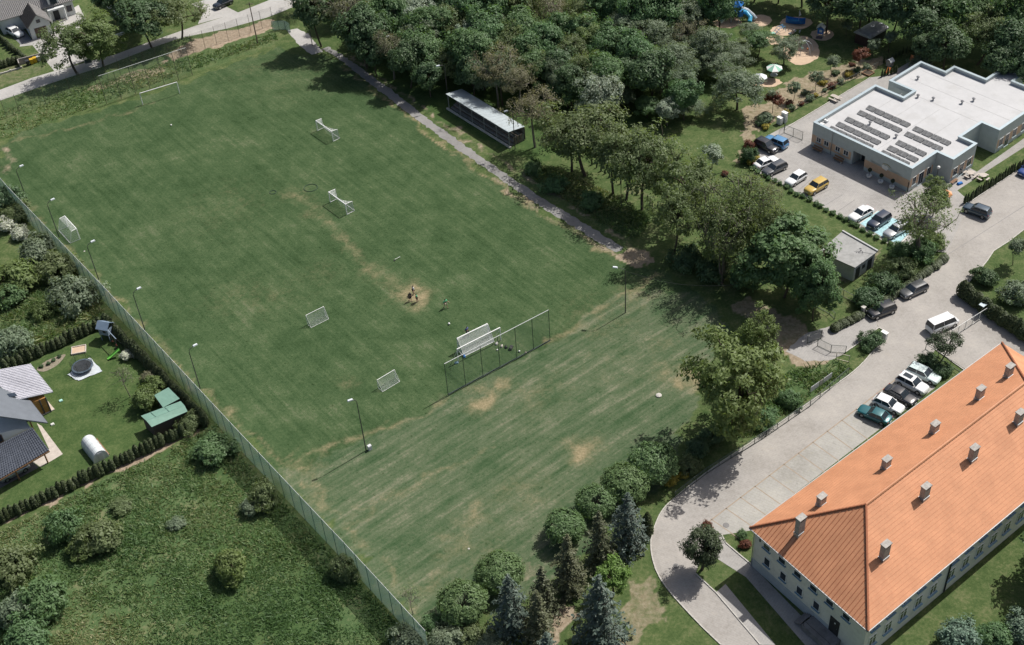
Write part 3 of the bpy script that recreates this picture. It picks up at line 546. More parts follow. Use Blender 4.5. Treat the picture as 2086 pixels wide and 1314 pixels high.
T('chestnut', 1668, 590, 36, 'dark green chestnut crown tucked between the two larger chestnuts', (1655, 655), 1.1)
T('thin', 1880, 445, 62, 'tall airy half-leafed tree standing between the yard and the road', (1862, 522), 1.2)
T('lime_tree', 1895, 400, 30, 'small round green tree at the kindergarten corner', (1900, 440), .6)
T('lime_tree', 1498, 785, 92, 'big yellow-green tree standing on the verge beside the curved road', (1492, 893), 1.0)
T('lime_tree', 1538, 700, 42, 'green tree behind the big verge tree, nearer the driveway gate', (1535, 765), 1.0)
T('robinia', 145, 85, 54, 'half-bare roadside tree in front of the house driveway', (158, 152), 1.05)
T('lime_tree', 197, 75, 46, 'leafy roadside tree right of the half-bare one', (210, 135), .95)
T('dark_oak', 302, 35, 48, 'dark roadside tree with thick trunk above the ball-stop net', (309, 97), 1.1)
T('robinia', 372, 22, 52, 'large thick-trunked roadside tree nearest the sandy verge', (371, 80), 1.1)
T('dark_oak', 235, -15, 40, 'dark tree behind the long white garden wall', None, 1.0)
T('dark_oak', 280, -10, 42, 'dark tree at the top edge between the white wall and the road', None, 1.0)
T('dark_oak', 2185, 1110, 90, 'dark tree just outside the right edge shading the lawn', (2200, 1190), 1.0); T('budding', 620, -15, 38, 'brown tree at the top edge beside the sports ground gate', (610, 25), 1.0)
# globe maples, spruces
for x, y, r, l in [(1331, 943, 46, 'clipped globe maple nearest the big verge tree, first of the row'), (1274, 983, 44, 'clipped globe maple, second from the big verge tree'), (1213, 1022, 37, 'clipped globe maple, third from the big verge tree, left of the blue spruce'), (1150, 1072, 38, 'clipped globe maple, fourth from the big verge tree'), (1019, 1164, 44, 'clipped globe maple behind the blue-grey spruce, fifth of the row'), (941, 1227, 45, 'clipped globe maple at the lower left end of the row')]:
    R = r/pxm(x, y); q = G(x, y, 3.5*R/2.3*.62); plant('globe', (q.x, q.y, 0), 3.5*R/2.3, R, l, 'globe maples along the pitch edge')
def spruce(kd, ax, ay, bx, by, rpx, l):
    b = G(bx, by); hs = np.linspace(2, 16, 141); best = min(hs, key=lambda h: (G(ax, ay, h)-Vector((b.x, b.y, h))).length)
    plant(kd, b, float(best), rpx/pxm(bx, by), l, 'spruces by the curved road')
for a in [('blue_spruce', 1266, 1005, 1278, 1118, 42, 'blue spruce nearest the curved kerb, behind the green sapling'), ('spruce', 1214, 1043, 1222, 1150, 36, 'grey-brown spruce between the blue spruce and the globe maples'), ('spruce', 1155, 1090, 1160, 1205, 40, 'dark spruce in front of the fourth globe maple'), ('blue_spruce', 1208, 1175, 1222, 1300, 56, 'large blue-green spruce at the bottom edge beside the bare soil'), ('spruce', 1098, 1155, 1108, 1245, 34, 'dark slim spruce next to the worn soil path'), ('blue_spruce', 1034, 1173, 1046, 1285, 46, 'pale blue-grey spruce in front of the fifth globe maple'), ('spruce', 1090, 1205, 1100, 1305, 36, 'brown-green spruce right of the pale blue-grey spruce'), ('blue_spruce', 1110, 1290, 1118, 1370, 40, 'blue spruce top cut by the bottom edge')]: spruce(*a)
T('fresh', 1240, 1172, 36, 'vivid green young tree between the spruces and the curved road', (1248, 1215), 1.0)
g = G(1318, 1090); plant('thuja', g, 4.2, .75, 'tall dark columnar thuja beside the blue spruce at the kerb', None)
T('pine', 1427, 1110, 40, 'dark round mountain pine on the corner of the curved road', (1430, 1160), 1.0)
T('umbrella_pine', 1924, 705, 34, 'small umbrella-shaped pine beside the white van', (1915, 738), 1.0)
def sh(kd, x, y, r, l, g=None, hf=1.0): return crown(kd, x, y, r, l, g, hf, 'shrub')
for a in [('dark_shrub', 1890, 732, 22, 'round dark shrub left of the umbrella pine'), ('dark_shrub', 1917, 752, 20, 'low dark shrub under the umbrella pine'), ('dark_shrub', 1776, 690, 24, 'dark bush beside the white meter cabinet'), ('dark_shrub', 1425, 905, 26, 'dark shrub in the shade left of the big verge tree trunk'), ('green_shrub', 1560, 845, 30, 'green shrub right of the big verge tree trunk at the fence'), ('green_shrub', 1605, 805, 26, 'green weedy shrub at the fence between verge tree and boards'), ('dark_shrub', 1455, 880, 28, 'dark shrub right under the big verge tree'), ('green_shrub', 1130, 372, 26, 'green low shrub under the broad locust by the path'), ('green_shrub', 1205, 405, 26, 'green low shrub under the slender locust by the path'), ('green_shrub', 1085, 338, 22, 'green low shrub at the foot of the leaning bare tree'), ('dark_shrub', 1400, 520, 34, 'dark undergrowth shrub at the lower path end'), ('dark_shrub', 1450, 545, 36, 'dark undergrowth shrub under the pale clump'), ('green_shrub', 1515, 560, 30, 'green undergrowth shrub left of the large chestnut'), ('red_shrub', 1440, 1068, 12, 'dark red bush behind the round mountain pine'), ('yellow_shrub', 1368, 975, 16, 'yellow flowering shrub beside the first globe maple'), ('olive_shrub', 1400, 945, 26, 'olive shrub under the big verge tree'), ('yellow_shrub', 1395, 965, 12, 'small yellow flowering shrub by the road under the verge tree'),  # low shrubs below locusts and pale clump are added to deepen the shade
          ('red_shrub', 1521, 1106, 13, 'dark red shrub against the white wall of the orange-roofed building'), ('green_shrub', 1512, 1086, 12, 'green shrub in the lawn corner at the orange-roofed building'), ('juniper', 1958, 1290, 42, 'blue-green spreading juniper on the lawn at the bottom right'), ('green_shrub', 2030, 1290, 38, 'green shrub between the two junipers at the bottom right'), ('juniper', 2084, 1275, 36, 'blue-green juniper cut by the right edge at the bottom'),
          ('dark_shrub', 2012, 560, 26, 'dark round shrub above the end of the road hedge'), ('shrub', 2080, 590, 34, 'silver-leaved shrub on the lawn at the right edge'),
          ('dark_shrub', 1770, 600, 30, 'dark shrub under the chestnut beside the parked dark car'), ('dark_shrub', 1805, 572, 32, 'dark shrub in the thicket below the substation'), ('olive_shrub', 1840, 540, 34, 'olive shrub in the thicket at the foot of the airy tree'), ('green_shrub', 1880, 505, 30, 'green shrub in the thicket nearest the yard entrance'), ('lime_shrub', 1905, 485, 22, 'lime shrub at the yard entrance, end of the thicket'), ('green_shrub', 1840, 505, 24, 'green shrub behind the airy tree trunk'),
          ('dark_shrub', 8, 395, 36, 'dark conifer-like shrub outside the green fence at the left edge'), ('olive_shrub', 30, 430, 30, 'brown-olive shrub outside the green fence below the dark one'), ('bloom_shrub', 12, 452, 22, 'white blossoming shrub at the left edge'), ('bloom_shrub', 38, 472, 20, 'white blossoming shrub beside the green fence'), ('shrub', 70, 505, 40, 'grey-green shrub below the white blossom at the green fence'), ('lime_shrub', 28, 555, 52, 'large pale green shrub at the left edge outside the fence'), ('olive_shrub', 110, 540, 40, 'olive shrub against the green fence'), ('shrub', 150, 588, 46, 'large grey-green shrub against the green fence above the thuja row'), ('lime_shrub', 88, 625, 24, 'small pale shrub in the rough grass above the garden'), ('shrub', 22, 690, 42, 'grey-green shrub at the left edge above the garden'), ('green_shrub', 20, 590, 36, 'green shrub at the left edge below the large pale shrub'),
          ('green_shrub', 128, 1062, 36, 'dark green bushy young tree in the meadow below the thuja row', None, 1.5), ('olive_shrub', 205, 1085, 46, 'wide olive shrub right of the dark green one in the meadow'), ('lime_shrub', 165, 1105, 30, 'small lime shrub under the olive shrub in the meadow'), ('olive_shrub', 18, 1140, 46, 'olive shrub at the left edge of the meadow'), ('green_shrub', 85, 1215, 48, 'green shrub in the lower left of the meadow', None, 1.2), ('shrub', 30, 1235, 46, 'grey-green shrub at the lower left edge of the meadow'), ('green_shrub', 50, 1290, 50, 'green shrub in the bottom left corner'),
          ('lime_shrub', 465, 1140, 38, 'lone yellow-green shrub in the middle of the meadow', None, 1.3), ('olive_shrub', 535, 1000, 32, 'olive shrub against the green fence in the meadow', None, 1.4), ('shrub', 512, 1025, 24, 'grey shrub in front of the fence shrub in the meadow'), ('green_shrub', 432, 905, 42, 'spreading green shrub where the thuja row meets the fence', None, .8), ('olive_shrub', 693, 1148, 32, 'olive shrub against the fence lower in the meadow', None, 1.3), ('olive_shrub', 385, 858, 26, 'thin olive shrub at the end of the thuja row'), ('olive_shrub', 245, 1030, 24, 'sparse olive shrub in the meadow below the greenhouse', None, .6), ('shrub', 355, 1065, 18, 'grey twiggy shrub in the open meadow', None, .7),
          ('shrub', 835, 1300, 40, 'grey shrub at the bottom edge at the end of the fence'), ('shrub', 905, 1300, 38, 'grey shrub at the bottom edge below the last globe maple'), ('olive_shrub', 960, 1290, 34, 'olive shrub at the bottom edge left of the pale spruce'), ('shrub', 1000, 1310, 30, 'pale shrub at the bottom edge under the pale spruce'), ('green_shrub', 880, 1265, 24, 'low green shrub under the last globe maple'),
          ('lime_shrub', 292, 805, 27, 'yellow-green round shrub left of the green-roofed shed', None, 1.4), ('lime_shrub', 312, 783, 24, 'yellow-green shrub behind the round one at the shed', None, 1.3), ('bloom_shrub', 257, 720, 14, 'white flowering shrub by the green slide', None, .9), ('bud_shrub', 305, 765, 18, 'thin brown shrub by the hedge behind the shed'),
          ('dark_shrub', 1525, 312, 18, 'dark conical shrub at the corner of the yard', None, 1.5), ('yellow_shrub', 1538, 322, 14, 'golden shrub beside the parked white car', None, 1.2), ('red_shrub', 1526, 292, 12, 'dark red shrub behind the parked black car', None, 1.3), ('shrub', 1560, 235, 18, 'pale round ornamental grass beside the electric cabinet'), ('red_shrub', 1476, 352, 8, 'small red shrub on the lawn left of the yard'), ('shrub', 1880, 120, 22, 'pale shrub at the lawn corner behind the kindergarten')]: sh(*a)
for a in [('bloom', 1452, 312, 20, 'small white blossoming tree on the lawn'), ('red', 1576, 203, 17, 'small red-leaved tree at the lower end of the rock garden'), ('red', 1751, 115, 16, 'small red-leaved tree at the upper end of the rock garden'), ('small', 1619, 180, 14, 'thin young tree in the rock garden, nearest the lower red tree'), ('small', 1664, 158, 14, 'thin young tree in the middle of the rock garden'), ('small', 1697, 128, 15, 'young green tree on the lawn edge above the rock garden'), ('small', 1781, 92, 13, 'young tree in front of the dark shed'), ('small', 1815, 78, 15, 'young tree right of the dark shed'), ('small', 1727, 52, 12, 'young tree left of the dark shed'), ('bare', 250, 765, 34, 'bare thin tree in the middle of the garden lawn'), ('small', 2072, 505, 20, 'thin young tree on the lawn at the right edge of the road'), ('bare', 835, 1215, 34, 'leafless sapling inside the fence near the bottom edge')]: T(*a)
# clipped thujas
def row(kd, a, b, n, h, R, label, group, jit=.12):
    A, B = G(*a), G(*b)
    for i in range(n):
        q = A.lerp(B, i/(n-1)); plant(kd, (q.x+random.uniform(-jit, jit), q.y+random.uniform(-jit, jit), 0), h*random.uniform(.86, 1.14), R*random.uniform(.85, 1.15), label, group, 'thuja')
row('thuja', (12, 756), (206, 668), 21, 2.2, .50, 'clipped thuja in the row along the upper side of the garden', 'upper garden thuja row')
row('thuja', (220, 664), (421, 866), 36, 2.4, .62, 'dark thuja in the tall hedge between garden and green fence', 'tall thuja hedge at the fence')
row('thuja', (-6, 1068), (392, 878), 39, 2.1, .50, 'clipped thuja in the long row along the lower side of the garden', 'lower garden thuja row')
row('cypress', (1966, 414), (2090, 334), 26, 1.7, .24, 'thin pointed thuja in the row between kindergarten lawn and road', 'thin thujas by the road')
row('cypress', (1797, 156), (1826, 148), 6, 1.5, .22, 'small thuja in the short row at the end of the kindergarten path', 'short thuja row'); row('cypress', (1800, 128), (1862, 100), 9, 1.4, .25, 'small thuja in the line right of the dark shed', 'thuja line by the shed')
row('cypress', (1205, 335), (1348, 428), 15, 1.2, .16, 'thin dark sapling in the line behind the locust trees', 'sapling line behind the locusts', .25)
row('thuja', (1958, 603), (2100, 700), 16, 2.6, .85, 'dark thuja in the tall hedge beside the sliding gate', 'tall hedge at the sliding gate')
row('thuja', (1700, 672), (1752, 646), 11, 1.1, .62, 'low clipped thuja in the hedge left of the gate pillar', 'low hedge at the driveway'); row('thuja', (1770, 640), (1922, 530), 32, 1.0, .65, 'low clipped thuja in the long road hedge above the parked dark cars', 'low hedge along the road')
row('thuja', (-5, 140), (38, 128), 6, 1.6, .6, 'dark thuja in the hedge left of the refuse bins', 'hedge by the refuse bins'); row('thuja', (0, 82), (52, 124), 10, 1.5, .6, 'thuja in the hedge along the house driveway', 'hedge along the house driveway')
row('bush', (1533, 346), (1812, 500), 24, .75, .48, 'low shrub in the edging row below the parked cars', 'edging shrubs of the yard', .2)
for i, (x, y) in enumerate([(1600, 232), (1612, 224), (1632, 214), (1648, 204), (1662, 196), (1680, 186), (1694, 178), (1712, 168), (1728, 156), (1745, 146), (1606, 214), (1640, 192), (1676, 172), (1702, 152), (1735, 134), (1765, 140), (1560, 262), (1548, 256)]):
    kd = ('gold_bush', 'dark_bush', 'red_bush', 'silver_bush')[i % 4]; plant(kd, G(x, y), None, random.uniform(.5, .85), {'gold_bush': 'golden round bush in the rock garden along the path', 'dark_bush': 'dark green round bush in the rock garden along the path', 'red_bush': 'reddish round bush in the rock garden along the path', 'silver_bush': 'grey-green round bush in the rock garden along the path'}[kd], 'rock garden bushes', 'shrub')
# tall grass of the meadow: nobody could count it
def tufts(name, px, dens, h, cols, label_mat, seed):
    P = np.array(wp(px)); r = np.random.default_rng(seed); lo, hi = P.min(0), P.max(0); n = int((hi-lo).prod()*dens)
    q = lo+r.random((n, 2))*(hi-lo); q = q[inpoly(q[:, 0], q[:, 1], [tuple(a) for a in P])]
    q = q[vnoise(q[:, 0], q[:, 1], 2.0, seed)+.35*r.random(len(q)) > .38]; n = len(q)
    k = 3; q = np.repeat(q, k, 0)+r.normal(size=(n*k, 2))*.10; hh = h*r.uniform(.45, 1.3, n*k)*(0.55+.9*vnoise(q[:, 0], q[:, 1], 3.5, seed+1)); a = r.random(n*k)*6.28; d = np.stack([np.cos(a), np.sin(a)], 1)
    w = .075; ln = r.normal(size=(n*k, 2))*1.0*hh[:, None]; side = np.stack([-d[:, 1], d[:, 0]], 1)*w
    z = np.zeros((n*k, 1)); V = np.stack([np.concatenate([q-side, z], 1), np.concatenate([q+side, z], 1), np.concatenate([q+ln*.5+side*.8, hh[:, None]*.65], 1), np.concatenate([q+ln, hh[:, None]], 1)], 1).reshape(-1, 3)
    v = np.repeat(np.clip(.38*vnoise(q[:, 0], q[:, 1], 13, seed+2)+.22*vnoise(q[:, 0], q[:, 1], 4, seed+3)+.4*r.random(n*k)-(.12 if seed == 50 else 0)*(q[:, 0] > -45), 0, 1), 4)
    o = link(name, crown_mesh(name, V, v), label_mat); struct(o, 'stuff'); o['label'] = cols; o['category'] = 'grass'
LM['meadow'] = leafmat('meadow_blade', (.13, .19, .085), var=.5, trans=.35, stops=[(.22, (.065, .125, .048)), (.50, (.115, .185, .078)), (.70, (.20, .22, .115)), (.90, (.36, .33, .21))])
tufts('meadow_grass', [(0, 1085), (400, 888), (440, 880), (830, 1290), (800, 1320), (0, 1320)], 20, .26, 'tall uneven meadow grass outside the green fence', LM['meadow'], 50)
tufts('verge_grass', [(1500, 895), (1590, 850), (1735, 750), (1700, 735), (1600, 760)], 18, .4, 'tall weedy grass on the verge beside the road', LM['meadow'], 53)
tufts('rough_grass', [(0, 600), (150, 560), (215, 640), (0, 735)], 16, .45, 'rough grass between the shrubs and the garden', LM['meadow'], 56)
tufts('undergrowth', [(1070, 355), (1130, 340), (1260, 400), (1330, 450), (1290, 490), (1200, 440)], 18, .4, 'green undergrowth below the locust trees', LM['meadow'], 59)
tufts('net_grass', [(0, 225), (300, 140), (560, 68), (570, 80), (330, 165), (20, 280), (0, 280)], 9, .3, 'long grass along the ball-stop net', LM['meadow'], 61)
# ------------------------------------------------------------------ kindergarten
V3 = Vector
M_KW = mat('blue_grey_render', (.45, .49, .48), .85, var=.06, dirt=(.40, .43, .42)); M_PEACH = mat('peach_render', (.55, .38, .26), .85, var=.07); M_ROOFW = mat('white_roofing', (.44, .44, .44), .75, var=.05, scale=.4, dirt=(.37, .365, .355))
M_COP = mat('coping_metal', (.42, .50, .53), .35, .5, .05); M_GLASS = mat('dark_glass', (.03, .04, .055), .08, var=.2); M_WHITE = mat('white_paint', (.74, .74, .71), .5, var=.05); M_DARK = mat('dark_void', (.03, .032, .034), .8)
M_SOLAR = mat('solar_cell', (.16, .162, .16), .3, var=.35, scale=3); M_METAL = mat('grey_metal', (.36, .37, .38), .4, .7); M_WOOD = mat('brown_wood', (.22, .12, .06), .7, var=.2, scale=6); M_PLASTIC = mat('grey_plastic', (.55, .56, .57), .5)
M_BLUEW = mat('blue_plinth', (.30, .40, .46), .8, var=.1)
o0 = G(1657.1, 249.4, 4.5); KY = math.radians(-52.0); KH = 4.5
kg = empty('kindergarten', (o0.x, o0.y, 0), KY, 'low flat-roofed kindergarten with blue-grey walls and pale roof', 'building')
OUT = [(0, 0), (19.85, 0), (19.85, 6.6), (22.95, 6.6), (22.95, 13.1), (19.95, 13.1), (19.95, 18.9), (23.3, 18.9), (23.3, 34), (16.3, 34), (16.3, 37.4), (12.4, 37.4), (12.4, 31.4), (6, 31.4), (6, 28.8), (.85, 28.8), (.85, 19.6), (5.85, 19.6), (5.85, 16.85), (0, 16.85)]
def inset(poly, d):
    n = len(poly); r = []
    for i in range(n):
        p0, p1, p2 = V3(poly[i-1]), V3(poly[i]), V3(poly[(i+1) % n]); a = (p1-p0).normalized(); b = (p2-p1).normalized()
        n1 = V3((-a.y, a.x)); n2 = V3((-b.y, b.x)); r.append(tuple(p1+(n1+n2)*d if abs(a.dot(b)) < .5 else p1+n1*d))
    return r
DOOR0, DOOR1 = 8.55, 10.95     # recessed entrance in the front wall
mb = MB(); n = len(OUT)
for i in range(n):
    a, b = OUT[i], OUT[(i+1) % n]
    if i == 0:
        for q0, q1, z0 in ((0, DOOR0, 0), (DOOR1, 19.85, 0), (DOOR0, DOOR1, 2.75)): mb.add([(q0, 0, z0), (q1, 0, z0), (q1, 0, KH), (q0, 0, KH)], [(0, 1, 2, 3)])
        for q in (DOOR0, DOOR1): mb.add([(q, 0, 0), (q, 2.2, 0), (q, 2.2, 2.75), (q, 0, 2.75)], [(0, 1, 2, 3)])
        mb.add([(DOOR0, 0, 2.75), (DOOR1, 0, 2.75), (DOOR1, 2.2, 2.75), (DOOR0, 2.2, 2.75)], [(0, 1, 2, 3)]); mb.add([(DOOR0, 2.2, 0), (DOOR1, 2.2, 0), (DOOR1, 2.2, 2.75), (DOOR0, 2.2, 2.75)], [(0, 1, 2, 3)])
    else: mb.add([(*a, 0), (*b, 0), (*b, KH), (*a, KH)], [(0, 1, 2, 3)])
IN = inset(OUT, .38)
for i in range(n): mb.add([(*IN[i], KH-.75), (*IN[(i+1) % n], KH-.75), (*IN[(i+1) % n], KH), (*IN[i], KH)], [(3, 2, 1, 0)])
mb.build('wall', M_KW, kg)
roof = MB().add([(*q, KH-.55) for q in IN], [tuple(range(n))]).build('roof', M_ROOFW, kg)
for x in (4.5, 8.2, 12.1, 16.0): MB().box((x, 9.5, KH-.545), (.08, 18, .012)).build('roof_seam', mat('seam_felt', (.36, .36, .355), .8), roof)
for y in (19.5, 23.5, 27.2): MB().box((12.5, y, KH-.545), (20, .08, .012)).build('roof_seam', MATS['seam_felt'], roof)
OO = inset(OUT, -.06); II = inset(OUT, .44)
for i in range(n):      # coping, one length for each run of wall
    a, b, c, d = OO[i], OO[(i+1) % n], II[(i+1) % n], II[i]; vs = [(*q, KH+.004) for q in (a, b, c, d)]+[(*q, KH+.09) for q in (a, b, c, d)]
    MB().add(vs, [(3, 2, 1, 0), (4, 5, 6, 7), (0, 1, 5, 4), (1, 2, 6, 5), (2, 3, 7, 6), (3, 0, 4, 7)]).build('coping', M_COP, kg)
def panel(name, x0, x1, y0, y1, z0, z1, mt, parent=kg, proud=.02):
    """thin slab on an axis-aligned wall (x0==x1 or y0==y1)"""
    if abs(y0-y1) < 1e-6: return MB().box(((x0+x1)/2, y0, (z0+z1)/2), (abs(x1-x0), proud*2, z1-z0)).build(name, mt, parent)
    return MB().box((x0, (y0+y1)/2, (z0+z1)/2), (proud*2, abs(y1-y0), z1-z0)).build(name, mt, parent)
panel('peach_band', .02, DOOR0-.35, 0, 0, .75, 2.25, M_PEACH); panel('peach_band', DOOR1, 19.83, 0, 0, .75, 2.2, M_PEACH)
def kwin(x0, x1, y0, y1, z0, z1, mt=None):
    w = panel('window', x0, x1, y0, y1, z0, z1, M_WHITE, kg, .05); e = .09
    hor = abs(y0-y1) < 1e-6; m2 = (x0+x1)/2 if hor else (y0+y1)/2
    if hor:
        for s0, s1 in ((min(x0, x1)+e, m2-e/2), (m2+e/2, max(x0, x1)-e)): panel('pane', s0, s1, y0, y1, z0+e, z1-e, M_GLASS, w, .07)
        panel('sill', x0-.06, x1+.06, y0-.06, y1-.06, z0-.07, z0-.01, M_COP, w, .09)
    else:
        for s0, s1 in ((min(y0, y1)+e, m2-e/2), (m2+e/2, max(y0, y1)-e)): panel('pane', x0, x1, s0, s1, z0+e, z1-e, M_GLASS, w, .07)
        panel('sill', x0+.06, x1+.06, y0-.06, y1+.06, z0-.07, z0-.01, M_COP, w, .09)
for x in (1.0, 2.6, 5.0, 6.7): kwin(x, x+1.0, 0, 0, 1.25, 2.2)
def bay(xw, ys):
    for (a, b, z0) in ys:
        kwin(xw, xw, a, b, z0, 2.45)
    lo = min(q[0] for q in ys)-.5; hi = max(q[1] for q in ys)+.5; gaps = sorted(ys); prev = lo
    for a, b, _ in gaps+[(hi, hi, 0)]:
        if a-prev > .15: panel('peach_panel', xw, xw, prev, a, .8, 2.45, M_PEACH, kg, .018)
        prev = b
bay(19.85, [(.6, 1.6, .9), (2.3, 3.7, .1), (4.5, 5.6, .9)]); bay(22.95, [(7.2, 8.4, .9), (9.0, 10.2, .1), (11.0, 12.3, .9)]); bay(23.3, [(19.6, 20.8, .9), (21.4, 22.6, .1), (23.6, 24.8, .9), (26.2, 27.4, .9), (29, 30.2, .9)])
bay(19.95, [(14.2, 15.4, .9)])
dr = panel('door', DOOR0+.35, DOOR1-.35, 2.17, 2.17, .02, 2.4, M_DARK, kg, .04); panel('pane', DOOR0+.6, DOOR1-.6, 2.12, 2.12, .5, 2.2, M_GLASS, dr, .03); MB().box((9.9, 2.08, 1.1), (.05, .08, .4)).build('handle', M_METAL, dr)
MB().tube([(4.15, -.08, 0), (4.15, -.08, KH-.3)], .06, 6).build('downpipe', M_METAL, kg); MB().tube([(19.7, -.10, 0), (19.7, -.10, 1.9)], .06, 6).build('downpipe', M_DARK, kg)
# worn emblem and pale cursive lettering over the peach band
sg = MB().add([(14.4, -.03, 2.1), (15.3, -.03, 1.95), (15.6, -.03, 2.6), (15.2, -.03, 2.85), (14.9, -.03, 2.7), (14.5, -.03, 3.0), (14.3, -.03, 2.6)], [tuple(range(7))]).build('emblem', M_WHITE, kg)
MB().tube([(14.4+.75*(1-math.cos(a)), -.05, 2.75+.42*math.sin(a)) for a in np.linspace(.2, 2.9, 8)], .06, 5).build('emblem_arc', mat('faded_gold', (.42, .34, .18), .7), sg)
def scrawl(x0, x1, seed):
    r = random.Random(seed); pts = []; k = int((x1-x0)/.09)
    for i in range(k): pts.append((x0+(x1-x0)*i/k, -.035, 2.42+(.16 if i % 2 else -.12)*r.uniform(.4, 1.3)+(.25 if i in (0, 1) else 0)))
    MB().tube(pts, .028, 4).build('lettering', mat('pale_gold_letter', (.50, .49, .40), .6), kg)
scrawl(12.1, 14.1, 1); scrawl(16.0, 18.2, 2)
# solar panels: ballasted pieces in rows, one thing for each row
rows = [(2.6, 11.4, .95, 5), (2.7, 11.5, 2.85, 5), (2.8, 11.6, 5.1, 5), (3.0, 11.75, 8.2, 5), (3.1, 11.75, 10.5, 5), (13.1, 18.5, .95, 3), (13.1, 18.8, 2.85, 3), (13.15, 18.75, 5.1, 3), (12.6, 19.7, 8.2, 4), (12.6, 19.7, 10.45, 4)]
nmr = ['first', 'second', 'third', 'fourth', 'fifth']
KM = Matrix.Translation((o0.x, o0.y, 0)) @ Matrix.Rotation(KY, 4, 'Z')
for i, (x0, x1, y, k) in enumerate(rows):
    side = 'left' if i < 5 else 'right'; st = empty('solar_panel_row', KM @ V3((x0, y, KH-.55)), KY, f'{nmr[i % 5]} row of dark solar panels from the front edge, {side} half of the kindergarten roof', 'solar panels', 'rows of solar panels')
    L = (x1-x0)/k
    for j in range(k):
        a, b = j*L+.06, (j+1)*L-.12; p = MB().add([(a, -.42, .12), (b, -.42, .12), (b, .5, .42), (a, .5, .42), (a, -.42, .08), (b, -.42, .08), (b, .5, .38), (a, .5, .38)], [(0, 1, 2, 3), (7, 6, 5, 4), (0, 4, 5, 1), (1, 5, 6, 2), (2, 6, 7, 3), (3, 7, 4, 0)]).build('solar_panel', M_SOLAR, st)
        for t in (.0, .5): MB().bar((a+t*(b-a), -.43, .135), (a+t*(b-a), .5, .435), .05, .02).build('panel_frame', M_METAL, p)
        for s in (.15, .85): MB().box((a+s*(b-a), .1, .06), (.25, .7, .12)).build('ballast_block', M_KERB, p)
        MB().add([(a, .52, .0), (b, .52, .0), (b, .52, .36), (a, .52, .36)], [(0, 1, 2, 3)]).build('back_sheet', M_METAL, p)
for i, (x, y, l) in enumerate([(6.6, 6.7, 'between the left solar rows'), (12.1, 6.4, 'between the two halves of solar rows'), (7.2, 19.2, 'at the notch corner of the roof'), (9.6, 20.2, 'in the middle of the roof'), (13.7, 22.6, 'left of the pair in the roof centre'), (14.6, 24.6, 'right of the pair in the roof centre'), (3.6, 24.2, 'on the back left corner of the roof'), (21.4, 30.2, 'on the back right of the roof')]):
    v = empty('roof_vent', KM @ V3((x, y, KH-.55)), KY, f'small grey roof vent {l}', 'roof vent', 'roof vents'); MB().lathe((0, 0, 0), [(.2, 0), (.16, .1), (.14, .45)], 10).build('pipe', M_METAL, v); MB().lathe((0, 0, .45), [(.3, 0), (.3, .1), (.05, .25)], 10).build('cap', mat('vent_cap', (.2, .2, .21), .6), v)
for i, (x, y) in enumerate([(.9, 2.3), (1.1, .9)]):
    v = empty('antenna', KM @ V3((x, y, KH-.55)), KY, ['tall pale antenna box on the front left roof corner', 'low pale unit on the front left roof corner'][i], 'antenna'); MB().box((0, 0, .2), (.7, .4, .4)).build('housing', M_WHITE, v); MB().tube([(0, .3, 0), (0, .3, 1.1-.5*i)], .05, 5).build('mast', M_WHITE, v)
for i, x in enumerate((12.9, 15.2, 17.4)):
    t = empty('topiary_planter', KM @ V3((x, -1.1, 0)), KY, ['left', 'middle', 'right'][i]+' of three white planters with dark topiary balls at the kindergarten front', 'planter', 'topiary planters')
    MB().lathe((0, 0, 0), [(.25, 0), (.42, .3), (.45, .55), (.36, .55), (.34, .45)], 12).build('pot', M_WHITE, t, True); MB().tube([(0, 0, .45), (0, 0, 1.3)], .03, 5).build('stem', M_BARK, t); MB().ball((0, 0, 1.55), .36, 12, 8).build('topiary_ball', mat('box_leaf', (.012, .022, .010), .9, var=.5, scale=12, bump=1, bscale=14), t)
for i, x in enumerate((2.0, 6.4)):
    b = empty('bench', KM @ V3((x, -.8, 0)), KY, ['left', 'right'][i]+' wooden bench against the shaded kindergarten front', 'bench', 'kindergarten benches')
    for k in range(3): MB().box((0, -.25+.17*k, .45), (1.9, .13, .05)).build('seat_slat', M_WOOD, b)
    for k in range(2): MB().box((0, .22, .65+.18*k), (1.9, .05, .13)).build('back_slat', M_WOOD, b)
    for s in (-.75, .75): MB().box((s, -.05, .21), (.08, .5, .42)).build('leg', M_KERB, b)
# ------------------------------------------------------------------ long building with the orange roof
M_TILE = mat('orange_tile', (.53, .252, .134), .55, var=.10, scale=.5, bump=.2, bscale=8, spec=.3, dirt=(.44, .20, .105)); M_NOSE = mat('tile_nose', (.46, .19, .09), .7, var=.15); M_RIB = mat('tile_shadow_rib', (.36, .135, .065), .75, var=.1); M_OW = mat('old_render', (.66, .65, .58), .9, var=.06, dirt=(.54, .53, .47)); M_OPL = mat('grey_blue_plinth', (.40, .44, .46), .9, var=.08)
M_CHIM = mat('cement_chimney', (.36, .34, .31), .95, var=.2, scale=3, dirt=(.22, .20, .18)); M_FRAMEB = mat('blue_sill', (.16, .27, .36), .7)
EZ, RZ = 6.9, 12.2; A0 = G(1527, 1075, EZ); B0 = G(1768.5, 1285.5, EZ); C0 = G(2041, 698, EZ); OU = B0-A0; OL = OU.length; OU.normalize(); OV = C0-A0; OVL = OV.length; OV.normalize()
ob = empty('school_building', (A0.x, A0.y, 0), 0, 'long white two-storey building with an orange tiled hip roof', 'building')
def L(u, v, z): q = OU*u+OV*v; return V3((q.x, q.y, z))
hw = OL/2; ov = .5
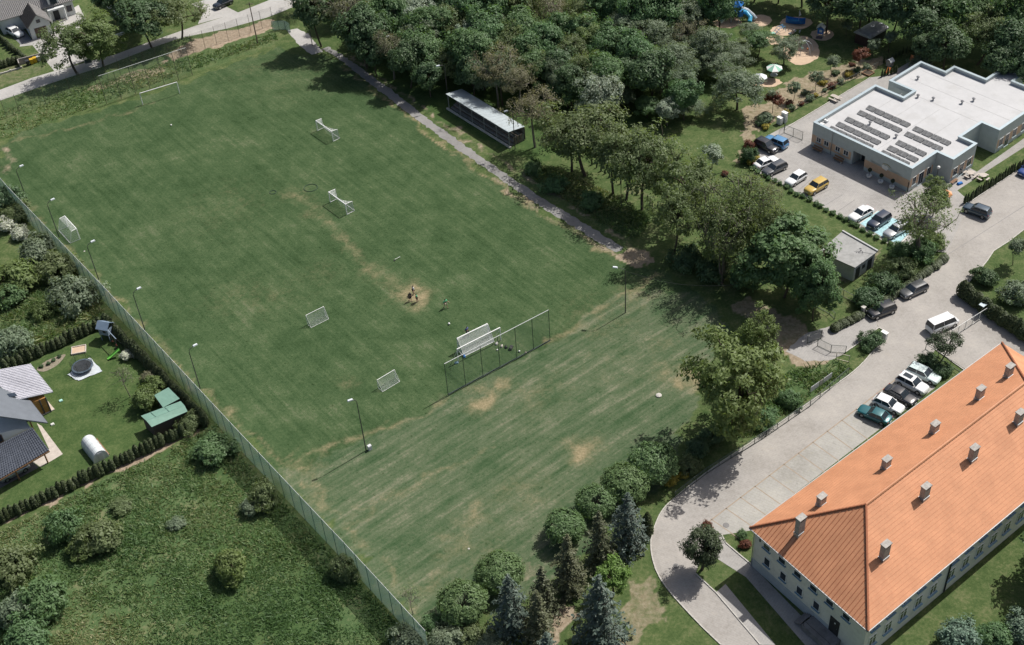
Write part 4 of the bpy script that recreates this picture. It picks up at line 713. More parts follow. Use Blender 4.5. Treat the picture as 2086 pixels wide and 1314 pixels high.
rf = MB().add([L(0, 0, EZ), L(OL, 0, EZ), L(OL, OVL, EZ), L(0, OVL, EZ), L(hw, hw, RZ), L(hw, OVL-hw, RZ)], [(0, 1, 4), (1, 2, 5, 4), (2, 3, 5), (3, 0, 4, 5)]).add([L(0, 0, EZ-.18), L(OL, 0, EZ-.18), L(OL, OVL, EZ-.18), L(0, OVL, EZ-.18)], [(3, 2, 1, 0)])
rf.f += [(0+6, 1+6, 1, 0), (1+6, 2+6, 2, 1), (2+6, 3+6, 3, 2), (3+6, 0+6, 0, 3)]; rf = rf.build('roof', M_TILE, ob)
nrmF = (L(OL, 0, EZ)-L(0, 0, EZ)).cross(L(hw, hw, RZ)-L(0, 0, EZ)).normalized()
def rib_plane(p0, along, slope_pt, n, u0, u1, lim, w=.12, h=.05, name='tile_course'):
    pass
# tile courses: on the hip end they run from eave up to the hips, on the long sides along the slope
k = 36
def tri_roll(i):
    u = OL*(i+.5)/k; s = (u/hw if u < hw else (OL-u)/hw); a = L(u, 0, EZ+.02); 
    top = L(u, hw*s, EZ+(RZ-EZ)*s+.02); return a, top
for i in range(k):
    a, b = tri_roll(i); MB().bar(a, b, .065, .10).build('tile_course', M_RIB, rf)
# horizontal lines of tile noses on the two long slopes
for side in (0, 1):
    for j in range(1, 22):
        s = j/22; z = EZ+(RZ-EZ)*s+.012; u = hw*s if side == 0 else OL-hw*s; MB().bar(L(u, hw*s, z), L(u, OVL-hw*s, z), .035, .03).build('tile_course', M_NOSE, rf)
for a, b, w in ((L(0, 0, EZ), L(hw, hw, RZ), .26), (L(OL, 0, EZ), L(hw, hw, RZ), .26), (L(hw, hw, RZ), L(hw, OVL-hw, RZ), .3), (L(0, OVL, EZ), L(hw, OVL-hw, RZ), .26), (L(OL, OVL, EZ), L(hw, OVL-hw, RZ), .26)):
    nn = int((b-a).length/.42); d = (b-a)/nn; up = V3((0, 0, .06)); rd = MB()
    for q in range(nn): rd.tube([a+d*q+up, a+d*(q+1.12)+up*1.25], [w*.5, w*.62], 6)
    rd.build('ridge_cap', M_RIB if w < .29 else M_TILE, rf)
for a, b in ((L(-.06, 0, EZ-.08), L(-.06, OVL, EZ-.08)), (L(OL+.06, 0, EZ-.08), L(OL+.06, OVL, EZ-.08)), (L(0, -.06, EZ-.08), L(OL, -.06, EZ-.08))): MB().tube([a, b], .08, 6).build('gutter', mat('grey_gutter', (.30, .30, .30), .5, .5), ob)
MB().prism([tuple(L(u, v, 0)[:2]) for u, v in ((ov, ov), (OL-ov, ov), (OL-ov, OVL-ov), (ov, OVL-ov))], 0, EZ-.1).build('wall', M_OW, ob)
MB().prism([tuple(L(u, v, 0)[:2]) for u, v in ((ov-.07, ov-.07), (ov+.0, OVL-ov), (OL-ov, OVL-ov), (OL-ov, ov-.07))][:4] if 0 else [tuple(L(u, v, 0)[:2]) for u, v in ((ov-.05, ov-.05), (OL-ov-3.6, ov-.05), (OL-ov-3.6, ov), (ov-.05, ov))], 0, 1.5).build('plinth', M_OPL, ob)
def wl(u, v, z, du, dv, dz, name, mt, parent=ob):
    c = [L(u+i*du/2, v+j*dv/2, z+q*dz/2) for q in (-1, 1) for i, j in ((-1, -1), (1, -1), (1, 1), (-1, 1))]
    return MB().add(c, [(3, 2, 1, 0), (4, 5, 6, 7), (0, 1, 5, 4), (1, 2, 6, 5), (2, 3, 7, 6), (3, 0, 4, 7)]).build(name, mt, parent)
M_LINTEL = mat('violet_grey_window_head', (.17, .18, .24), .6)
def owin(u, v, z, w, h, end):
    if end:
        o = wl(u, v, z, w, .10, h, 'window', M_WHITE); wl(u, v-.035, z, w-.2, .06, h-.2, 'pane', M_GLASS, o); wl(u, v-.1, z-h/2-.05, w+.2, .22, .07, 'sill', M_FRAMEB, o)
    else:
        o = wl(u, v, z, .10, w, h, 'window', M_WHITE)
        for a in (-1, 1):
            wl(u+.035, v+a*w*.23, z-.14*h, .06, w*.34, h*.58, 'pane', M_GLASS, o); wl(u+.035, v+a*w*.23, z+.33*h, .06, w*.34, h*.2, 'pane', M_GLASS, o)
        wl(u+.12, v, z-h/2-.06, .26, w+.3, .08, 'sill', M_FRAMEB, o)
for q in range(6): owin(ov+2.0+q*2.45 if q < 6 else 0, ov-.02, 5.4, 1.15, .9, True) if q < 6 else None
for q in range(4): owin(ov+2.3+q*2.6, ov-.02, 3.0, 1.0, 1.35, True)
wl(ov+.9, ov-.04, 5.6, .16, .1, .5, 'wall_bracket', M_DARK)
dw = wl(ov+12.9, ov-.03, 2.25, 1.35, .12, 2.5, 'door', mat('black_door', (.025, .025, .027), .6)); wl(ov+13.0, ov-.11, 2.9, .15, .04, .2, 'door_pane', M_WHITE, dw); wl(ov+13.35, ov-.13, 2.2, .05, .08, .2, 'handle', M_METAL, dw)
stp = wl(ov+12.0, ov-1.0, .47, 4.2, 1.9, .94, 'entrance_stair', mat('stair_stone', (.20, .19, .185), .9, var=.2)); 
for q in range(3): wl(ov+9.5-q*.3, ov-1.0, .70-.24*q, .3, 1.9, .14, 'step', MATS['stair_stone'], stp)
MB().tube([L(ov+10.1, ov-1.9, .94), L(ov+10.1, ov-1.9, 1.9), L(ov+14.0, ov-1.9, 1.9), L(ov+14.0, ov-1.9, .94)], .03, 5).build('railing', M_DARK, stp)
for q in range(18):
    v = 2.0+q*2.62
    if v > OVL-3: break
    owin(OL-ov+.02, v+(.6 if q > 4 else 0), 2.9, 1.25, 1.75, False); owin(OL-ov+.02, v+(.6 if q > 4 else 0), 5.8, 1.25, 1.5, False)
MB().tube([L(OL-ov+.1, 15.0, EZ-.2), L(OL-ov+.1, 15.0, .2)], .09, 6).build('downpipe', M_DARK, ob)
for q in range(16): owin(ov-.02, 2.5+q*2.7, 3.0, 1.2, 1.5, False)
MB().tube([L(ov-.05, ov-.1, EZ-.2), L(ov-.05, ov-.1, .1)], .06, 6).build('downpipe', M_METAL, ob)
OM = Matrix(((OU.x, OV.x), (OU.y, OV.y))).inverted()
def chimney(top, base):
    """vertical stack standing where its foot shows on the roof"""
    z = 9.0
    for _ in range(12):
        q = G(*base, z)-V3((A0.x, A0.y, 0)); u, v = OM @ V3((q.x, q.y)); z = EZ+(RZ-EZ)*min(1, max(0, min(u, OL-u, v))/hw)
    w = G(*base, z); zt = min(np.linspace(z+.6, z+4, 120), key=lambda t: (G(*top, t)-V3((w.x, w.y, t))).length); zb = z-.5
    c = wl(u, v, (zb+zt)/2, .66, 1.02, zt-zb, 'chimney', M_CHIM); wl(u, v, zt+.05, .80, 1.16, .12, 'chimney_cap', M_CHIM, c)
    for s in (-.3, 0, .3): wl(u, v+s, zt-.22, .70, .17, .15, 'flue_opening', M_DARK, c)
    wl(u, v, z-.02, .76, 1.12, .5, 'flashing', mat('zinc_flashing', (.42, .47, .50), .4, .6), c)
for t, b in [((1675, 1011), (1672, 1027)), ((1807, 935), (1804, 952)), ((1906, 863), (1902, 880)), ((2000, 791), (1994, 811)), ((2060, 746), (2053, 766)), ((1635, 1055), (1628, 1085)), ((1797, 1106), (1800, 1135)), ((1878, 988), (1882, 1013)), ((1976, 909), (1980, 935)), ((2069, 837), (2073, 861))]: chimney(t, b)
# ------------------------------------------------------------------ substation
g = G(1672, 500, 2.9); sub = empty('substation', (g.x, g.y, 0), 0, 'small flat-roofed grey substation beside the chestnut trees', 'building')
SP = [G(x, y, 2.9)-V3((g.x, g.y, 0)) for x, y in ((1668, 512), (1716, 471), (1788, 512), (1742, 545))]
cen = sum((q for q in SP), V3())/4; sc = lambda t, z: [tuple((cen+(q-cen)*t)[:2]) for q in SP]
MB().prism(sc(.93, 0), 0, 2.7).build('wall', mat('pale_render', (.42, .43, .42), .9, dirt=(.3, .3, .28)), sub); MB().prism(sc(1, 0), 2.7, 2.88).build('roof', mat('grey_felt', (.30, .30, .29), .95, var=.12, dirt=(.22, .22, .21)), sub)
MB().bar(SP[1]+V3((0, 0, .06)), SP[2]+V3((0, 0, .06)), .25, .25).build('parapet', MATS['pale_render'], sub)
e = (SP[3]-SP[2]); w0 = cen+(SP[2]-cen)*.93; w1 = cen+(SP[3]-cen)*.93
for t0, t1, z0, z1, nm in ((.12, .34, .1, 2.1, 'door'), (.45, .6, 1.2, 1.9, 'window'), (.7, .9, .1, 2.1, 'door')):
    a, b = w0.lerp(w1, t0), w0.lerp(w1, t1); nn = V3(((b-a).y, -(b-a).x, 0)).normalized(); nn = nn if nn.dot(a-cen) > 0 else -nn
    MB().add([V3((*(p+nn*.03)[:2], z)) for p, z in ((a, z0), (b, z0), (b, z1), (a, z1))]+[V3((*(p-nn*.03)[:2], z)) for p, z in ((a, z0), (b, z0), (b, z1), (a, z1))], [(0, 1, 2, 3), (0, 4, 5, 1), (1, 5, 6, 2), (2, 6, 7, 3), (3, 7, 4, 0)]).build(nm, M_DARK, sub)
# ------------------------------------------------------------------ grandstand
SZ = 3.3; s0 = G(1038, 268, SZ); s1 = G(910, 190, SZ); su = (s1-s0); SL = su.length; yaw = math.atan2(su.y, su.x)
gs = empty('grandstand', (s0.x, s0.y, 0), yaw, 'long open grandstand with pale sheet-metal roof and posts', 'grandstand')
M_SHEET = mat('pale_sheet', (.45, .51, .53), .45, .3, .08, dirt=(.36, .38, .37)); M_STEEL = mat('grey_post', (.27, .28, .27), .6); M_PLANK = mat('weathered_plank', (.15, .125, .10), .9, var=.25, scale=3)
D = 3.4; np_ = 18
for i in range(np_):
    a, b = i*SL/np_+.01, (i+1)*SL/np_-.01; MB().add([(a, .25, SZ), (b, .25, SZ), (b, -D, SZ-.5), (a, -D, SZ-.5), (a, .25, SZ-.06), (b, .25, SZ-.06), (b, -D, SZ-.56), (a, -D, SZ-.56)], [(0, 3, 2, 1), (4, 5, 6, 7), (0, 1, 5, 4), (2, 3, 7, 6), (1, 2, 6, 5), (3, 0, 4, 7)]).build('roof_sheet', M_SHEET, gs)
for i in range(6):
    x = .3+i*(SL-.6)/5; MB().box((x, 0, SZ/2-.05), (.11, .11, SZ-.1)).build('post', M_STEEL, gs); MB().box((x, -D+.1, 1.38), (.11, .11, 2.76)).build('post', M_STEEL, gs); MB().bar((x, .2, SZ-.12), (x, -D, SZ-.62), .08, .1).build('rafter', M_STEEL, gs); MB().bar((x, 0, SZ-.9), (x, -.9, SZ-.28), .06).build('brace', M_STEEL, gs)
MB().box((SL/2, -D+.02, 1.35), (SL, .06, 2.5)).build('back_wall', M_PLANK, gs); MB().box((SL/2, .15, .13), (SL+.4, .35, .26)).build('front_kerb', M_KERB, gs)
for k in range(4):
    MB().box((SL/2, -.75-k*.72, .14+.17*k), (SL-.4, .7, .28+.34*k)).build('tier', mat('stand_concrete', (.22, .215, .2), .95, var=.2), gs); MB().box((SL/2, -.85-k*.72, .68+.34*k-.28), (SL-.5, .26, .05)).build('seat_plank', M_PLANK, gs)
for k in range(3): MB().box((-.05, -1-.7*k, 1.0), (.05, .5, 1.4)).build('end_board', M_PLANK, gs)
# ------------------------------------------------------------------ houses
M_LT = mat('pale_glare_tile', (.46, .46, .50), .28, var=.12, scale=2); M_DT = mat('navy_tile', (.075, .085, .105), .32, var=.2, scale=2); M_GT = mat('graphite_tile', (.135, .15, .17), .42, var=.08, scale=1); M_HW = mat('white_render', (.60, .62, .61), .85, var=.04); M_TER = mat('beige_paver', (.46, .41, .36), .9); M_PINE = mat('orange_wood', (.40, .20, .06), .6, var=.25, scale=5); M_BROWN = mat('brown_steel', (.10, .062, .045), .6); M_ANTH = mat('anthracite', (.05, .052, .056), .6)  # wing roof tile: sun glare put into the colour as a paler grey
def slab(name, pts, t, mt, parent, org):
    """thick roof plane through world points (counter-clockwise from above)"""
    P = [V3(p)-org for p in pts]; n = (P[1]-P[0]).cross(P[2]-P[0]).normalized(); n = n if n.z > 0 else -n; k = len(P); vs = P+[p-n*t for p in P]
    return MB().add(vs, [tuple(range(k)), tuple(range(k, 2*k))[::-1]]+[(i, (i+1) % k, k+(i+1) % k, k+i) for i in range(k)]).build(name, mt, parent)
def rolls(parent, org, e0, e1, r0, r1, n, mt, rad=.07, steps=0):
    """tile rolls from the eave line e0-e1 up to r0-r1, each course stepped"""
    e0, e1, r0, r1 = [V3(q)-org for q in (e0, e1, r0, r1)]; nn = (e1-e0).cross(r0-e0).normalized(); nn = nn if nn.z > 0 else -nn
    for i in range(n):
        t = (i+.5)/n; a, b = e0.lerp(e1, t)+nn*.02, r0.lerp(r1, t)+nn*.02; m_ = MB(); st = steps or max(3, int((b-a).length/.36)); d = (b-a)/st
        for j in range(st): m_.tube([a+d*j+nn*.03, a+d*(j+1)], [rad*1.15, rad*.8], 5)
        m_.build('tile_course', mt, parent)
# garden house at the left edge
org = G(60, 830, 0); hs = empty('garden_house', org, 0, 'white house with grey roof and carport, cut by the left edge', 'house')
e0, e1 = G(108, 798, 2.9), G(62, 741, 2.9); r0, r1 = G(30, 815, 4.4), G(-30, 758, 4.4)
wing = slab('wing_roof', [e0, e1, r1, r0], .14, M_LT, hs, org); rolls(wing, org, e0, e1, r0, r1, 20, M_LT, .09)
a, b, c, d = G(97, 861, 3.2), G(62, 816, 3.2), G(-45, 770, 6.6), G(-20, 845, 7.0)
slab('main_roof', [a, b, c, d], .18, M_GT, hs, org); MB().tube([a-org+V3((0, 0, -.1)), b-org+V3((0, 0, -.1))], .07, 6).build('gutter', M_ANTH, hs)
w0, w1 = G(78, 905, 0), G(-30, 960, 0); dn = (w1-w0).normalized(); up_ = V3((-dn.y, dn.x, 0)); up_ = up_ if up_.y > 0 else -up_
MB().prism([tuple((q-org)[:2]) for q in (w0, w1, w1+up_*8, w0+up_*6.4)], 0, 3.0).build('wall', M_HW, hs)
MB().add([V3((*(w0-org)[:2], 3.0)), V3((*(w1-org)[:2], 3.0)), V3((*(w1-org)[:2], 5.9)), V3((*(w0.lerp(w1, .25)-org)[:2], 4.2))], [(0, 1, 2, 3)]).build('gable_wall', M_HW, hs)
q0, q1 = w0.lerp(w1, .50), w0.lerp(w1, .66); nn = -up_*.05; wn_ = MB().add([V3((*(p+nn-org)[:2], z)) for p, z in ((q0, 3.2), (q1, 3.2), (q1, 4.6), (q0, 4.6))], [(0, 1, 2, 3)]).build('window', M_BROWN, hs); nn = -up_*.07
q0, q1 = w0.lerp(w1, .52), w0.lerp(w1, .64); MB().add([V3((*(p+nn-org)[:2], z)) for p, z in ((q0, 3.5), (q1, 3.5), (q1, 4.5), (q0, 4.5))], [(0, 1, 2, 3)]).build('pane', M_GLASS, wn_)
t0, t1 = G(104, 838, 0), G(68, 852, 0)   # wooden terrace wall under the wing
MB().prism([tuple((q-org)[:2]) for q in (t0, t1, t1+V3((-.6, 4.5, 0)), t0+V3((-2.5, 4.5, 0)))], 0, 2.7).build('terrace_wall', M_PINE, hs)
for t in (0, .35, 1): p = t0.lerp(t1, t)-org+V3((.05, -.07, 0)); MB().box((p.x, p.y, 1.4), (.14, .14, 2.8)).build('terrace_post', M_ANTH, hs)
MB().prism([tuple((q-org)[:2]) for q in (G(112, 835), G(76, 852), G(70, 835), G(95, 815))], 0, .15).build('terrace_step', M_TER, hs)
slab('skylight', [G(8, 803, 5.1), G(30, 800, 4.7), G(36, 806, 4.7), G(12, 810, 5.1)], .02, M_GLASS, hs, org)
sheet('terrace_paving', [(75, 862), (85, 868), (128, 925), (83, 952), (60, 935), (100, 915)], .02, M_TER)
org2 = G(98, 943, 0); cp = empty('carport', org2, 0, 'carport with dark navy tiled roof on brown posts at the left edge', 'carport')
e0, e1 = G(-25, 990, 2.5), G(100, 917, 2.5); r0, r1 = G(-25, 917, 3.6), G(66, 871, 3.6)
cr_ = slab('roof', [e0, e1, r1, r0], .14, M_DT, cp, org2); rolls(cr_, org2, e0, e1, r0, r1, 26, M_DT, .085)
for p in (G(98, 943), G(40, 978), G(72, 884)): MB().box((p-org2)+V3((0, 0, 1.25)), (.16, .16, 2.5)).build('post', M_WOOD, cp)
MB().bar(e0-org2+V3((0, 0, -.2)), e1-org2+V3((0, 0, -.2)), .14, .2).build('beam', M_WOOD, cp)
sheet('carport_floor', [(-10, 1000), (80, 952), (60, 935), (-10, 960)], .018, mat('dark_paver', (.11, .11, .11), .9))
# L-shaped shed with green roof
sh0 = G(290, 870, 0); shd = empty('garden_shed', sh0, 0, 'L-shaped garden shed with green sheet roof beside the hedge', 'shed'); M_GRN = mat('green_sheet', (.17, .30, .235), .5, .1, .08); M_SHW = mat('shed_wall', (.07, .06, .05), .9)
z = 2.3; P = [G(287, 847, z), G(345, 822, 2.7), G(382, 838, z), G(310, 872, z-.1), G(355, 800, z+.1), G(315, 806, z), G(343, 790, z), G(366, 815, 2.7)]
slab('roof', [P[0], G(368, 817, z+.3), G(376, 826, z+.3), G(298, 857, z+.3)], .05, M_GRN, shd, sh0); slab('roof_front', [G(298, 857, z+.29), G(376, 826, z+.29), G(382, 838, z-.15), G(309, 870, z-.15)], .05, M_GRN, shd, sh0); slab('side_roof', [G(314, 805, z), G(343, 789, z+.2), G(366, 812, z+.2), G(332, 830, z)], .05, M_GRN, shd, sh0)
MB().prism([tuple((q-sh0)[:2]) for q in (G(290, 850, 2.2), G(368, 819, 2.2), G(380, 836, 2.2), G(310, 867, 2.2))], 0, 2.15).build('wall', M_SHW, shd); MB().prism([tuple((q-sh0)[:2]) for q in (G(317, 806, 2.2), G(342, 792, 2.2), G(362, 812, 2.2), G(334, 827, 2.2))], 0, 2.2).build('side_wall', M_SHW, shd)
for t in (.25, .6): a = P[0].lerp(G(368, 817, z+.3), t); b = G(298, 857, z+.3).lerp(G(376, 826, z+.3), t); MB().bar(a-sh0+V3((0, 0, .03)), b-sh0+V3((0, 0, .03)), .06).build('seam', M_GRN, shd)
# greenhouse
ga, gb = G(182, 905, 0), G(208, 938, 0); gu = (gb-ga); gl = gu.length+.6; gh = empty('greenhouse', (ga+gb)/2, math.atan2(gu.y, gu.x), 'white barrel-vaulted plastic greenhouse behind the thuja row', 'greenhouse'); gh.scale = (.84, .84, .84); M_FILM = mat('milky_film', (.58, .62, .62), .35, var=.06)
vs = []; nseg = 14
for x in (-gl/2, gl/2): vs += [(x, 1.25*math.cos(math.pi*i/nseg), 2.05*math.sin(math.pi*i/nseg)**.8) for i in range(nseg+1)]
MB().add(vs, [(i, i+1, nseg+2+i, nseg+1+i) for i in range(nseg)]+[tuple(range(nseg+1)), tuple(range(nseg+1, 2*nseg+2))[::-1]]).build('film', M_FILM, gh)
for j in range(5): x = -gl/2+j*gl/4; MB().tube([(x, 1.27*math.cos(math.pi*i/nseg), 2.07*math.sin(math.pi*i/nseg)**.8) for i in range(nseg+1)], .025, 4).build('hoop', M_PLASTIC, gh)
MB().box((gl/2+.03, 0, .85), (.05, .8, 1.7)).build('door', M_PLASTIC, gh); MB().box((-.2, 1.35, .12), (gl, .25, .24)).build('base_board', M_WOOD, gh)
# house beyond the village road
org = G(66, 81, 0); h2 = empty('village_house', org, 0, 'white house with grey tiled roofs and a gabled garage beyond the road', 'house')
GW0, GW1 = G(66.5, 81), G(108.6, 68.6); gd = (GW1-GW0).normalized(); gn = V3((-gd.y, gd.x, 0)); gw = (GW1-GW0).length; dep = 6.0
M_RT = mat('grey_tile', (.27, .26, .25), .55, var=.15, scale=3); M_RT2 = mat('brown_grey_tile', (.12, .108, .098), .6, var=.2, scale=3)
def w2(u, v, z): return GW0-org+gd*u+gn*v+V3((0, 0, z))
gh_, rh = 2.9, 5.2
MB().add([w2(0, 0, 0), w2(gw, 0, 0), w2(gw, 0, gh_), w2(gw/2, 0, rh-.1), w2(0, 0, gh_), w2(0, dep, 0), w2(gw, dep, 0), w2(gw, dep, gh_), w2(gw/2, dep, rh-.1), w2(0, dep, gh_)], [(0, 1, 2, 3, 4), (5, 0, 4, 9), (1, 6, 7, 2), (6, 5, 9, 8, 7)]).build('garage_wall', M_HW, h2)
for s in (0, 1):
    e = -.4 if s == 0 else gw+.4; r_ = slab('garage_roof', [w2(e, -.35, gh_-.15)+org, w2(gw/2, -.35, rh)+org, w2(gw/2, dep, rh)+org, w2(e, dep, gh_-.15)+org], .12, M_RT2 if s == 0 else M_RT, h2, org)
    rolls(r_, org, w2(e, -.3, gh_-.12)+org, w2(e, dep, gh_-.12)+org, w2(gw/2, -.3, rh+.03)+org, w2(gw/2, dep, rh+.03)+org, 16, M_RT2 if s == 0 else M_RT, .07)
def fl(u0, u1, z0, z1, v, nm, mt, par=h2): return MB().add([w2(u0, v, z0), w2(u1, v, z0), w2(u1, v, z1), w2(u0, v, z1), w2(u0, v+.06, z0), w2(u1, v+.06, z0), w2(u1, v+.06, z1), w2(u0, v+.06, z1)], [(0, 1, 2, 3), (0, 4, 5, 1), (1, 5, 6, 2), (2, 6, 7, 3), (3, 7, 4, 0)]).build(nm, mt, par)
gdr = fl(gw*.22, gw*.78, .02, 2.2, -.05, 'garage_door', M_BROWN)
for k in range(4): fl(gw*.23, gw*.77, .1+k*.53, .55+k*.53, -.07, 'door_panel', M_BROWN, gdr)
wd = fl(gw*.42, gw*.60, 3.2, 3.9, -.05, 'window', M_BROWN); fl(gw*.44, gw*.58, 3.27, 3.83, -.07, 'pane', M_GLASS, wd)
MB().tube([w2(-.05, -.06, gh_), w2(-.05, -.06, 0)], .05, 5).build('downpipe', M_ANTH, h2)
# main body behind the garage
MB().prism([tuple(w2(u, v, 0)[:2]) for u, v in ((-4.5, dep), (gw+6.5, dep-.2), (gw+6.5, dep+10), (-4.5, dep+10))], 0, 3.6).build('wall', M_HW, h2)
for s in (0, 1):
    v0, v1 = (dep-.7, dep+5) if s == 0 else (dep+10.6, dep+5); r_ = slab('main_roof', [w2(-5.2, v0, 3.4)+org, w2(gw+7.1, v0, 3.4)+org, w2(gw+7.1, v1, 7.2)+org, w2(-5.2, v1, 7.2)+org], .15, M_RT, h2, org)
    if s == 0: rolls(r_, org, w2(-5.1, v0, 3.45)+org, w2(gw+7, v0, 3.45)+org, w2(-5.1, v1, 7.25)+org, w2(gw+7, v1, 7.25)+org, 44, M_RT, .08)
pr = MB().prism([tuple(w2(u, v, 0)[:2]) for u, v in ((gw+.9, dep-1.6), (gw+4.4, dep-1.6), (gw+4.4, dep), (gw+.9, dep))], 2.7, 3.05).build('porch_roof', M_HW, h2)
for u in (gw+1.1, gw+4.2): p = w2(u, dep-1.45, 1.35); MB().box(p, (.3, .3, 2.7)).build('porch_column', M_HW, h2)
fl(gw+2.0, gw+3.2, .02, 2.2, dep-.26, 'front_door', M_DARK); wd = fl(gw+4.9, gw+6.0, 1.0, 2.3, dep-.26, 'window', M_BROWN); fl(gw+5.0, gw+5.9, 1.1, 2.2, dep-.29, 'pane', M_GLASS, wd)
dm = MB().prism([tuple(w2(u, v, 0)[:2]) for u, v in ((gw+1.6, dep-.4), (gw+3.8, dep-.4), (gw+3.8, dep+3), (gw+1.6, dep+3))], 3.2, 5.4).build('dormer', M_HW, h2); fl(gw+2.0, gw+3.4, 3.6, 5.0, dep-.47, 'dormer_window', M_GLASS, dm); slab('dormer_roof', [w2(gw+1.3, dep-.8, 5.4)+org, w2(gw+4.1, dep-.8, 5.4)+org, w2(gw+4.1, dep+3.2, 6.6)+org, w2(gw+1.3, dep+3.2, 6.6)+org], .12, M_RT2, h2, org)
slab('side_canopy', [G(-30, 52, 2.6), G(28, 37, 2.6), G(35, 20, 3.2), G(-30, 20, 3.4)], .1, M_RT2, h2, org)
sheet('house_apron', [(12, 62), (42, 91), (66, 82), (40, 50)], .012, mat('dark_apron', (.16, .165, .175), .9))
# ------------------------------------------------------------------ vehicles
M_TYRE = mat('tyre', (.02, .02, .02), .85); M_RIM = mat('rim', (.45, .46, .47), .35, .8); M_CGL = mat('car_glass', (.025, .035, .045), .05, var=.1); M_HEAD = mat('headlight', (.65, .68, .70), .15, var=.05); M_TAIL = mat('tail_light', (.30, .02, .02), .25); M_TRIM = mat('black_trim', (.025, .025, .027), .6); M_PLATE = mat('number_plate', (.7, .7, .68), .5, var=.03)
def paint(nm, c, metal=.0): return mat('paint_'+nm, c, .28, metal, .03, .8, coat=1.0)
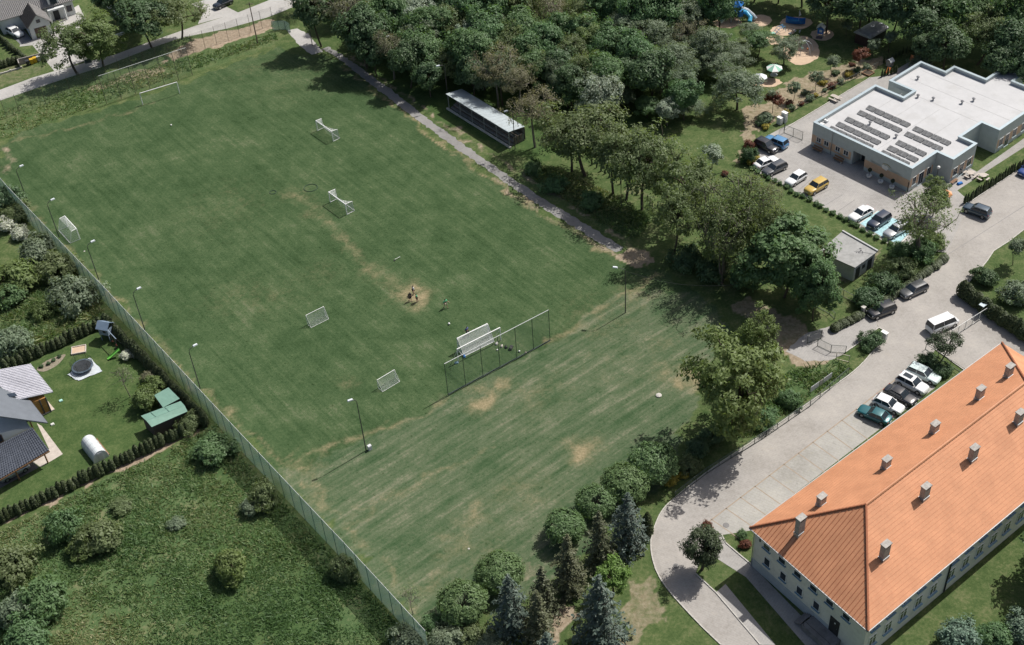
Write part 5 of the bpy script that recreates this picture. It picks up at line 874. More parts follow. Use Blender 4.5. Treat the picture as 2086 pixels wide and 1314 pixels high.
# type: length, width, height, belt, hood height, trunk height, windscreen base/top x, rear top/base x (front at +x, fractions of length)
CT = {'suv': (4.45, 1.84, 1.64, 1.02, .98, 1.0, .20, .05, -.40, -.47), 'hatch': (4.2, 1.78, 1.48, .92, .86, .92, .20, .03, -.36, -.46), 'sedan': (4.6, 1.8, 1.45, .90, .86, .92, .19, .04, -.24, -.37), 'wagon': (4.65, 1.8, 1.48, .92, .86, .92, .20, .05, -.40, -.475), 'van': (4.9, 1.9, 1.95, 1.12, 1.08, 1.12, .36, .26, -.46, -.485)}
_cm = {}
def car_meshes(ty):
    if ty in _cm: return _cm[ty]
    Lc, Wc, H, B, hd, tk, wb, wt, rt, rb = CT[ty]; w = Wc/2; h0 = .24
    # lower body: lofted sections nose to tail
    st = [(.5, .60, .50, .30), (.485, .82, hd*.80, .24), (.44, .93, hd*.93, h0), (.36, .98, hd*.985, h0), (wb, 1., B*.99, h0), (.0, 1., B, h0), (-.25, 1., B*1.01, h0), (rb+.02, .98, B*1.0 if rb < -.44 else tk, h0), (-.47, .94, tk*.97, .26), (-.495, .84, tk*.86, .30), (-.5, .70, .62, .34)]
    sec = []
    for x, ws, top, lo in st:
        ww = w*ws; sec.append([(x*Lc, -ww*.93, lo), (x*Lc, -ww, lo+.22*(top-lo)), (x*Lc, -ww, lo+.62*(top-lo)), (x*Lc, -ww*.955, lo+.93*(top-lo)), (x*Lc, -ww*.80, top), (x*Lc, 0, top+.03), (x*Lc, ww*.80, top), (x*Lc, ww*.955, lo+.93*(top-lo)), (x*Lc, ww, lo+.62*(top-lo)), (x*Lc, ww, lo+.22*(top-lo)), (x*Lc, ww*.93, lo)])
    mb = MB(); n = len(sec[0]); mb.add([q for s in sec for q in s], [(i*n+k, i*n+(k+1) % n, (i+1)*n+(k+1) % n, (i+1)*n+k) for i in range(len(sec)-1) for k in range(n)]+[tuple(range(n))[::-1], tuple(range((len(sec)-1)*n, len(sec)*n))])
    me = {}
    def done(nm, mb, sm=True):
        q = bpy.data.meshes.new(nm); q.from_pydata(mb.v, [], mb.f); q.update()
        if sm: q.polygons.foreach_set('use_smooth', [True]*len(q.polygons))
        me[nm] = q
    done('body', mb)
    # roof shell with pillars
    wi = w*.90; wr = w*.74; zb = B-.02; zt = H-.05; xb, xt, yt, yb = wb*Lc, wt*Lc, rt*Lc, rb*Lc
    r = MB(); r.add([(xt, -wr, zt), (xt, wr, zt), (yt, wr, zt), (yt, -wr, zt), (xt-.25, -wr*.8, H), (xt-.25, wr*.8, H), (yt+.2, wr*.8, H), (yt+.2, -wr*.8, H)], [(4, 7, 6, 5), (0, 4, 5, 1), (1, 5, 6, 2), (2, 6, 7, 3), (3, 7, 4, 0)]); done('roof', r)
    g1 = MB().add([(xb, -wi, zb), (xb, wi, zb), (xt, wr, zt), (xt, -wr, zt)], [(0, 1, 2, 3)]); done('windscreen', g1, False)
    g2 = MB().add([(yb, wi, zb), (yb, -wi, zb), (yt, -wr, zt), (yt, wr, zt)], [(0, 1, 2, 3)]); done('rear_window', g2, False)
    for s, nm in ((-1, 'side_window_r'), (1, 'side_window_l')): done(nm, MB().add([(xb, s*wi, zb), (yb, s*wi, zb), (yt, s*wr, zt), (xt, s*wr, zt)], [(0, 1, 2, 3) if s > 0 else (3, 2, 1, 0)]), False)
    p = MB()
    for s in (-1, 1):
        for (x0, x1, ww) in ((xb, xt, .07), (yb, yt, .10), ((xb+yb)/2-.1, (xt+yt)/2-.05, .06)): p.bar((x0, s*(wi+.005), zb), (x1, s*(wr+.005), zt+.01), ww, .05)
        p.bar((xt, s*(wr+.0), zt), (yt, s*(wr+.0), zt), .06, .06)
    done('pillars', p, False)
    rw = .33 if ty not in ('suv', 'van') else .36; wx = Lc*.30
    def cyl(x, y, r_, wd): q = MB(); q.tube([(x, y-wd/2, r_), (x, y+wd/2, r_)], r_, 14); return q
    t = MB(); t.tube([(0, -.11, 0), (0, .11, 0)], rw, 16); done('tyre', t, False); t = MB(); t.tube([(0, -.118, 0), (0, .118, 0)], rw*.62, 10); done('rim', t, False)
    a = MB(); a.tube([(0, -.075, .03), (0, .075, .03)], rw*1.18, 14); done('wheel_arch', a, False)
    done('headlight', MB().box((0, 0, 0), (.16, .34, .14)), False); done('tail_light', MB().box((0, 0, 0), (.09, .3, .2)), False); done('mirror', MB().ball((0, 0, 0), .1, 8, 5, .8)); done('bumper', MB().box((0, 0, 0), (.12, w*1.25, .16)), False); done('plate', MB().box((0, 0, 0), (.02, .5, .11)), False); done('sunroof', MB().box((0, 0, 0), ((xt-yt)*.62, wr*1.15, .02)), False); done('roof_rail', MB().bar((xt-.2, 0, 0), (yt+.1, 0, 0), .05), False)
    _cm[ty] = (me, dict(L=Lc, w=w, rw=rw, wx=wx, hd=hd, tk=tk, H=H, B=B, xt=xt, yt=yt, wr=wr, wi=wi)); return _cm[ty]
def car(ty, front, rear, pm, label, sunroof=False, rails=False, L=None):
    me, q = car_meshes(ty); f, r = G(*front, .6), G(*rear, .6); c = (f+r)/2; d = f-r; yaw = math.atan2(d.y, d.x)
    o = empty('parked_van' if ty == 'van' else 'parked_car', (c.x, c.y, .02), yaw, label, 'van' if ty == 'van' else 'car', 'parked vehicles')
    k = 1.0 if L is None else L/q['L']; o.scale = (k, 1, 1)
    b = link('body', me['body'], pm, o); link('roof', me['roof'], pm, o); link('pillars', me['pillars'], pm, o)
    for nm, m2 in (('windscreen', 'windscreen'), ('rear_window', 'rear_window'), ('side_window', 'side_window_r'), ('side_window', 'side_window_l')): link(nm, me[m2], M_CGL, o)
    for sx in (-1, 1):
        for sy in (-1, 1):
            x = sx*q['wx']; a = link('wheel_arch', me['wheel_arch'], M_TRIM, o); a.location = (x, sy*(q['w']-.085), q['rw']); wh = link('wheel', me['tyre'], M_TYRE, o); wh.location = (x, sy*(q['w']-.10), q['rw']); rm = link('rim', me['rim'], M_RIM, wh)
        hl = link('headlight' if sx > 0 else 'headlight', me['headlight'], M_HEAD, o); hl.location = (.455*q['L'], sx*q['w']*.66, q['hd']*.76); tl = link('tail_light', me['tail_light'], M_TAIL, o); tl.location = (-.475*q['L'], sx*q['w']*.72, q['tk']*.84)
        mi = link('mirror', me['mirror'], pm, o); mi.location = (q['xt']+.42, sx*(q['w']+.06), q['B']+.06)
        bp = link('bumper', me['bumper'], M_TRIM, o); bp.location = (sx*.465*q['L'], 0, .36); pl = link('number_plate', me['plate'], M_PLATE, o); pl.location = (sx*(.503 if sx > 0 else .502)*q['L'], 0, .5)
        if rails: rl = link('roof_rail', me['roof_rail'], M_TRIM, o); rl.location = (0, sx*q['wr']*.92, q['H']-.01)
    if sunroof: sr = link('sunroof', me['sunroof'], M_CGL, o); sr.location = ((q['xt']+q['yt'])/2, 0, q['H']+.005)
    return o
WHT = paint('white', (.72, .73, .73)); BLK = paint('black', (.014, .016, .02)); NAVY = paint('navy', (.016, .026, .05)); GREY = paint('grey', (.10, .105, .11), .5); SILV = paint('silver', (.42, .44, .45), .6); LBLU = paint('light_blue', (.10, .26, .46), .2); YEL = paint('yellow', (.50, .34, .07)); TEAL = paint('teal', (.012, .11, .125), .2); MINT = paint('pale_mint', (.58, .68, .66)); BLUE = paint('blue', (.02, .06, .22), .2); GBLU = paint('grey_blue', (.05, .08, .11), .4)
for a in [('suv', (1562, 281), (1600, 297), LBLU, 'light blue car parked at the top corner of the yard'), ('suv', (1581, 307), (1541, 288), BLK, 'black car parked beside the light blue one in the yard', False, True), ('sedan', (1579, 323), (1543, 338), WHT, 'white car parked nose-in next to the golden shrub'), ('wagon', (1556, 353), (1600, 333), GREY, 'dark grey estate car in the yard beside the white car', False, True), ('hatch', (1603, 375), (1640, 352), WHT, 'white car parked alone in the yard left of the yellow one'), ('suv', (1644, 391), (1681, 370), YEL, 'yellow car parked in the yard'), ('sedan', (1734, 446), (1774, 424), WHT, 'white saloon parked left of the blue painted bays'), ('suv', (1771, 463), (1810, 437), NAVY, 'dark blue car parked on the blue painted bays'), ('wagon', (1805, 480), (1846, 457), SILV, 'silver estate car on the blue bays under the airy tree', False, True),
          ('suv', (1968, 421), (2012, 437), GBLU, 'dark car standing on the wide road below the kindergarten', False, True), ('hatch', (2076, 357), (2114, 332), BLUE, 'bright blue car cut by the right edge of the road'), ('wagon', (1840, 600), (1882, 581), GREY, 'dark grey car parked along the hedge in leaf shade'), ('suv', (1773, 641), (1818, 624), BLK, 'black car parked along the hedge nearest the driveway'),
          ('sedan', (1752, 832), (1811, 857), TEAL, 'dark teal saloon at the lower left end of the row by the orange roof'), ('hatch', (1838, 836), (1782, 811), WHT, 'white hatchback next to the teal saloon'), ('sedan', (1864, 820), (1806, 790), BLK, 'black saloon in the middle of the row by the orange roof'), ('suv', (1888, 797), (1829, 767), WHT, 'white car with dark glass roof, second from the top of the row', True), ('wagon', (1910, 774), (1853, 749), MINT, 'pale mint car at the upper end of the row beside the pine'),
          ('van', (1950, 648), (1889, 673), WHT, 'white minibus standing at the sliding gate'), ('hatch', (52, 945), (2, 972), SILV, 'silver car under the dark carport at the left edge'), ('suv', (43, 72), (18, 60), WHT, 'white car on the shaded forecourt of the house beyond the road'), ('suv', (438, 14), (470, 0), BLK, 'black car on the drive at the top edge')]: car(*a)
# ------------------------------------------------------------------ nets, goals, balls
M_NET = netmat('white_net', (.62, .64, .63), .12, .15); M_NETD = netmat('white_dense_net', (.62, .64, .63), .10, .28); M_FEN = netmat('green_wire', (.64, .77, .71), .10, .40); M_GNET = netmat('grey_net', (.45, .49, .47), .12, .12); M_BSN = netmat('dark_net', (.22, .28, .25), .14, .08); M_GFR = mat('goal_white', (.76, .76, .74), .45, var=.05); M_OLDG = mat('grey_goal_tube', (.33, .35, .34), .5, var=.1)
def goal(a, b, h, dep, back, label, fr=M_GFR, tube=.075, top=.6, net=True, nm=M_NET, roof=True, waist=0):
    """posts stand at pixels a and b; back = +1/-1 side on which the net hangs"""
    A, B = G(*a), G(*b); d = B-A; w = d.length; o = empty('football_goal', (A+B)/2, math.atan2(d.y, d.x), label, 'goal', 'football goals'); x = w/2; y = back*dep
    for s in (-1, 1): MB().tube([(s*x, 0, 0), (s*x, 0, h)], tube, 8).build('post', fr, o)
    MB().tube([(-x, 0, h), (x, 0, h)], tube, 8).build('crossbar', fr, o)
    if not net: return o
    yt = y*top
    for s in (-1, 1):
        MB().tube([(s*x, 0, h), (s*x, yt, h*.96), (s*x, y, .03), (s*x, 0, .03)], tube*.6, 6).build('side_frame', fr, o)
        netquad('side_net', (s*x, 0, .03), (s*x, y, .03), (s*x, yt, h*.96), (s*x, 0, h), nm, o)
    MB().tube([(-x, y, .03), (x, y, .03)], tube*.6, 6).build('ground_bar', fr, o)
    if waist:      # loose net: its top edge is drawn in towards the crossbar
        n = 12; me = bpy.data.meshes.new('back_net'); vs = []; uv = []; fs = []
        for i in range(n+1):
            s_ = i/n; px_ = -x+2*x*s_; k_ = 1-waist*math.sin(math.pi*s_)**.8; e_ = (px_, yt*k_, h*(.96+.02*(1-k_)))
            vs += [(px_, 0, h), e_, (px_, y*(.35+.65*k_), .03)]; uv += [(2*x*s_, 0), (2*x*s_, abs(yt)), (2*x*s_, abs(yt)+h)]
        fs = [(i*3+j, i*3+j+1, i*3+j+4, i*3+j+3) for i in range(n) for j in range(2)]; me.from_pydata(vs, [], fs); l = me.uv_layers.new()
        for lp in me.loops: l.data[lp.index].uv = uv[lp.vertex_index]
        link('back_net', me, nm, o); return o
    netquad('back_net', (-x, y, .03), (x, y, .03), (x, yt, h*.96), (-x, yt, h*.96), nm, o, .12*back, 6)
    if roof: netquad('roof_net', (-x, 0, h), (x, 0, h), (x, yt, h*.96), (-x, yt, h*.96), nm, o, -.15, 6)
    return o
goal((291, 213), (366, 190), 2.44, 1.6, 1, 'full-size white goal without net at the far end of the pitch', net=False)
gl2 = goal((934, 737), (1020.5, 693), 2.44, 1.7, 1, 'full-size white goal nearest the ball-stop screen', net=False)
netquad('rolled_net', (-3.6, .1, 1.5), (3.6, .1, 1.5), (3.6, 0, 2.4), (-3.6, 0, 2.4), M_NET, gl2, .1, 6)
for s in (-1, 1): MB().bar((s*3.66, 0, 2.2), (s*3.66, 1.2, .03), .05).build('net_stay', M_GFR, gl2)
goal((934, 715), (995, 685), 2.44, 1.5, -1, 'white goal with dense net standing inside the near goal mouth', top=.12, nm=M_NETD)
goal((647, 266), (679, 288), 2.1, 1.4, 1, 'white training goal nearest the far end, net sagging at the top', top=.85, waist=.8)
goal((673, 412), (707, 437), 2.1, 1.5, 1, 'white training goal in the middle of the pitch', top=.9, waist=.85)
goal((124, 476), (141, 493), 2.3, 2.0, -1, 'white goal standing close to the green fence', top=.3) if 0 else goal((139, 461), (163, 487), 2.15, 1.7, -1, 'white goal standing close to the green fence', top=.55, nm=M_NET)
goal((627, 661), (663, 643), 1.8, 1.0, -1, 'small grey-white goal on the left half of the pitch', M_GFR, .04, top=.1, nm=M_GNET)
goal((771, 791), (806, 770), 1.6, 1.0, -1, 'small grey goal with net facing the lamp post', M_GFR, .04, top=.06, nm=M_GNET)
def ball(px, py, r, lb):
    g = G(px, py); o = MB().ball((0, 0, r), r, 12, 8).build('football', mat('ball_white', (.75, .75, .72), .5, var=.15, scale=6), None, True); o.location = g; tag(o, lb, 'ball')
ball(915, 661, .17, 'white football lying in front of the near goals'); ball(349, 256, .15, 'white football lying in front of the far goal'); ball(1058, 717, .15, 'white football beside the bags behind the screen'); ball(1013, 714, .13, 'pale ball nearest the goal post by the bags')
# ball-stop screen by the near goals
sb = [(913, 804), (949, 787), (984, 767), (1019, 749), (1054, 729), (1087.5, 711), (1120.5, 694)]
A, B = G(*sb[0]), G(*sb[-1]); scn = empty('ball_stop_screen', A, 0, 'tall see-through ball-stop screen on thin posts behind the near goals', 'fence'); H = 5.85; M_GP = mat('dark_green_post', (.055, .075, .065), .6)
for i in range(7): p = A.lerp(B, i/6)-A; MB().tube([p, p+V3((0, 0, H))], .05, 6).build('post', M_GP, scn)
MB().tube([V3((0, 0, H)), B-A+V3((0, 0, H))], .05, 6).build('top_rail', mat('pale_rail', (.55, .57, .55), .5), scn)
for i in range(6): p, q = A.lerp(B, i/6)-A, A.lerp(B, (i+1)/6)-A; netquad('net', p, q, q+V3((0, 0, H)), p+V3((0, 0, H)), M_BSN, scn)
MB().tube([V3((0, 0, .05)), B-A+V3((0, 0, .05))], .10, 5).build('rolled_net', M_GP, scn)
# green wire fence along the left side
fp = [(-20, 372), (103, 497), (206, 610), (330, 736), (417, 845), (500, 945), (640, 1065), (760, 1190), (856, 1293)]
FB = [G(x, y) for x, y in [(-30, 375), (856, 1296)]]
# base of the fence measured where it shows: posts stand about 2.2 m high
TOP = [G(x, y, 4.6) for x, y in [(-30, 328), (15, 380), (207, 580), (487, 880), (700, 1105), (866, 1285)]]
pts = [V3((q.x, q.y, 0)) for q in TOP]; fen = empty('wire_fence', pts[2], 0, 'long pale green wire mesh fence along the left side of the pitch', 'fence'); o_ = pts[2]; FH = 4.6; M_FPOST = mat('fence_post_green', (.045, .115, .09), .6)
tot = 0
for a, b in zip(pts[:-1], pts[1:]):
    n = max(1, round((b-a).length/2.5))
    for i in range(n):
        p, q = a.lerp(b, i/n)-o_, a.lerp(b, (i+1)/n)-o_; netquad('mesh_panel', p, q, q+V3((0, 0, FH)), p+V3((0, 0, FH)), M_FEN, fen)
        MB().tube([p, p+V3((0, 0, FH+.05))], .045, 5).build('post', M_FPOST, fen); MB().tube([p+V3((0, 0, FH)), q+V3((0, 0, FH))], .03, 5).build('top_rail', mat('pale_rail', (.5, .5, .5)), fen)
# far ball-stop nets on thin posts
def postnet(tops, h, n, label, net=True, r=.05, rail=True):
    P = [G(x, y, h) for x, y in tops]; P = [V3((q.x, q.y, 0)) for q in P]; a, b = P[0], P[-1]; o = empty('ball_stop_net', a, 0, label, 'fence'); pm = mat('rusty_dark_post', (.06, .055, .045), .7)
    for i in range(n+1): p = a.lerp(b, i/n)-a; MB().tube([p, p+V3((0, 0, h))], r, 5).build('post', pm, o)
    for i in range(n):
        p, q = a.lerp(b, i/n)-a, a.lerp(b, (i+1)/n)-a
        if net: netquad('net', p, q, q+V3((0, 0, h)), p+V3((0, 0, h)), M_BSN, o)
    if rail: MB().tube([V3((0, 0, h)), b-a+V3((0, 0, h))], .045, 5).build('top_rail', MATS['pale_rail'], o)
postnet([(200, 155), (378, 97)], 6.0, 6, 'tall net with pale top rail behind the far goal')
postnet([(0, 202), (550, 14)], 4.0, 22, 'long line of thin dark fence posts between pitch and village road', True, .04, False)
# ------------------------------------------------------------------ lamps
M_POLE = mat('lamp_pole', (.05, .05, .048), .6); M_HEADL = mat('lamp_head', (.62, .66, .68), .35, var=.05)
def lamp(base, h, adir, label, arm=1.3):
    b = G(*base); o = empty('floodlight_pole', b, adir, label, 'lamp', 'lamp posts'); MB().tube([(0, 0, 0), (0, 0, h*.5), (0, 0, h-.5), (.12, 0, h-.12), (.4, 0, h+.05), (arm, 0, h+.18)], [.085, .07, .055, .05, .045, .04], 7).build('pole', M_POLE, o)
    hd = MB().box((arm+.3, 0, h+.22), (.75, .32, .16), 0, .8).build('lamp_head', M_HEADL, o); MB().box((arm+.32, 0, h+.13), (.55, .24, .03)).build('lens', M_WHITE, hd)
CR = math.radians(36); nmz = ['topmost', 'second', 'third', 'fourth', 'fifth']
for i, (b, h) in enumerate([((56.5, 410), 6.6), ((120.5, 483), 6.9), ((201.6, 571), 7.0), ((295, 672), 7.3), ((407.7, 791), 7.4)]): lamp(b, h, CR, f'{nmz[i]} lamp post along the green fence', .8)
lamp((746, 918), 9.6, CR+2.9, 'tall lamp post with cabinet at the near left corner of the pitch', .5); lamp((1274, 637), 8.2, math.radians(165), 'lamp post right of the ball-stop screen', 1.2)
for i, (x, y, h, l) in enumerate([(803, 72, 8, 'lamp post at the upper end of the wood by the path'), (905, 132, 8, 'lamp post in front of the wood left of the grandstand'), (1044, 224, 8, 'lamp post standing at the end of the grandstand roof'), (623, 18, 8, 'lamp post by the sports ground gate')]):
    q = G(x, y, h); b = empty('floodlight_pole', (q.x, q.y, 0), math.radians(200), l, 'lamp', 'lamp posts'); MB().tube([(0, 0, 0), (0, 0, h-.3), (.3, 0, h), (.9, 0, h+.1)], [.085, .06, .05, .04], 7).build('pole', M_POLE, b); MB().box((1.2, 0, h+.13), (.75, .3, .15), 0, .8).build('lamp_head', M_HEADL, b)
def globe_lamp(x, y, h, l):
    q = G(x, y, h); b = empty('globe_lamp', (q.x, q.y, 0), 0, l, 'lamp'); MB().tube([(0, 0, 0), (0, 0, h-.2)], .06, 7).build('pole', M_POLE, b); MB().ball((0, 0, h), .27, 12, 8).build('globe', M_WHITE, b, True)
globe_lamp(1265, 357, 6.2, 'white globe lamp on a dark pole below the locust trees'); globe_lamp(1912, 341, 3.4, 'white globe lamp in the inner corner of the kindergarten')
def utility(base, h, l):
    b = empty('utility_pole', G(*base), 0, l, 'pole'); MB().tube([(0, 0, 0), (0, 0, h)], [.13, .09], 7).build('pole', mat('pole_wood', (.16, .12, .09), .9), b); MB().bar((-.7, 0, h-.4), (.7, 0, h-.4), .1).build('crossarm', MATS['pole_wood'], b)
utility((525, 88), 9.0, 'tall brown utility pole at the far corner of the pitch'); utility((540, 72), 4.0, 'short leaning stay pole beside the utility pole') if 0 else None
g = G(752, 918); cb = empty('power_cabinet', g, CR, 'small grey cabinet at the foot of the near lamp post', 'cabinet'); MB().box((.2, .1, .4), (.5, .4, .8)).build('housing', M_PLASTIC, cb); MB().box((.2, -.12, .4), (.42, .03, .7)).build('door', M_PLASTIC, cb)
def cabinet(x, y, sx, sy, sz, l, m_=None, yaw=KY):
    o = empty('meter_cabinet', G(x, y), yaw, l, 'cabinet'); MB().box((0, 0, sz/2), (sx, sy, sz)).build('housing', m_ or M_WHITE, o, bevel=.02); MB().box((0, 0, sz+.03), (sx+.08, sy+.08, .06)).build('lid', m_ or M_WHITE, o)
    for s in (-.25, .25): MB().box((s*sx, -sy/2-.015, sz*.5), (sx*.44, .03, sz*.86)).build('door', m_ or M_WHITE, o)
cabinet(1800, 690, .9, .5, 1.2, 'white meter cabinet beside the dark bush at the road corner'); cabinet(1597, 248, 1.0, .6, 1.9, 'tall pale electric cabinet at the yard gate'); cabinet(1588, 252, .9, .7, 1.3, 'low pale electric cabinet left of the tall one')
cabinet(1874, 465, .9, .3, 1.1, 'pale information board under the airy tree', M_PLASTIC)
# ------------------------------------------------------------------ gates, boards, low fences
def railfence(pxs, h, label, nm='wire_fence', cat='fence', mt=None, post=M_GP, net=M_BSN, step=2.2, rail=True):
    P = [G(*q) for q in pxs]; o = empty(nm, P[0], 0, label, cat)
    for a, b in zip(P[:-1], P[1:]):
        n = max(1, round((b-a).length/step))
        for i in range(n+1):
            p = a.lerp(b, i/n)-P[0]; MB().box(p+V3((0, 0, h/2)), (.07, .07, h)).build('post', post, o)
            if i < n:
                q = a.lerp(b, (i+1)/n)-P[0]
                if net: netquad('mesh_panel', p, q, q+V3((0, 0, h)), p+V3((0, 0, h)), net, o)
                if rail: MB().bar(p+V3((0, 0, h)), q+V3((0, 0, h)), .05).build('top_rail', post, o); MB().bar(p+V3((0, 0, .1)), q+V3((0, 0, .1)), .05).build('bottom_rail', post, o)
    return o
railfence([(1597, 271), (1634, 286)], 1.7, 'dark metal yard gate leaves at the corner of the kindergarten', 'metal_gate', 'gate', step=1.7); railfence([(1597, 271), (1600, 258)], 1.9, 'short dark fence beside the electric cabinets')
railfence([(1936, 690), (2008, 644)], 1.6, 'pale sliding gate standing open beside the minibus', 'sliding_gate', 'gate', post=mat('galvanised', (.50, .51, .50), .45, .4), step=1.6)
railfence([(1665, 705), (1692, 718), (1722, 720)], 1.4, 'green wire gate leaf at the end of the driveway', 'wire_gate', 'gate'); railfence([(1644, 700), (1672, 690)], 1.6, 'dark wire gate leaf in the chestnut shade', 'wire_gate', 'gate')
railfence([(1375, 1015), (1440, 965), (1560, 890), (1650, 828), (1728, 762)], 1.2, 'low dark wire fence along the curved road verge', net=M_BSN); railfence([(1703, 732), (1729, 738)], 1.2, 'pale wooden barrier rail beside the driveway', 'barrier_rail', 'barrier', post=M_PINE if 0 else mat('pale_wood', (.50, .45, .38), .8), net=None, step=2.5)
railfence([(1470, 520), (1690, 640), (1700, 650)], 1.1, 'thin wire fence under the chestnut trees', net=None, step=3)
railfence([(1655, 545), (1690, 590), (1745, 620)], 1.3, 'dark wire fence behind the substation'); railfence([(556, 62), (582, 60), (592, 66)], 2.0, 'green metal entrance gate at the sports ground corner', 'metal_gate', 'gate', post=M_FPOST, net=M_FEN, step=1.3); railfence([(1885, 712), (1962, 762)], 1.0, 'thin metal rail beside the umbrella pine', net=None)
railfence([(1600, 235), (1790, 135)], 1.0, 'thin dark garden fence along the rock garden', net=None, step=3)
bn = empty('banner_board', G(1672, 787), (lambda q: math.atan2(q.y, q.x))(G(1692, 772)-G(1652, 800)), 'pale advertising boards tied to the roadside fence', 'banner')
for i, (x, w) in enumerate(((-1.3, 1.7), (.0, .5), (1.3, 1.7))): MB().box((x, 0, .75), (w, .04, .95)).build('board', M_PLASTIC if i != 1 else M_KERB, bn); MB().box((x-w*.4, .05, .5), (.05, .05, 1.0)).build('stake', M_GP, bn)
pil = empty('gate_pillar', G(1757, 641), CR, 'pale stone gate pillar at the end of the low hedge', 'pillar'); MB().box((0, 0, .7), (.45, .45, 1.4)).build('shaft', M_KERB, pil); MB().box((0, 0, 1.45), (.58, .58, .12)).build('cap', M_KERB, pil)
gh2 = empty('gate_motor_roof', G(1999, 640), CR, 'small pale canopy over the sliding gate post', 'canopy'); MB().box((0, 0, 1.9), (1.2, .8, .08)).build('roof', M_COP, gh2); MB().box((0, 0, .95), (.14, .14, 1.85)).build('post', M_METAL, gh2)
# long white wall of the neighbouring garden and bin store
def wallrun(a, b, h, t, label, mt, nm='garden_wall'):
    A, B = G(*a), G(*b); d = B-A; o = empty(nm, A, math.atan2(d.y, d.x), label, 'wall'); n = max(1, round(d.length/2.5)); l = d.length/n
    for i in range(n): MB().box(((i+.5)*l, 0, h/2), (l-.02, t, h)).build('wall_panel', mt, o)
    for i in range(n+1): MB().box((i*l, 0, h/2+.05), (.3, t+.1, h+.1)).build('pillar', mt, o)
wallrun((196, -2), (258, 44), 1.8, .15, 'long white panel wall between the two gardens beyond the road', M_HW); wallrun((228, 78), (278, 60), .5, .3, 'low white wall along the village road', M_HW, 'low_wall'); wallrun((178, 95), (206, 86), .5, .3, 'short low white wall at the house entrance', M_HW, 'low_wall'); wallrun((0, 152), (44, 139), .3, .2, 'low pale plinth under the hedge by the bins', M_KERB, 'low_wall')
bs = empty('bin_store', G(68, 130), math.radians(22), 'open concrete bin store beside the house driveway', 'bin store'); M_BST = mat('bin_store_block', (.28, .26, .24), .95, var=.2)
MB().box((0, 1.1, .65), (5.2, .2, 1.3)).build('back_wall', M_BST, bs)
for s in (-2.6, 2.6): MB().box((s, .2, .65), (.2, 2.0, 1.3)).build('side_wall', M_BST, bs)
def bin_(x, y, col, l):
    o = empty('wheelie_bin', G(x, y), math.radians(22), l, 'bin', 'refuse bins'); m_ = mat('bin_'+col, {'yellow': (.55, .34, .02), 'dark': (.03, .032, .033), 'grey': (.42, .42, .40)}[col], .5); MB().box((0, 0, .55), (.58, .7, .9), 0, 1.15).build('body', m_, o); MB().box((0, .02, 1.06), (.68, .84, .08)).build('lid', m_, o)
    for s in (-.25, .25): MB().tube([(s-.03, .35, .1), (s+.03, .35, .1)], .1, 8).build('wheel', M_TYRE, o)
bin_(66, 130, 'yellow', 'left yellow bin in the bin store'); bin_(73, 127, 'yellow', 'right yellow bin in the bin store'); bin_(58, 133, 'dark', 'dark bin left of the yellow bins'); bin_(80, 124, 'grey', 'pale grey bin right of the yellow bins')
st = empty('notice_board', G(182, 133), math.radians(18), 'small dark glazed board beside the village road', 'board'); MB().box((0, 0, .95), (1.3, .08, .9)).build('panel', mat('dark_board', (.05, .07, .065), .4), st); MB().box((0, -.005, .95), (1.4, .06, 1.0)).build('frame', M_WHITE, st)
for s in (-.6, .6): MB().box((s, .06, .5), (.07, .05, 1.0)).build('leg', M_METAL, st)
# ------------------------------------------------------------------ garden toys
tg = G(170, 752); tr = empty('trampoline', tg, 0, 'round dark trampoline with net standing on a pale tarpaulin', 'trampoline'); tr.scale = (.74, .74, .85)
MB().lathe((0, 0, .75), [(1.75, -.03), (1.75, .03)], 24).build('jumping_mat', mat('black_mat', (.025, .03, .035), .8), tr)
vs = [(r*math.cos(2*math.pi*k/24), r*math.sin(2*math.pi*k/24), z) for r, z in ((1.75, .80), (2.1, .78), (2.1, .70)) for k in range(24)]
MB().add(vs, [(i*24+k, i*24+(k+1) % 24, (i+1)*24+(k+1) % 24, (i+1)*24+k) for i in range(2) for k in range(24)]).build('edge_pad', mat('slate_pad', (.07, .10, .13), .6), tr)
for k in range(6):
    a = 2*math.pi*(k+.3)/6; c, s = math.cos(a), math.sin(a); MB().tube([(2.05*c, 2.05*s, 0), (2.05*c, 2.05*s, 2.4)], .03, 5).build('net_pole', M_TRIM, tr); c2, s2 = math.cos(a+math.pi/3), math.sin(a+math.pi/3)
    netquad('safety_net', (2.05*c, 2.05*s, .8), (2.05*c2, 2.05*s2, .8), (2.05*c2, 2.05*s2, 2.35), (2.05*c, 2.05*s, 2.35), netmat('fine_black_net', (.03, .03, .03), .05, .1) if 'fine_black_net' not in MATS else MATS['fine_black_net'], tr)
tp = MB(); tpx = [(138, 764), (183, 729), (209, 757), (160, 777)]; TP = [G(*q) for q in tpx]; n = 8; rr = random.Random(3)
tp.v = [tuple(TP[0].lerp(TP[1], i/n).lerp(TP[3].lerp(TP[2], i/n), j/n)+V3((rr.uniform(-.08, .08), rr.uniform(-.08, .08), .06+rr.uniform(0, .07)))) for j in range(n+1) for i in range(n+1)]; tp.f = [(j*(n+1)+i, j*(n+1)+i+1, (j+1)*(n+1)+i+1, (j+1)*(n+1)+i) for j in range(n) for i in range(n)]
tag(tp.build('tarpaulin', mat('pale_tarp', (.50, .54, .56), .45, var=.1)), 'crumpled pale tarpaulin under the trampoline', 'tarpaulin')
ph = empty('play_tower', G(222, 688), math.radians(-20), 'grey-blue wooden play tower in the hedge corner of the garden', 'play tower'); M_PB = mat('slate_blue_wood', (.20, .26, .32), .7, var=.12)
for x in (-.7, .7):
    for y in (-.7, .7): MB().box((x, y, 1.3), (.1, .1, 2.6)).build('post', M_PB, ph)
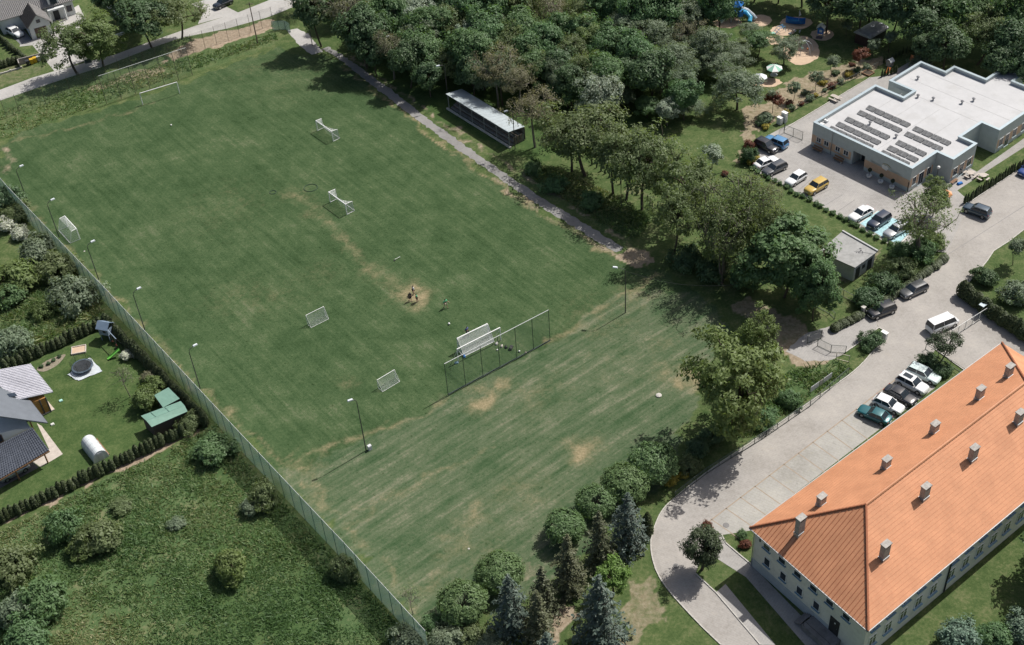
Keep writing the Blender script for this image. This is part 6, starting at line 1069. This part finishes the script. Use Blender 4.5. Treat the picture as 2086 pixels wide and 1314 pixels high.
MB().box((0, 0, 1.25), (1.6, 1.6, .1)).build('floor', M_PB, ph)
for s in (-1, 1): MB().box((0, s*.75, 1.7), (1.5, .05, .8)).build('wall', M_PB, ph); MB().box((s*.75, 0, 1.7), (.05, 1.5, .8)).build('wall', M_PB, ph)
for s in (-1, 1): MB().add([(-1, s*1.0, 2.4), (1, s*1.0, 2.4), (1, 0, 3.2), (-1, 0, 3.2), (-1, s*1.0, 2.34), (1, s*1.0, 2.34), (1, 0, 3.14), (-1, 0, 3.14)], [(0, 1, 2, 3), (7, 6, 5, 4), (0, 4, 5, 1), (1, 5, 6, 2), (3, 7, 4, 0)]).build('roof', mat('slate_roof', (.16, .22, .29), .6), ph)
MB().box((.2, -.78, 1.85), (.5, .03, .4)).build('window', M_DARK, ph)
w1_ = G(238, 705)-G(222, 688); sw = empty('swing_frame', G(236, 705), math.atan2(w1_.y, w1_.x), 'dark swing frame between the play tower and the slide', 'swing'); MB().bar((-1.6, 0, 2.3), (1.4, 0, 2.3), .1).build('beam', M_PB, sw)
for s in (-.5, .5): MB().bar((1.4, 0, 2.3), (1.6, s*1.8, 0), .08).build('leg', M_TRIM, sw); 
for x in (-.7, .5):
    st_ = MB().box((x, 0, .5), (.45, .2, .04)).build('seat', mat('red_seat', (.35, .10, .05), .6), sw)
    for s in (-.2, .2): MB().tube([(x+s, 0, .5), (x+s, 0, 2.28)], .012, 4).build('rope', M_METAL, st_)
sl0, sl1 = G(243, 712, 1.1), G(219, 732, .1); sld = empty('slide', V3((sl1.x, sl1.y, 0)), 0, 'bright green plastic slide on the garden lawn', 'slide'); MG = mat('lime_plastic', (.16, .46, .08), .4); p0 = sl0-V3((sl1.x, sl1.y, 0)); p1 = V3((0, 0, .12)); sd_ = (p0-p1).normalized(); cx = V3((-sd_.y, sd_.x, 0)).normalized()
chute = MB()
for w, hgt in ((0, 0),): 
    m1 = p0.lerp(p1, .75)+V3((0, 0, -.12)); q = [p0, p0.lerp(p1, .4)+V3((0, 0, -.08)), m1, p1]; chute.add([a+cx*s*.27+V3((0, 0, e)) for a in q for s, e in ((-1, .16), (-.85, 0), (.85, 0), (1, .16))], [(i*4+j, i*4+j+1, (i+1)*4+j+1, (i+1)*4+j) for i in range(3) for j in range(3)])
chute.build('chute', MG, sld); 
for s in (-1, 1): MB().bar(p0+cx*s*.25, V3((p0.x, p0.y, 0))+cx*s*.3, .06).build('leg', MG, sld)
sx = empty('sandbox', G(161, 714), math.radians(10), 'wooden sandpit with pale sand on the garden lawn', 'sandpit'); MB().box((0, 0, .1), (1.9, 1.5, .12)).build('sand', M_SAND, sx)
for s in (-1, 1): MB().box((0, s*.8, .14), (2.1, .12, .28)).build('board', M_TER, sx); MB().box((s*1.0, 0, .14), (.12, 1.48, .28)).build('board', M_TER, sx)
bd = sheet('flower_bed', smooth_px([(75, 752), (95, 735), (130, 722), (131, 728), (115, 745), (90, 757)], 4, True), .018, mat('bed_mulch', (.22, .19, .14), .95, var=.3, scale=4, bump=.6, bscale=8))
for x, y in ((85, 748), (100, 742), (110, 735), (122, 727)): plant('dark_bush', G(x, y), None, .35, 'small dark plant in the curved garden flower bed', 'flower bed plants', 'shrub')
for x, y, l, c in ((124, 817, 'mint green toy lying near the terrace', (.35, .62, .55)), (107, 865, 'white board lying on the lawn by the carport', (.6, .6, .57))):
    o = MB().box((0, 0, .1), (.55, .45, .2), .5, .8).build('lawn_toy', mat('toy%d' % x, c, .5), None, bevel=.04); o.location = G(x, y); tag(o, l, 'toy')
# ------------------------------------------------------------------ playground behind the wood
M_PBL = mat('play_blue', (.02, .16, .48), .4, var=.06); M_PGR = mat('play_grey', (.45, .50, .53), .4, .2); M_CYAN = mat('play_cyan', (.05, .34, .55), .4)
pt = empty('play_castle', G(1494, 40), 0, 'blue play castle with tube slides at the top of the playground', 'play structure')
for k in range(6): a = math.pi/3*k; MB().tube([(1.5*math.cos(a), 1.5*math.sin(a), 0), (1.5*math.cos(a), 1.5*math.sin(a), 3.6)], .09, 6).build('post', M_PGR, pt)
MB().lathe((0, 0, 1.5), [(1.6, 0), (1.6, .12)], 6).build('deck', M_PBL, pt); MB().lathe((0, 0, 1.62), [(1.55, 0), (1.55, .9), (1.45, .9), (1.45, .05)], 6).build('railing', M_PBL, pt); MB().lathe((0, 0, 3.4), [(1.9, 0), (1.4, .7), (.1, 1.6)], 6).build('roof', M_PBL, pt)
for k in range(3): a = 1.0+2*math.pi/3*k; MB().box((1.9*math.cos(a), 1.9*math.sin(a), 2.2), (.9, .9, 1.2), a).build('bay', M_PBL, pt)
def tubeslide(pts, m_): MB().tube(pts, .42, 10).build('tube_slide', m_, pt)
tubeslide([(1.3, -.6, 2.1), (2.3, -1.2, 1.9), (2.9, -2.2, 1.4), (2.6, -3.0, .9)], M_CYAN); tubeslide([(1.4, 0, 2.4), (2.6, -.2, 1.9), (3.6, -.8, 1.1), (4.2, -1.2, .5)], M_PGR); tubeslide([(-1.3, -.2, 2.2), (-2.3, .2, 2.0), (-3.1, .1, 1.9)], M_PGR); tubeslide([(-1.3, -.8, 1.9), (-2.2, -1.3, 1.1), (-2.9, -1.6, .5)], M_PGR)
bt = empty('play_boat', G(1620, 48), math.radians(-20), 'blue wooden play boat with mast in the sand', 'play boat')
hull = MB(); stt = [(-1.9, .25, 1.25), (-1.2, .62, .85), (0, .75, .7), (1.2, .6, .8), (1.9, .12, 1.15)]
hull.add([q for x, w, z in stt for q in ((x, -w, z+.2), (x, -w*.55, .12), (x, w*.55, .12), (x, w, z+.2))], [(i*4+j, i*4+j+1, i*4+j+5, i*4+j+4) for i in range(4) for j in range(3)]); hull.build('hull', M_PBL, bt)
MB().box((0, 0, .5), (2.6, 1.0, .06)).build('deck', M_CYAN, bt); MB().tube([(.6, 0, .4), (.6, 0, 3.0)], .05, 6).build('mast', M_PGR, bt); MB().add([(.6, 0, 1.7), (1.0, .1, 1.9), (.62, 0, 2.9)], [(0, 1, 2)]).build('sail', M_WHITE, bt)
hp = empty('play_house', G(1671, 72), math.radians(-25), 'small blue play house with pale roof on sand', 'play house')
MB().box((0, 0, 1.15), (1.1, 1.1, 1.2)).build('wall', M_PBL, hp)
for x in (-.5, .5):
    for y in (-.5, .5): MB().box((x, y, .3), (.1, .1, .6)).build('leg', M_PGR, hp)
for s in (-1, 1): MB().add([(s*.8, -.75, 1.7), (s*.8, .75, 1.7), (0, .75, 2.4), (0, -.75, 2.4), (s*.8, -.75, 1.63), (s*.8, .75, 1.63), (0, .75, 2.33), (0, -.75, 2.33)], [(0, 1, 2, 3), (7, 6, 5, 4), (0, 4, 5, 1), (3, 2, 6, 7), (0, 3, 7, 4), (1, 5, 6, 2)]).build('roof', M_PGR, hp)
MB().box((.1, -.56, 1.2), (.5, .03, .5)).build('window', M_WHITE, hp); MB().box((0, -1.0, .06), (1.2, .9, .1)).build('platform', mat('dark_deck', (.10, .07, .08), .7), hp)
sw2 = empty('climbing_ramp', G(1588, 66), math.radians(20), 'blue and green climbing ramp in the sand', 'play equipment')
for s in (-.4, .4): MB().tube([(-1.3, s, .1), (-.3, s, 1.1), (.9, s, 1.3), (1.2, s, .1)], .05, 6).build('rail', M_CYAN, sw2)
for k in range(5): MB().bar((-1.2+.45*k, -.4, .2+.25*min(k, 4)), (-1.2+.45*k, .4, .2+.25*min(k, 4)), .07).build('rung', M_PBL, sw2)
MB().box((-1.5, 0, .25), (.8, .7, .06), .2).build('ramp', mat('play_green', (.25, .45, .36), .5), sw2)
cl = empty('climbing_arches', G(1636, 105), 0, 'thin arched climbing frame with ropes in the round sand area', 'play equipment')
for k in range(3): a = k*1.05; MB().tube([(1.9*math.cos(t)*math.cos(a), 1.9*math.cos(t)*math.sin(a), 2.3*math.sin(t)) for t in np.linspace(0, math.pi, 10)], .045, 5).build('arch', M_PGR, cl)
for k in range(3): MB().ball((.8*math.cos(2.1*k), .8*math.sin(2.1*k), .5+.3*k), .2, 8, 5).build('foothold', MATS['play_green'] if k else mat('play_orange', (.60, .20, .06), .5), cl)
for i, (x, y) in enumerate(((1609, 73), (1629, 68), (1618, 66))):
    sp = empty('spring_rider', G(x, y), i, ['left', 'right', 'middle'][i]+' small spring rider between the sand areas', 'spring rider', 'spring riders'); MB().tube([(0, 0, 0), (.03, 0, .2), (-.03, 0, .35)], .08, 6).build('spring', M_METAL, sp); MB().box((0, 0, .5), (.8, .2, .3), 0, .7).build('seat', M_PGR, sp); MB().bar((.2, -.2, .75), (.2, .2, .75), .05).build('handle', M_TRIM, sp)
def parasol(x, y, h, r, cols, l):
    q = G(x, y, h); o = empty('parasol', (q.x, q.y, 0), .3, l, 'parasol'); MB().tube([(0, 0, 0), (0, 0, h)], .03, 6).build('pole', M_METAL, o)
    for k in range(8): a, b = 2*math.pi*k/8, 2*math.pi*(k+1)/8; MB().add([(0, 0, h+.25), (r*math.cos(a), r*math.sin(a), h-.45), (r*math.cos(b), r*math.sin(b), h-.45), (r*.99*math.cos(b), r*.99*math.sin(b), h-.62), (r*.99*math.cos(a), r*.99*math.sin(a), h-.62)], [(0, 1, 2), (1, 4, 3, 2)]).build('canopy_panel', cols[k % 2], o)
    MB().lathe((0, 0, .68), [(.7, 0), (.7, .05)], 14).build('table_top', M_PGR, o)
parasol(1578, 134, 2.6, 1.5, (mat('parasol_green', (.22, .45, .34), .7), M_WHITE), 'green and white parasol over a table under the trees'); parasol(1549, 152, 2.4, 1.3, (M_PGR, M_WHITE), 'white parasol half hidden under the trees'); parasol(1927, 389, 2.3, 1.1, (mat('parasol_orange', (.62, .21, .07), .7), mat('parasol_peach', (.66, .35, .2), .7)), 'orange parasol behind the round tree at the kindergarten corner')
shd2 = empty('dark_shed', G(1772, 82), KY, 'dark timber shed with curved pale metal roof at the wood edge', 'shed'); M_DSH = mat('charcoal_board', (.018, .022, .024), .8)
for i in range(12): MB().box((-1.6, -2.4+.44*i, 1.05), (.06, .42, 2.1)).build('board', M_DSH, shd2); MB().box((1.6, -2.4+.44*i, 1.05), (.06, .42, 2.1)).build('board', M_DSH, shd2)
for i in range(7): MB().box((-1.36+.45*i, -2.62, 1.05), (.43, .06, 2.1)).build('board', mat('brown_board', (.06, .032, .024), .8), shd2); MB().box((-1.36+.45*i, 2.62, 1.05), (.43, .06, 2.1)).build('board', M_DSH, shd2)
vs = [(1.95*math.cos(t)*-1, y, 2.08+.55*math.sin(t)) for y in (-2.9, 2.9) for t in np.linspace(0, math.pi, 9)]; MB().add(vs, [(i, i+1, 10+i, 9+i) for i in range(8)]+[tuple(range(9)), tuple(range(9, 18))]).build('roof', mat('dull_zinc', (.36, .38, .40), .5, .4, dirt=(.15, .17, .15)), shd2)
lh = empty('toy_house', G(1812, 134), KY, 'tiny pale toy house on the lawn behind the kindergarten', 'toy house'); MB().box((0, 0, .55), (1.0, .9, 1.1)).build('wall', M_TER, lh)
for s in (-1, 1): MB().add([(s*.65, -.6, 1.0), (s*.65, .6, 1.0), (0, .6, 1.55), (0, -.6, 1.55)], [(0, 1, 2, 3)]).build('roof', M_HW, lh)
for x, y, l in ((1810, 147, 'small orange slide beside the kindergarten path'), (1857, 122, 'small orange and yellow slide on the lawn behind the kindergarten')):
    o = empty('toy_slide', G(x, y), 1, l, 'slide'); m_ = MATS['play_orange']; MB().add([(-.7, -.25, .05), (-.7, .25, .05), (.3, .25, .85), (.3, -.25, .85), (-.7, -.3, .2), (.3, -.3, 1.0), (.3, .3, 1.0), (-.7, .3, .2)], [(0, 1, 2, 3), (0, 3, 5, 4), (1, 7, 6, 2)]).build('chute', m_, o)
    for s in (-.22, .22): MB().bar((.3, s, .85), (.7, s, 0), .06).build('leg', m_, o)
def picnic(x, y, l, yaw=KY, r=None):
    o = empty('picnic_table', G(x, y), yaw, l, 'picnic table', 'picnic tables')
    if r:
        MB().lathe((0, 0, .7), [(r, 0), (r, .06)], 14).build('table_top', M_TER, o); MB().box((0, 0, .35), (.2, .2, .7)).build('leg', M_WOOD, o)
        for k in range(4): a = math.pi/2*k; MB().box(((r+.35)*math.cos(a), (r+.35)*math.sin(a), .43), (.3, .9, .05), a).build('bench', M_TER, o); MB().box(((r+.35)*math.cos(a), (r+.35)*math.sin(a), .2), (.1, .1, .4)).build('bench_leg', M_WOOD, o)
    else:
        for k in range(4): MB().box((0, -.3+.2*k, .74), (1.8, .17, .05)).build('plank', M_TER, o)
        for s in (-.75, .75): MB().box((0, s, .44), (1.8, .28, .05)).build('bench', M_TER, o); MB().bar((s*.8, -.7, 0), (s*.8, .2, .72), .08).build('leg', M_WOOD, o); MB().bar((s*.8, .7, 0), (s*.8, -.2, .72), .08).build('leg', M_WOOD, o)
picnic(1701, 204, 'pale picnic table on the path behind the kindergarten'); picnic(1975, 359, 'round pale table by the kindergarten terrace door', KY, .6); picnic(2001, 364, 'round pale table on the strip of lawn by the thin thujas', KY, .6)
b = empty('bench', G(1943, 373), KY, 'brown wooden bench outside the kindergarten bay', 'bench')
for k in range(3): MB().box((-.2+.18*k, 0, .45), (.14, 1.6, .05)).build('seat_slat', M_WOOD, b)
for s in (-.6, .6): MB().box((0, s, .21), (.45, .08, .42)).build('leg', M_METAL, b)
o = MB().box((0, 0, .2), (1.1, .6, .35), .4, .7).build('paddling_pool', M_PBL, None, bevel=.08); o.location = G(1955, 375); tag(o, 'bright blue toy lying beside the bench', 'toy')
rb = empty('raised_bed', G(1768, 150), KY, 'brown framed raised bed at the end of the rock garden', 'raised bed')
for s in (-.8, .8): MB().box((s, 0, .15), (.12, 1.72, .3)).build('board', M_WOOD, rb); MB().box((0, s, .15), (1.48, .12, .3)).build('board', M_WOOD, rb)
MB().box((0, 0, .1), (1.46, 1.46, .18)).build('soil', mat('dark_soil', (.06, .045, .03), .95), rb)
# ------------------------------------------------------------------ training gear on the pitch
def bag(x, y, c, l, s=(.6, .35, .3)):
    o = empty('sports_bag', G(x, y), random.uniform(0, 3), l, 'bag', 'bags behind the goal'); m_ = mat('bag_%d' % int(x), c, .7, var=.2); MB().box((0, 0, s[2]/2), s, 0, .75).build('body', m_, o, bevel=.06); MB().tube([(-.15, 0, s[2]), (-.1, 0, s[2]+.14), (.1, 0, s[2]+.14), (.15, 0, s[2])], .02, 5).build('handle', M_TRIM, o)
bag(1012, 701, (.6, .58, .54), 'pale bag nearest the right goal post'); bag(1022, 706, (.5, .46, .4), 'beige bag in the middle of the gear'); bag(1031, 708, (.03, .03, .03), 'black bag in the middle of the gear'); bag(1041, 710, (.035, .035, .033), 'large black bag at the right end of the gear', (.5, 1.0, .4)); bag(930, 740, (.30, .45, .55), 'light blue bag at the left goal post'); bag(946, 727, (.03, .16, .42), 'bright blue bag inside the near goal'); bag(1071, 719, (.45, .36, .3), 'small brown bag at the foot of the screen', (.35, .25, .2))
for i, (x, y, r) in enumerate(((633, 383, 1.15), (556, 392, .55))):
    o = MB().tube([(r*math.cos(t), r*math.sin(t)*.95, .05) for t in np.linspace(0, 2*math.pi, 21)], .05, 6).build('training_ring', mat('hose_green', (.02, .05, .03), .7)); o.location = G(x, y); tag(o, ['large dark ring lying on the grass above the middle training goal', 'small dark ring lying on the grass left of the large ring'][i], 'ring')
hu = empty('training_hurdle', G(810, 528), CR, 'small pale training hurdle lying alone on the pitch', 'hurdle'); MB().tube([(-.5, 0, .02), (-.5, 0, .25), (.5, 0, .25), (.5, 0, .02)], .03, 5).build('frame', M_GFR, hu); MB().box((-.6, 0, .06), (.2, .2, .12)).build('foot', M_TRIM, hu)
for i, (x, y, l, s) in enumerate([(955, 1118, 'white scrap of litter on the lower pitch', .14), (125, 88 if 0 else 505, 'white scrap of litter by the fence goal', .14), (1342, 806, 'pale flat stone in the worn grass', .45), (172, 512, 'pale litter on the grass below the fence goal', .15)]):
    o = MB().ball((0, 0, s*.2), s, 8, 5, .3).build('stone', M_KERB); o.location = G(x, y); tag(o, l, 'stone')
# ------------------------------------------------------------------ players
M_SKIN = mat('skin', (.42, .26, .18), .6, var=.05); M_HAIR = mat('dark_hair', (.03, .02, .015), .8); M_GSH = mat('green_bib', (.08, .42, .20), .7); M_WSH = mat('pale_shirt', (.55, .53, .50), .7); M_BSH = mat('blue_shirt', (.03, .07, .22), .7); M_BLS = mat('black_shorts', (.02, .02, .022), .8); M_KSH = mat('khaki_shorts', (.36, .30, .22), .8)
def skin(name, verts, edges, rad, mt, parent, root=0):
    me = bpy.data.meshes.new(name); me.from_pydata(verts, edges, []); o = link(name, me, mt, parent); md = o.modifiers.new('skin', 'SKIN'); md.use_smooth_shade = True
    for i, r in enumerate(rad): sv = me.skin_vertices[0].data[i]; sv.radius = (r, r) if not isinstance(r, tuple) else r; sv.use_root = (i == root)
    s = o.modifiers.new('sub', 'SUBSURF'); s.levels = 1; s.render_levels = 1; return o
def person(x, y, yaw, h, shirt, shorts, label, stride=.25, arms=((.25, .2), (-.25, .2)), lean=0.0):
    o = empty('person', G(x, y), yaw, label, 'person', 'players on the pitch'); o.scale = (h/1.75,)*3
    J = []; E = []; R = []
    def v(p, r, par=None):
        J.append(p); R.append(r)
        if par is not None: E.append((par, len(J)-1))
        return len(J)-1
    pel = v((0, 0, .95), .13); ab = v((lean*.3, 0, 1.12), .125, pel); ch = v((lean*.7, 0, 1.33), (.13, .17), ab); nk = v((lean, 0, 1.50), .055, ch); hd = v((lean*1.2+.01, 0, 1.60), .085, nk); tp = v((lean*1.3+.01, 0, 1.70), .075, hd)
    feet = {}; el = {}
    for s in (-1, 1):
        st = stride*s; hp_ = v((0, s*.09, .90), .095, pel); kn = v((st*.55+.05, s*.10, .50), .06, hp_); an = v((st-.03, s*.10, .09), .042, kn); to = v((st+.14, s*.115, .035), .035, an); feet[s] = (hp_, kn)
        fa, oa = arms[0 if s > 0 else 1]; sh_ = v((lean*.85, s*.19, 1.42), .058, ch); eb = v((lean*.85+fa*.4, s*(.24+oa*.4), 1.17), .042, sh_); wr_ = v((lean*.85+fa*1.2+.06, s*(.24+oa*.8), .98), .03, eb); pm = v((lean*.85+fa*1.4+.08, s*(.24+oa*.9), .92), .032, wr_); el[s] = (sh_, eb)
        bx, by = lean*.85+fa*1.4+.08, s*(.24+oa*.9)
        for k, (dx, dz) in enumerate(((-.035, -.07), (-.012, -.085), (.012, -.08), (.032, -.065))): f1 = v((bx+dx, by, .92+dz*.6), .009, pm); v((bx+dx+.015, by-s*.012, .92+dz*1.15), .008, f1)
        t1 = v((bx+.045, by-s*.02, .915), .010, pm); v((bx+.06, by-s*.03, .885), .009, t1)
    skin('body', J, E, R, M_SKIN, o)
    def sub(name, ids, mt, grow, close=True):
        m_ = {i: k for k, i in enumerate(ids)}; ee = [(m_[a], m_[b]) for a, b in E if a in m_ and b in m_]; rr = [tuple(q+grow for q in R[i]) if isinstance(R[i], tuple) else R[i]+grow for i in ids]; skin(name, [J[i] for i in ids], ee, rr, mt, o)
    sub('shirt', [ch, ab, el[-1][0], el[-1][1], el[1][0], el[1][1]], shirt, .055)
    sub('shorts', [pel, feet[-1][0], feet[-1][1], feet[1][0], feet[1][1]], shorts, .05)
    MB().ball((J[hd][0]-.015, 0, 1.665), .105, 10, 6, .85).build('hair', M_HAIR, o, True)
    for s in (-1, 1): MB().ball((J[hd][0]+.085, s*.03, 1.625), .012, 6, 4).build('eye', M_DARK, o); MB().ball((J[hd][0], s*.09, 1.61), .02, 6, 4).build('ear', M_SKIN, o); kx = [q for q in J if abs(q[2]-.035) < .001][0 if s < 0 else 1]; MB().box((kx[0]-.06, kx[1], .04), (.27, .10, .08)).build('shoe', M_TRIM, o, bevel=.02)
    MB().ball((J[hd][0]+.1, 0, 1.60), .016, 6, 4).build('nose', M_SKIN, o); MB().box((J[hd][0]+.088, 0, 1.555), (.012, .05, .012)).build('mouth', mat('lip', (.3, .12, .1), .6), o)
person(836, 613, math.radians(-60), 1.7, M_BLS, M_BLS, 'player in dark clothes at the left of the group of three', .2, ((.1, .05), (-.1, .05)), .05)
person(843, 600, math.radians(-150), 1.75, M_WSH, M_BLS, 'player in pale shirt and black shorts at the back of the group', .15, ((.2, .4), (-.1, .35)))
person(850, 615, math.radians(20), 1.65, M_GSH, M_BLS, 'player in green bib and black shorts at the right of the group', .15, ((.1, .1), (-.1, .1)))
person(908, 627, math.radians(-40), 1.75, M_GSH, M_KSH, 'player in green shirt walking alone toward the near goals', .28, ((.3, .25), (-.25, .3)), .05)
person(953, 684, math.radians(140), 1.75, M_BSH, M_BLS, 'goalkeeper in dark blue behind the crossbar of the near goals', .2, ((.2, .3), (.2, .3)), .06)
wire = empty('overhead_wire', G(1290, 556), 0, 'thin sagging cable from the lamp post to the chestnut tree', 'cable'); a = G(1273, 552, 7.8)-G(1290, 556); b = G(1500, 580, 5.0)-G(1290, 556); MB().tube([a.lerp(b, t)-V3((0, 0, 1.2*math.sin(math.pi*t))) for t in np.linspace(0, 1, 9)], .02, 4).build('cable', M_TRIM, wire)
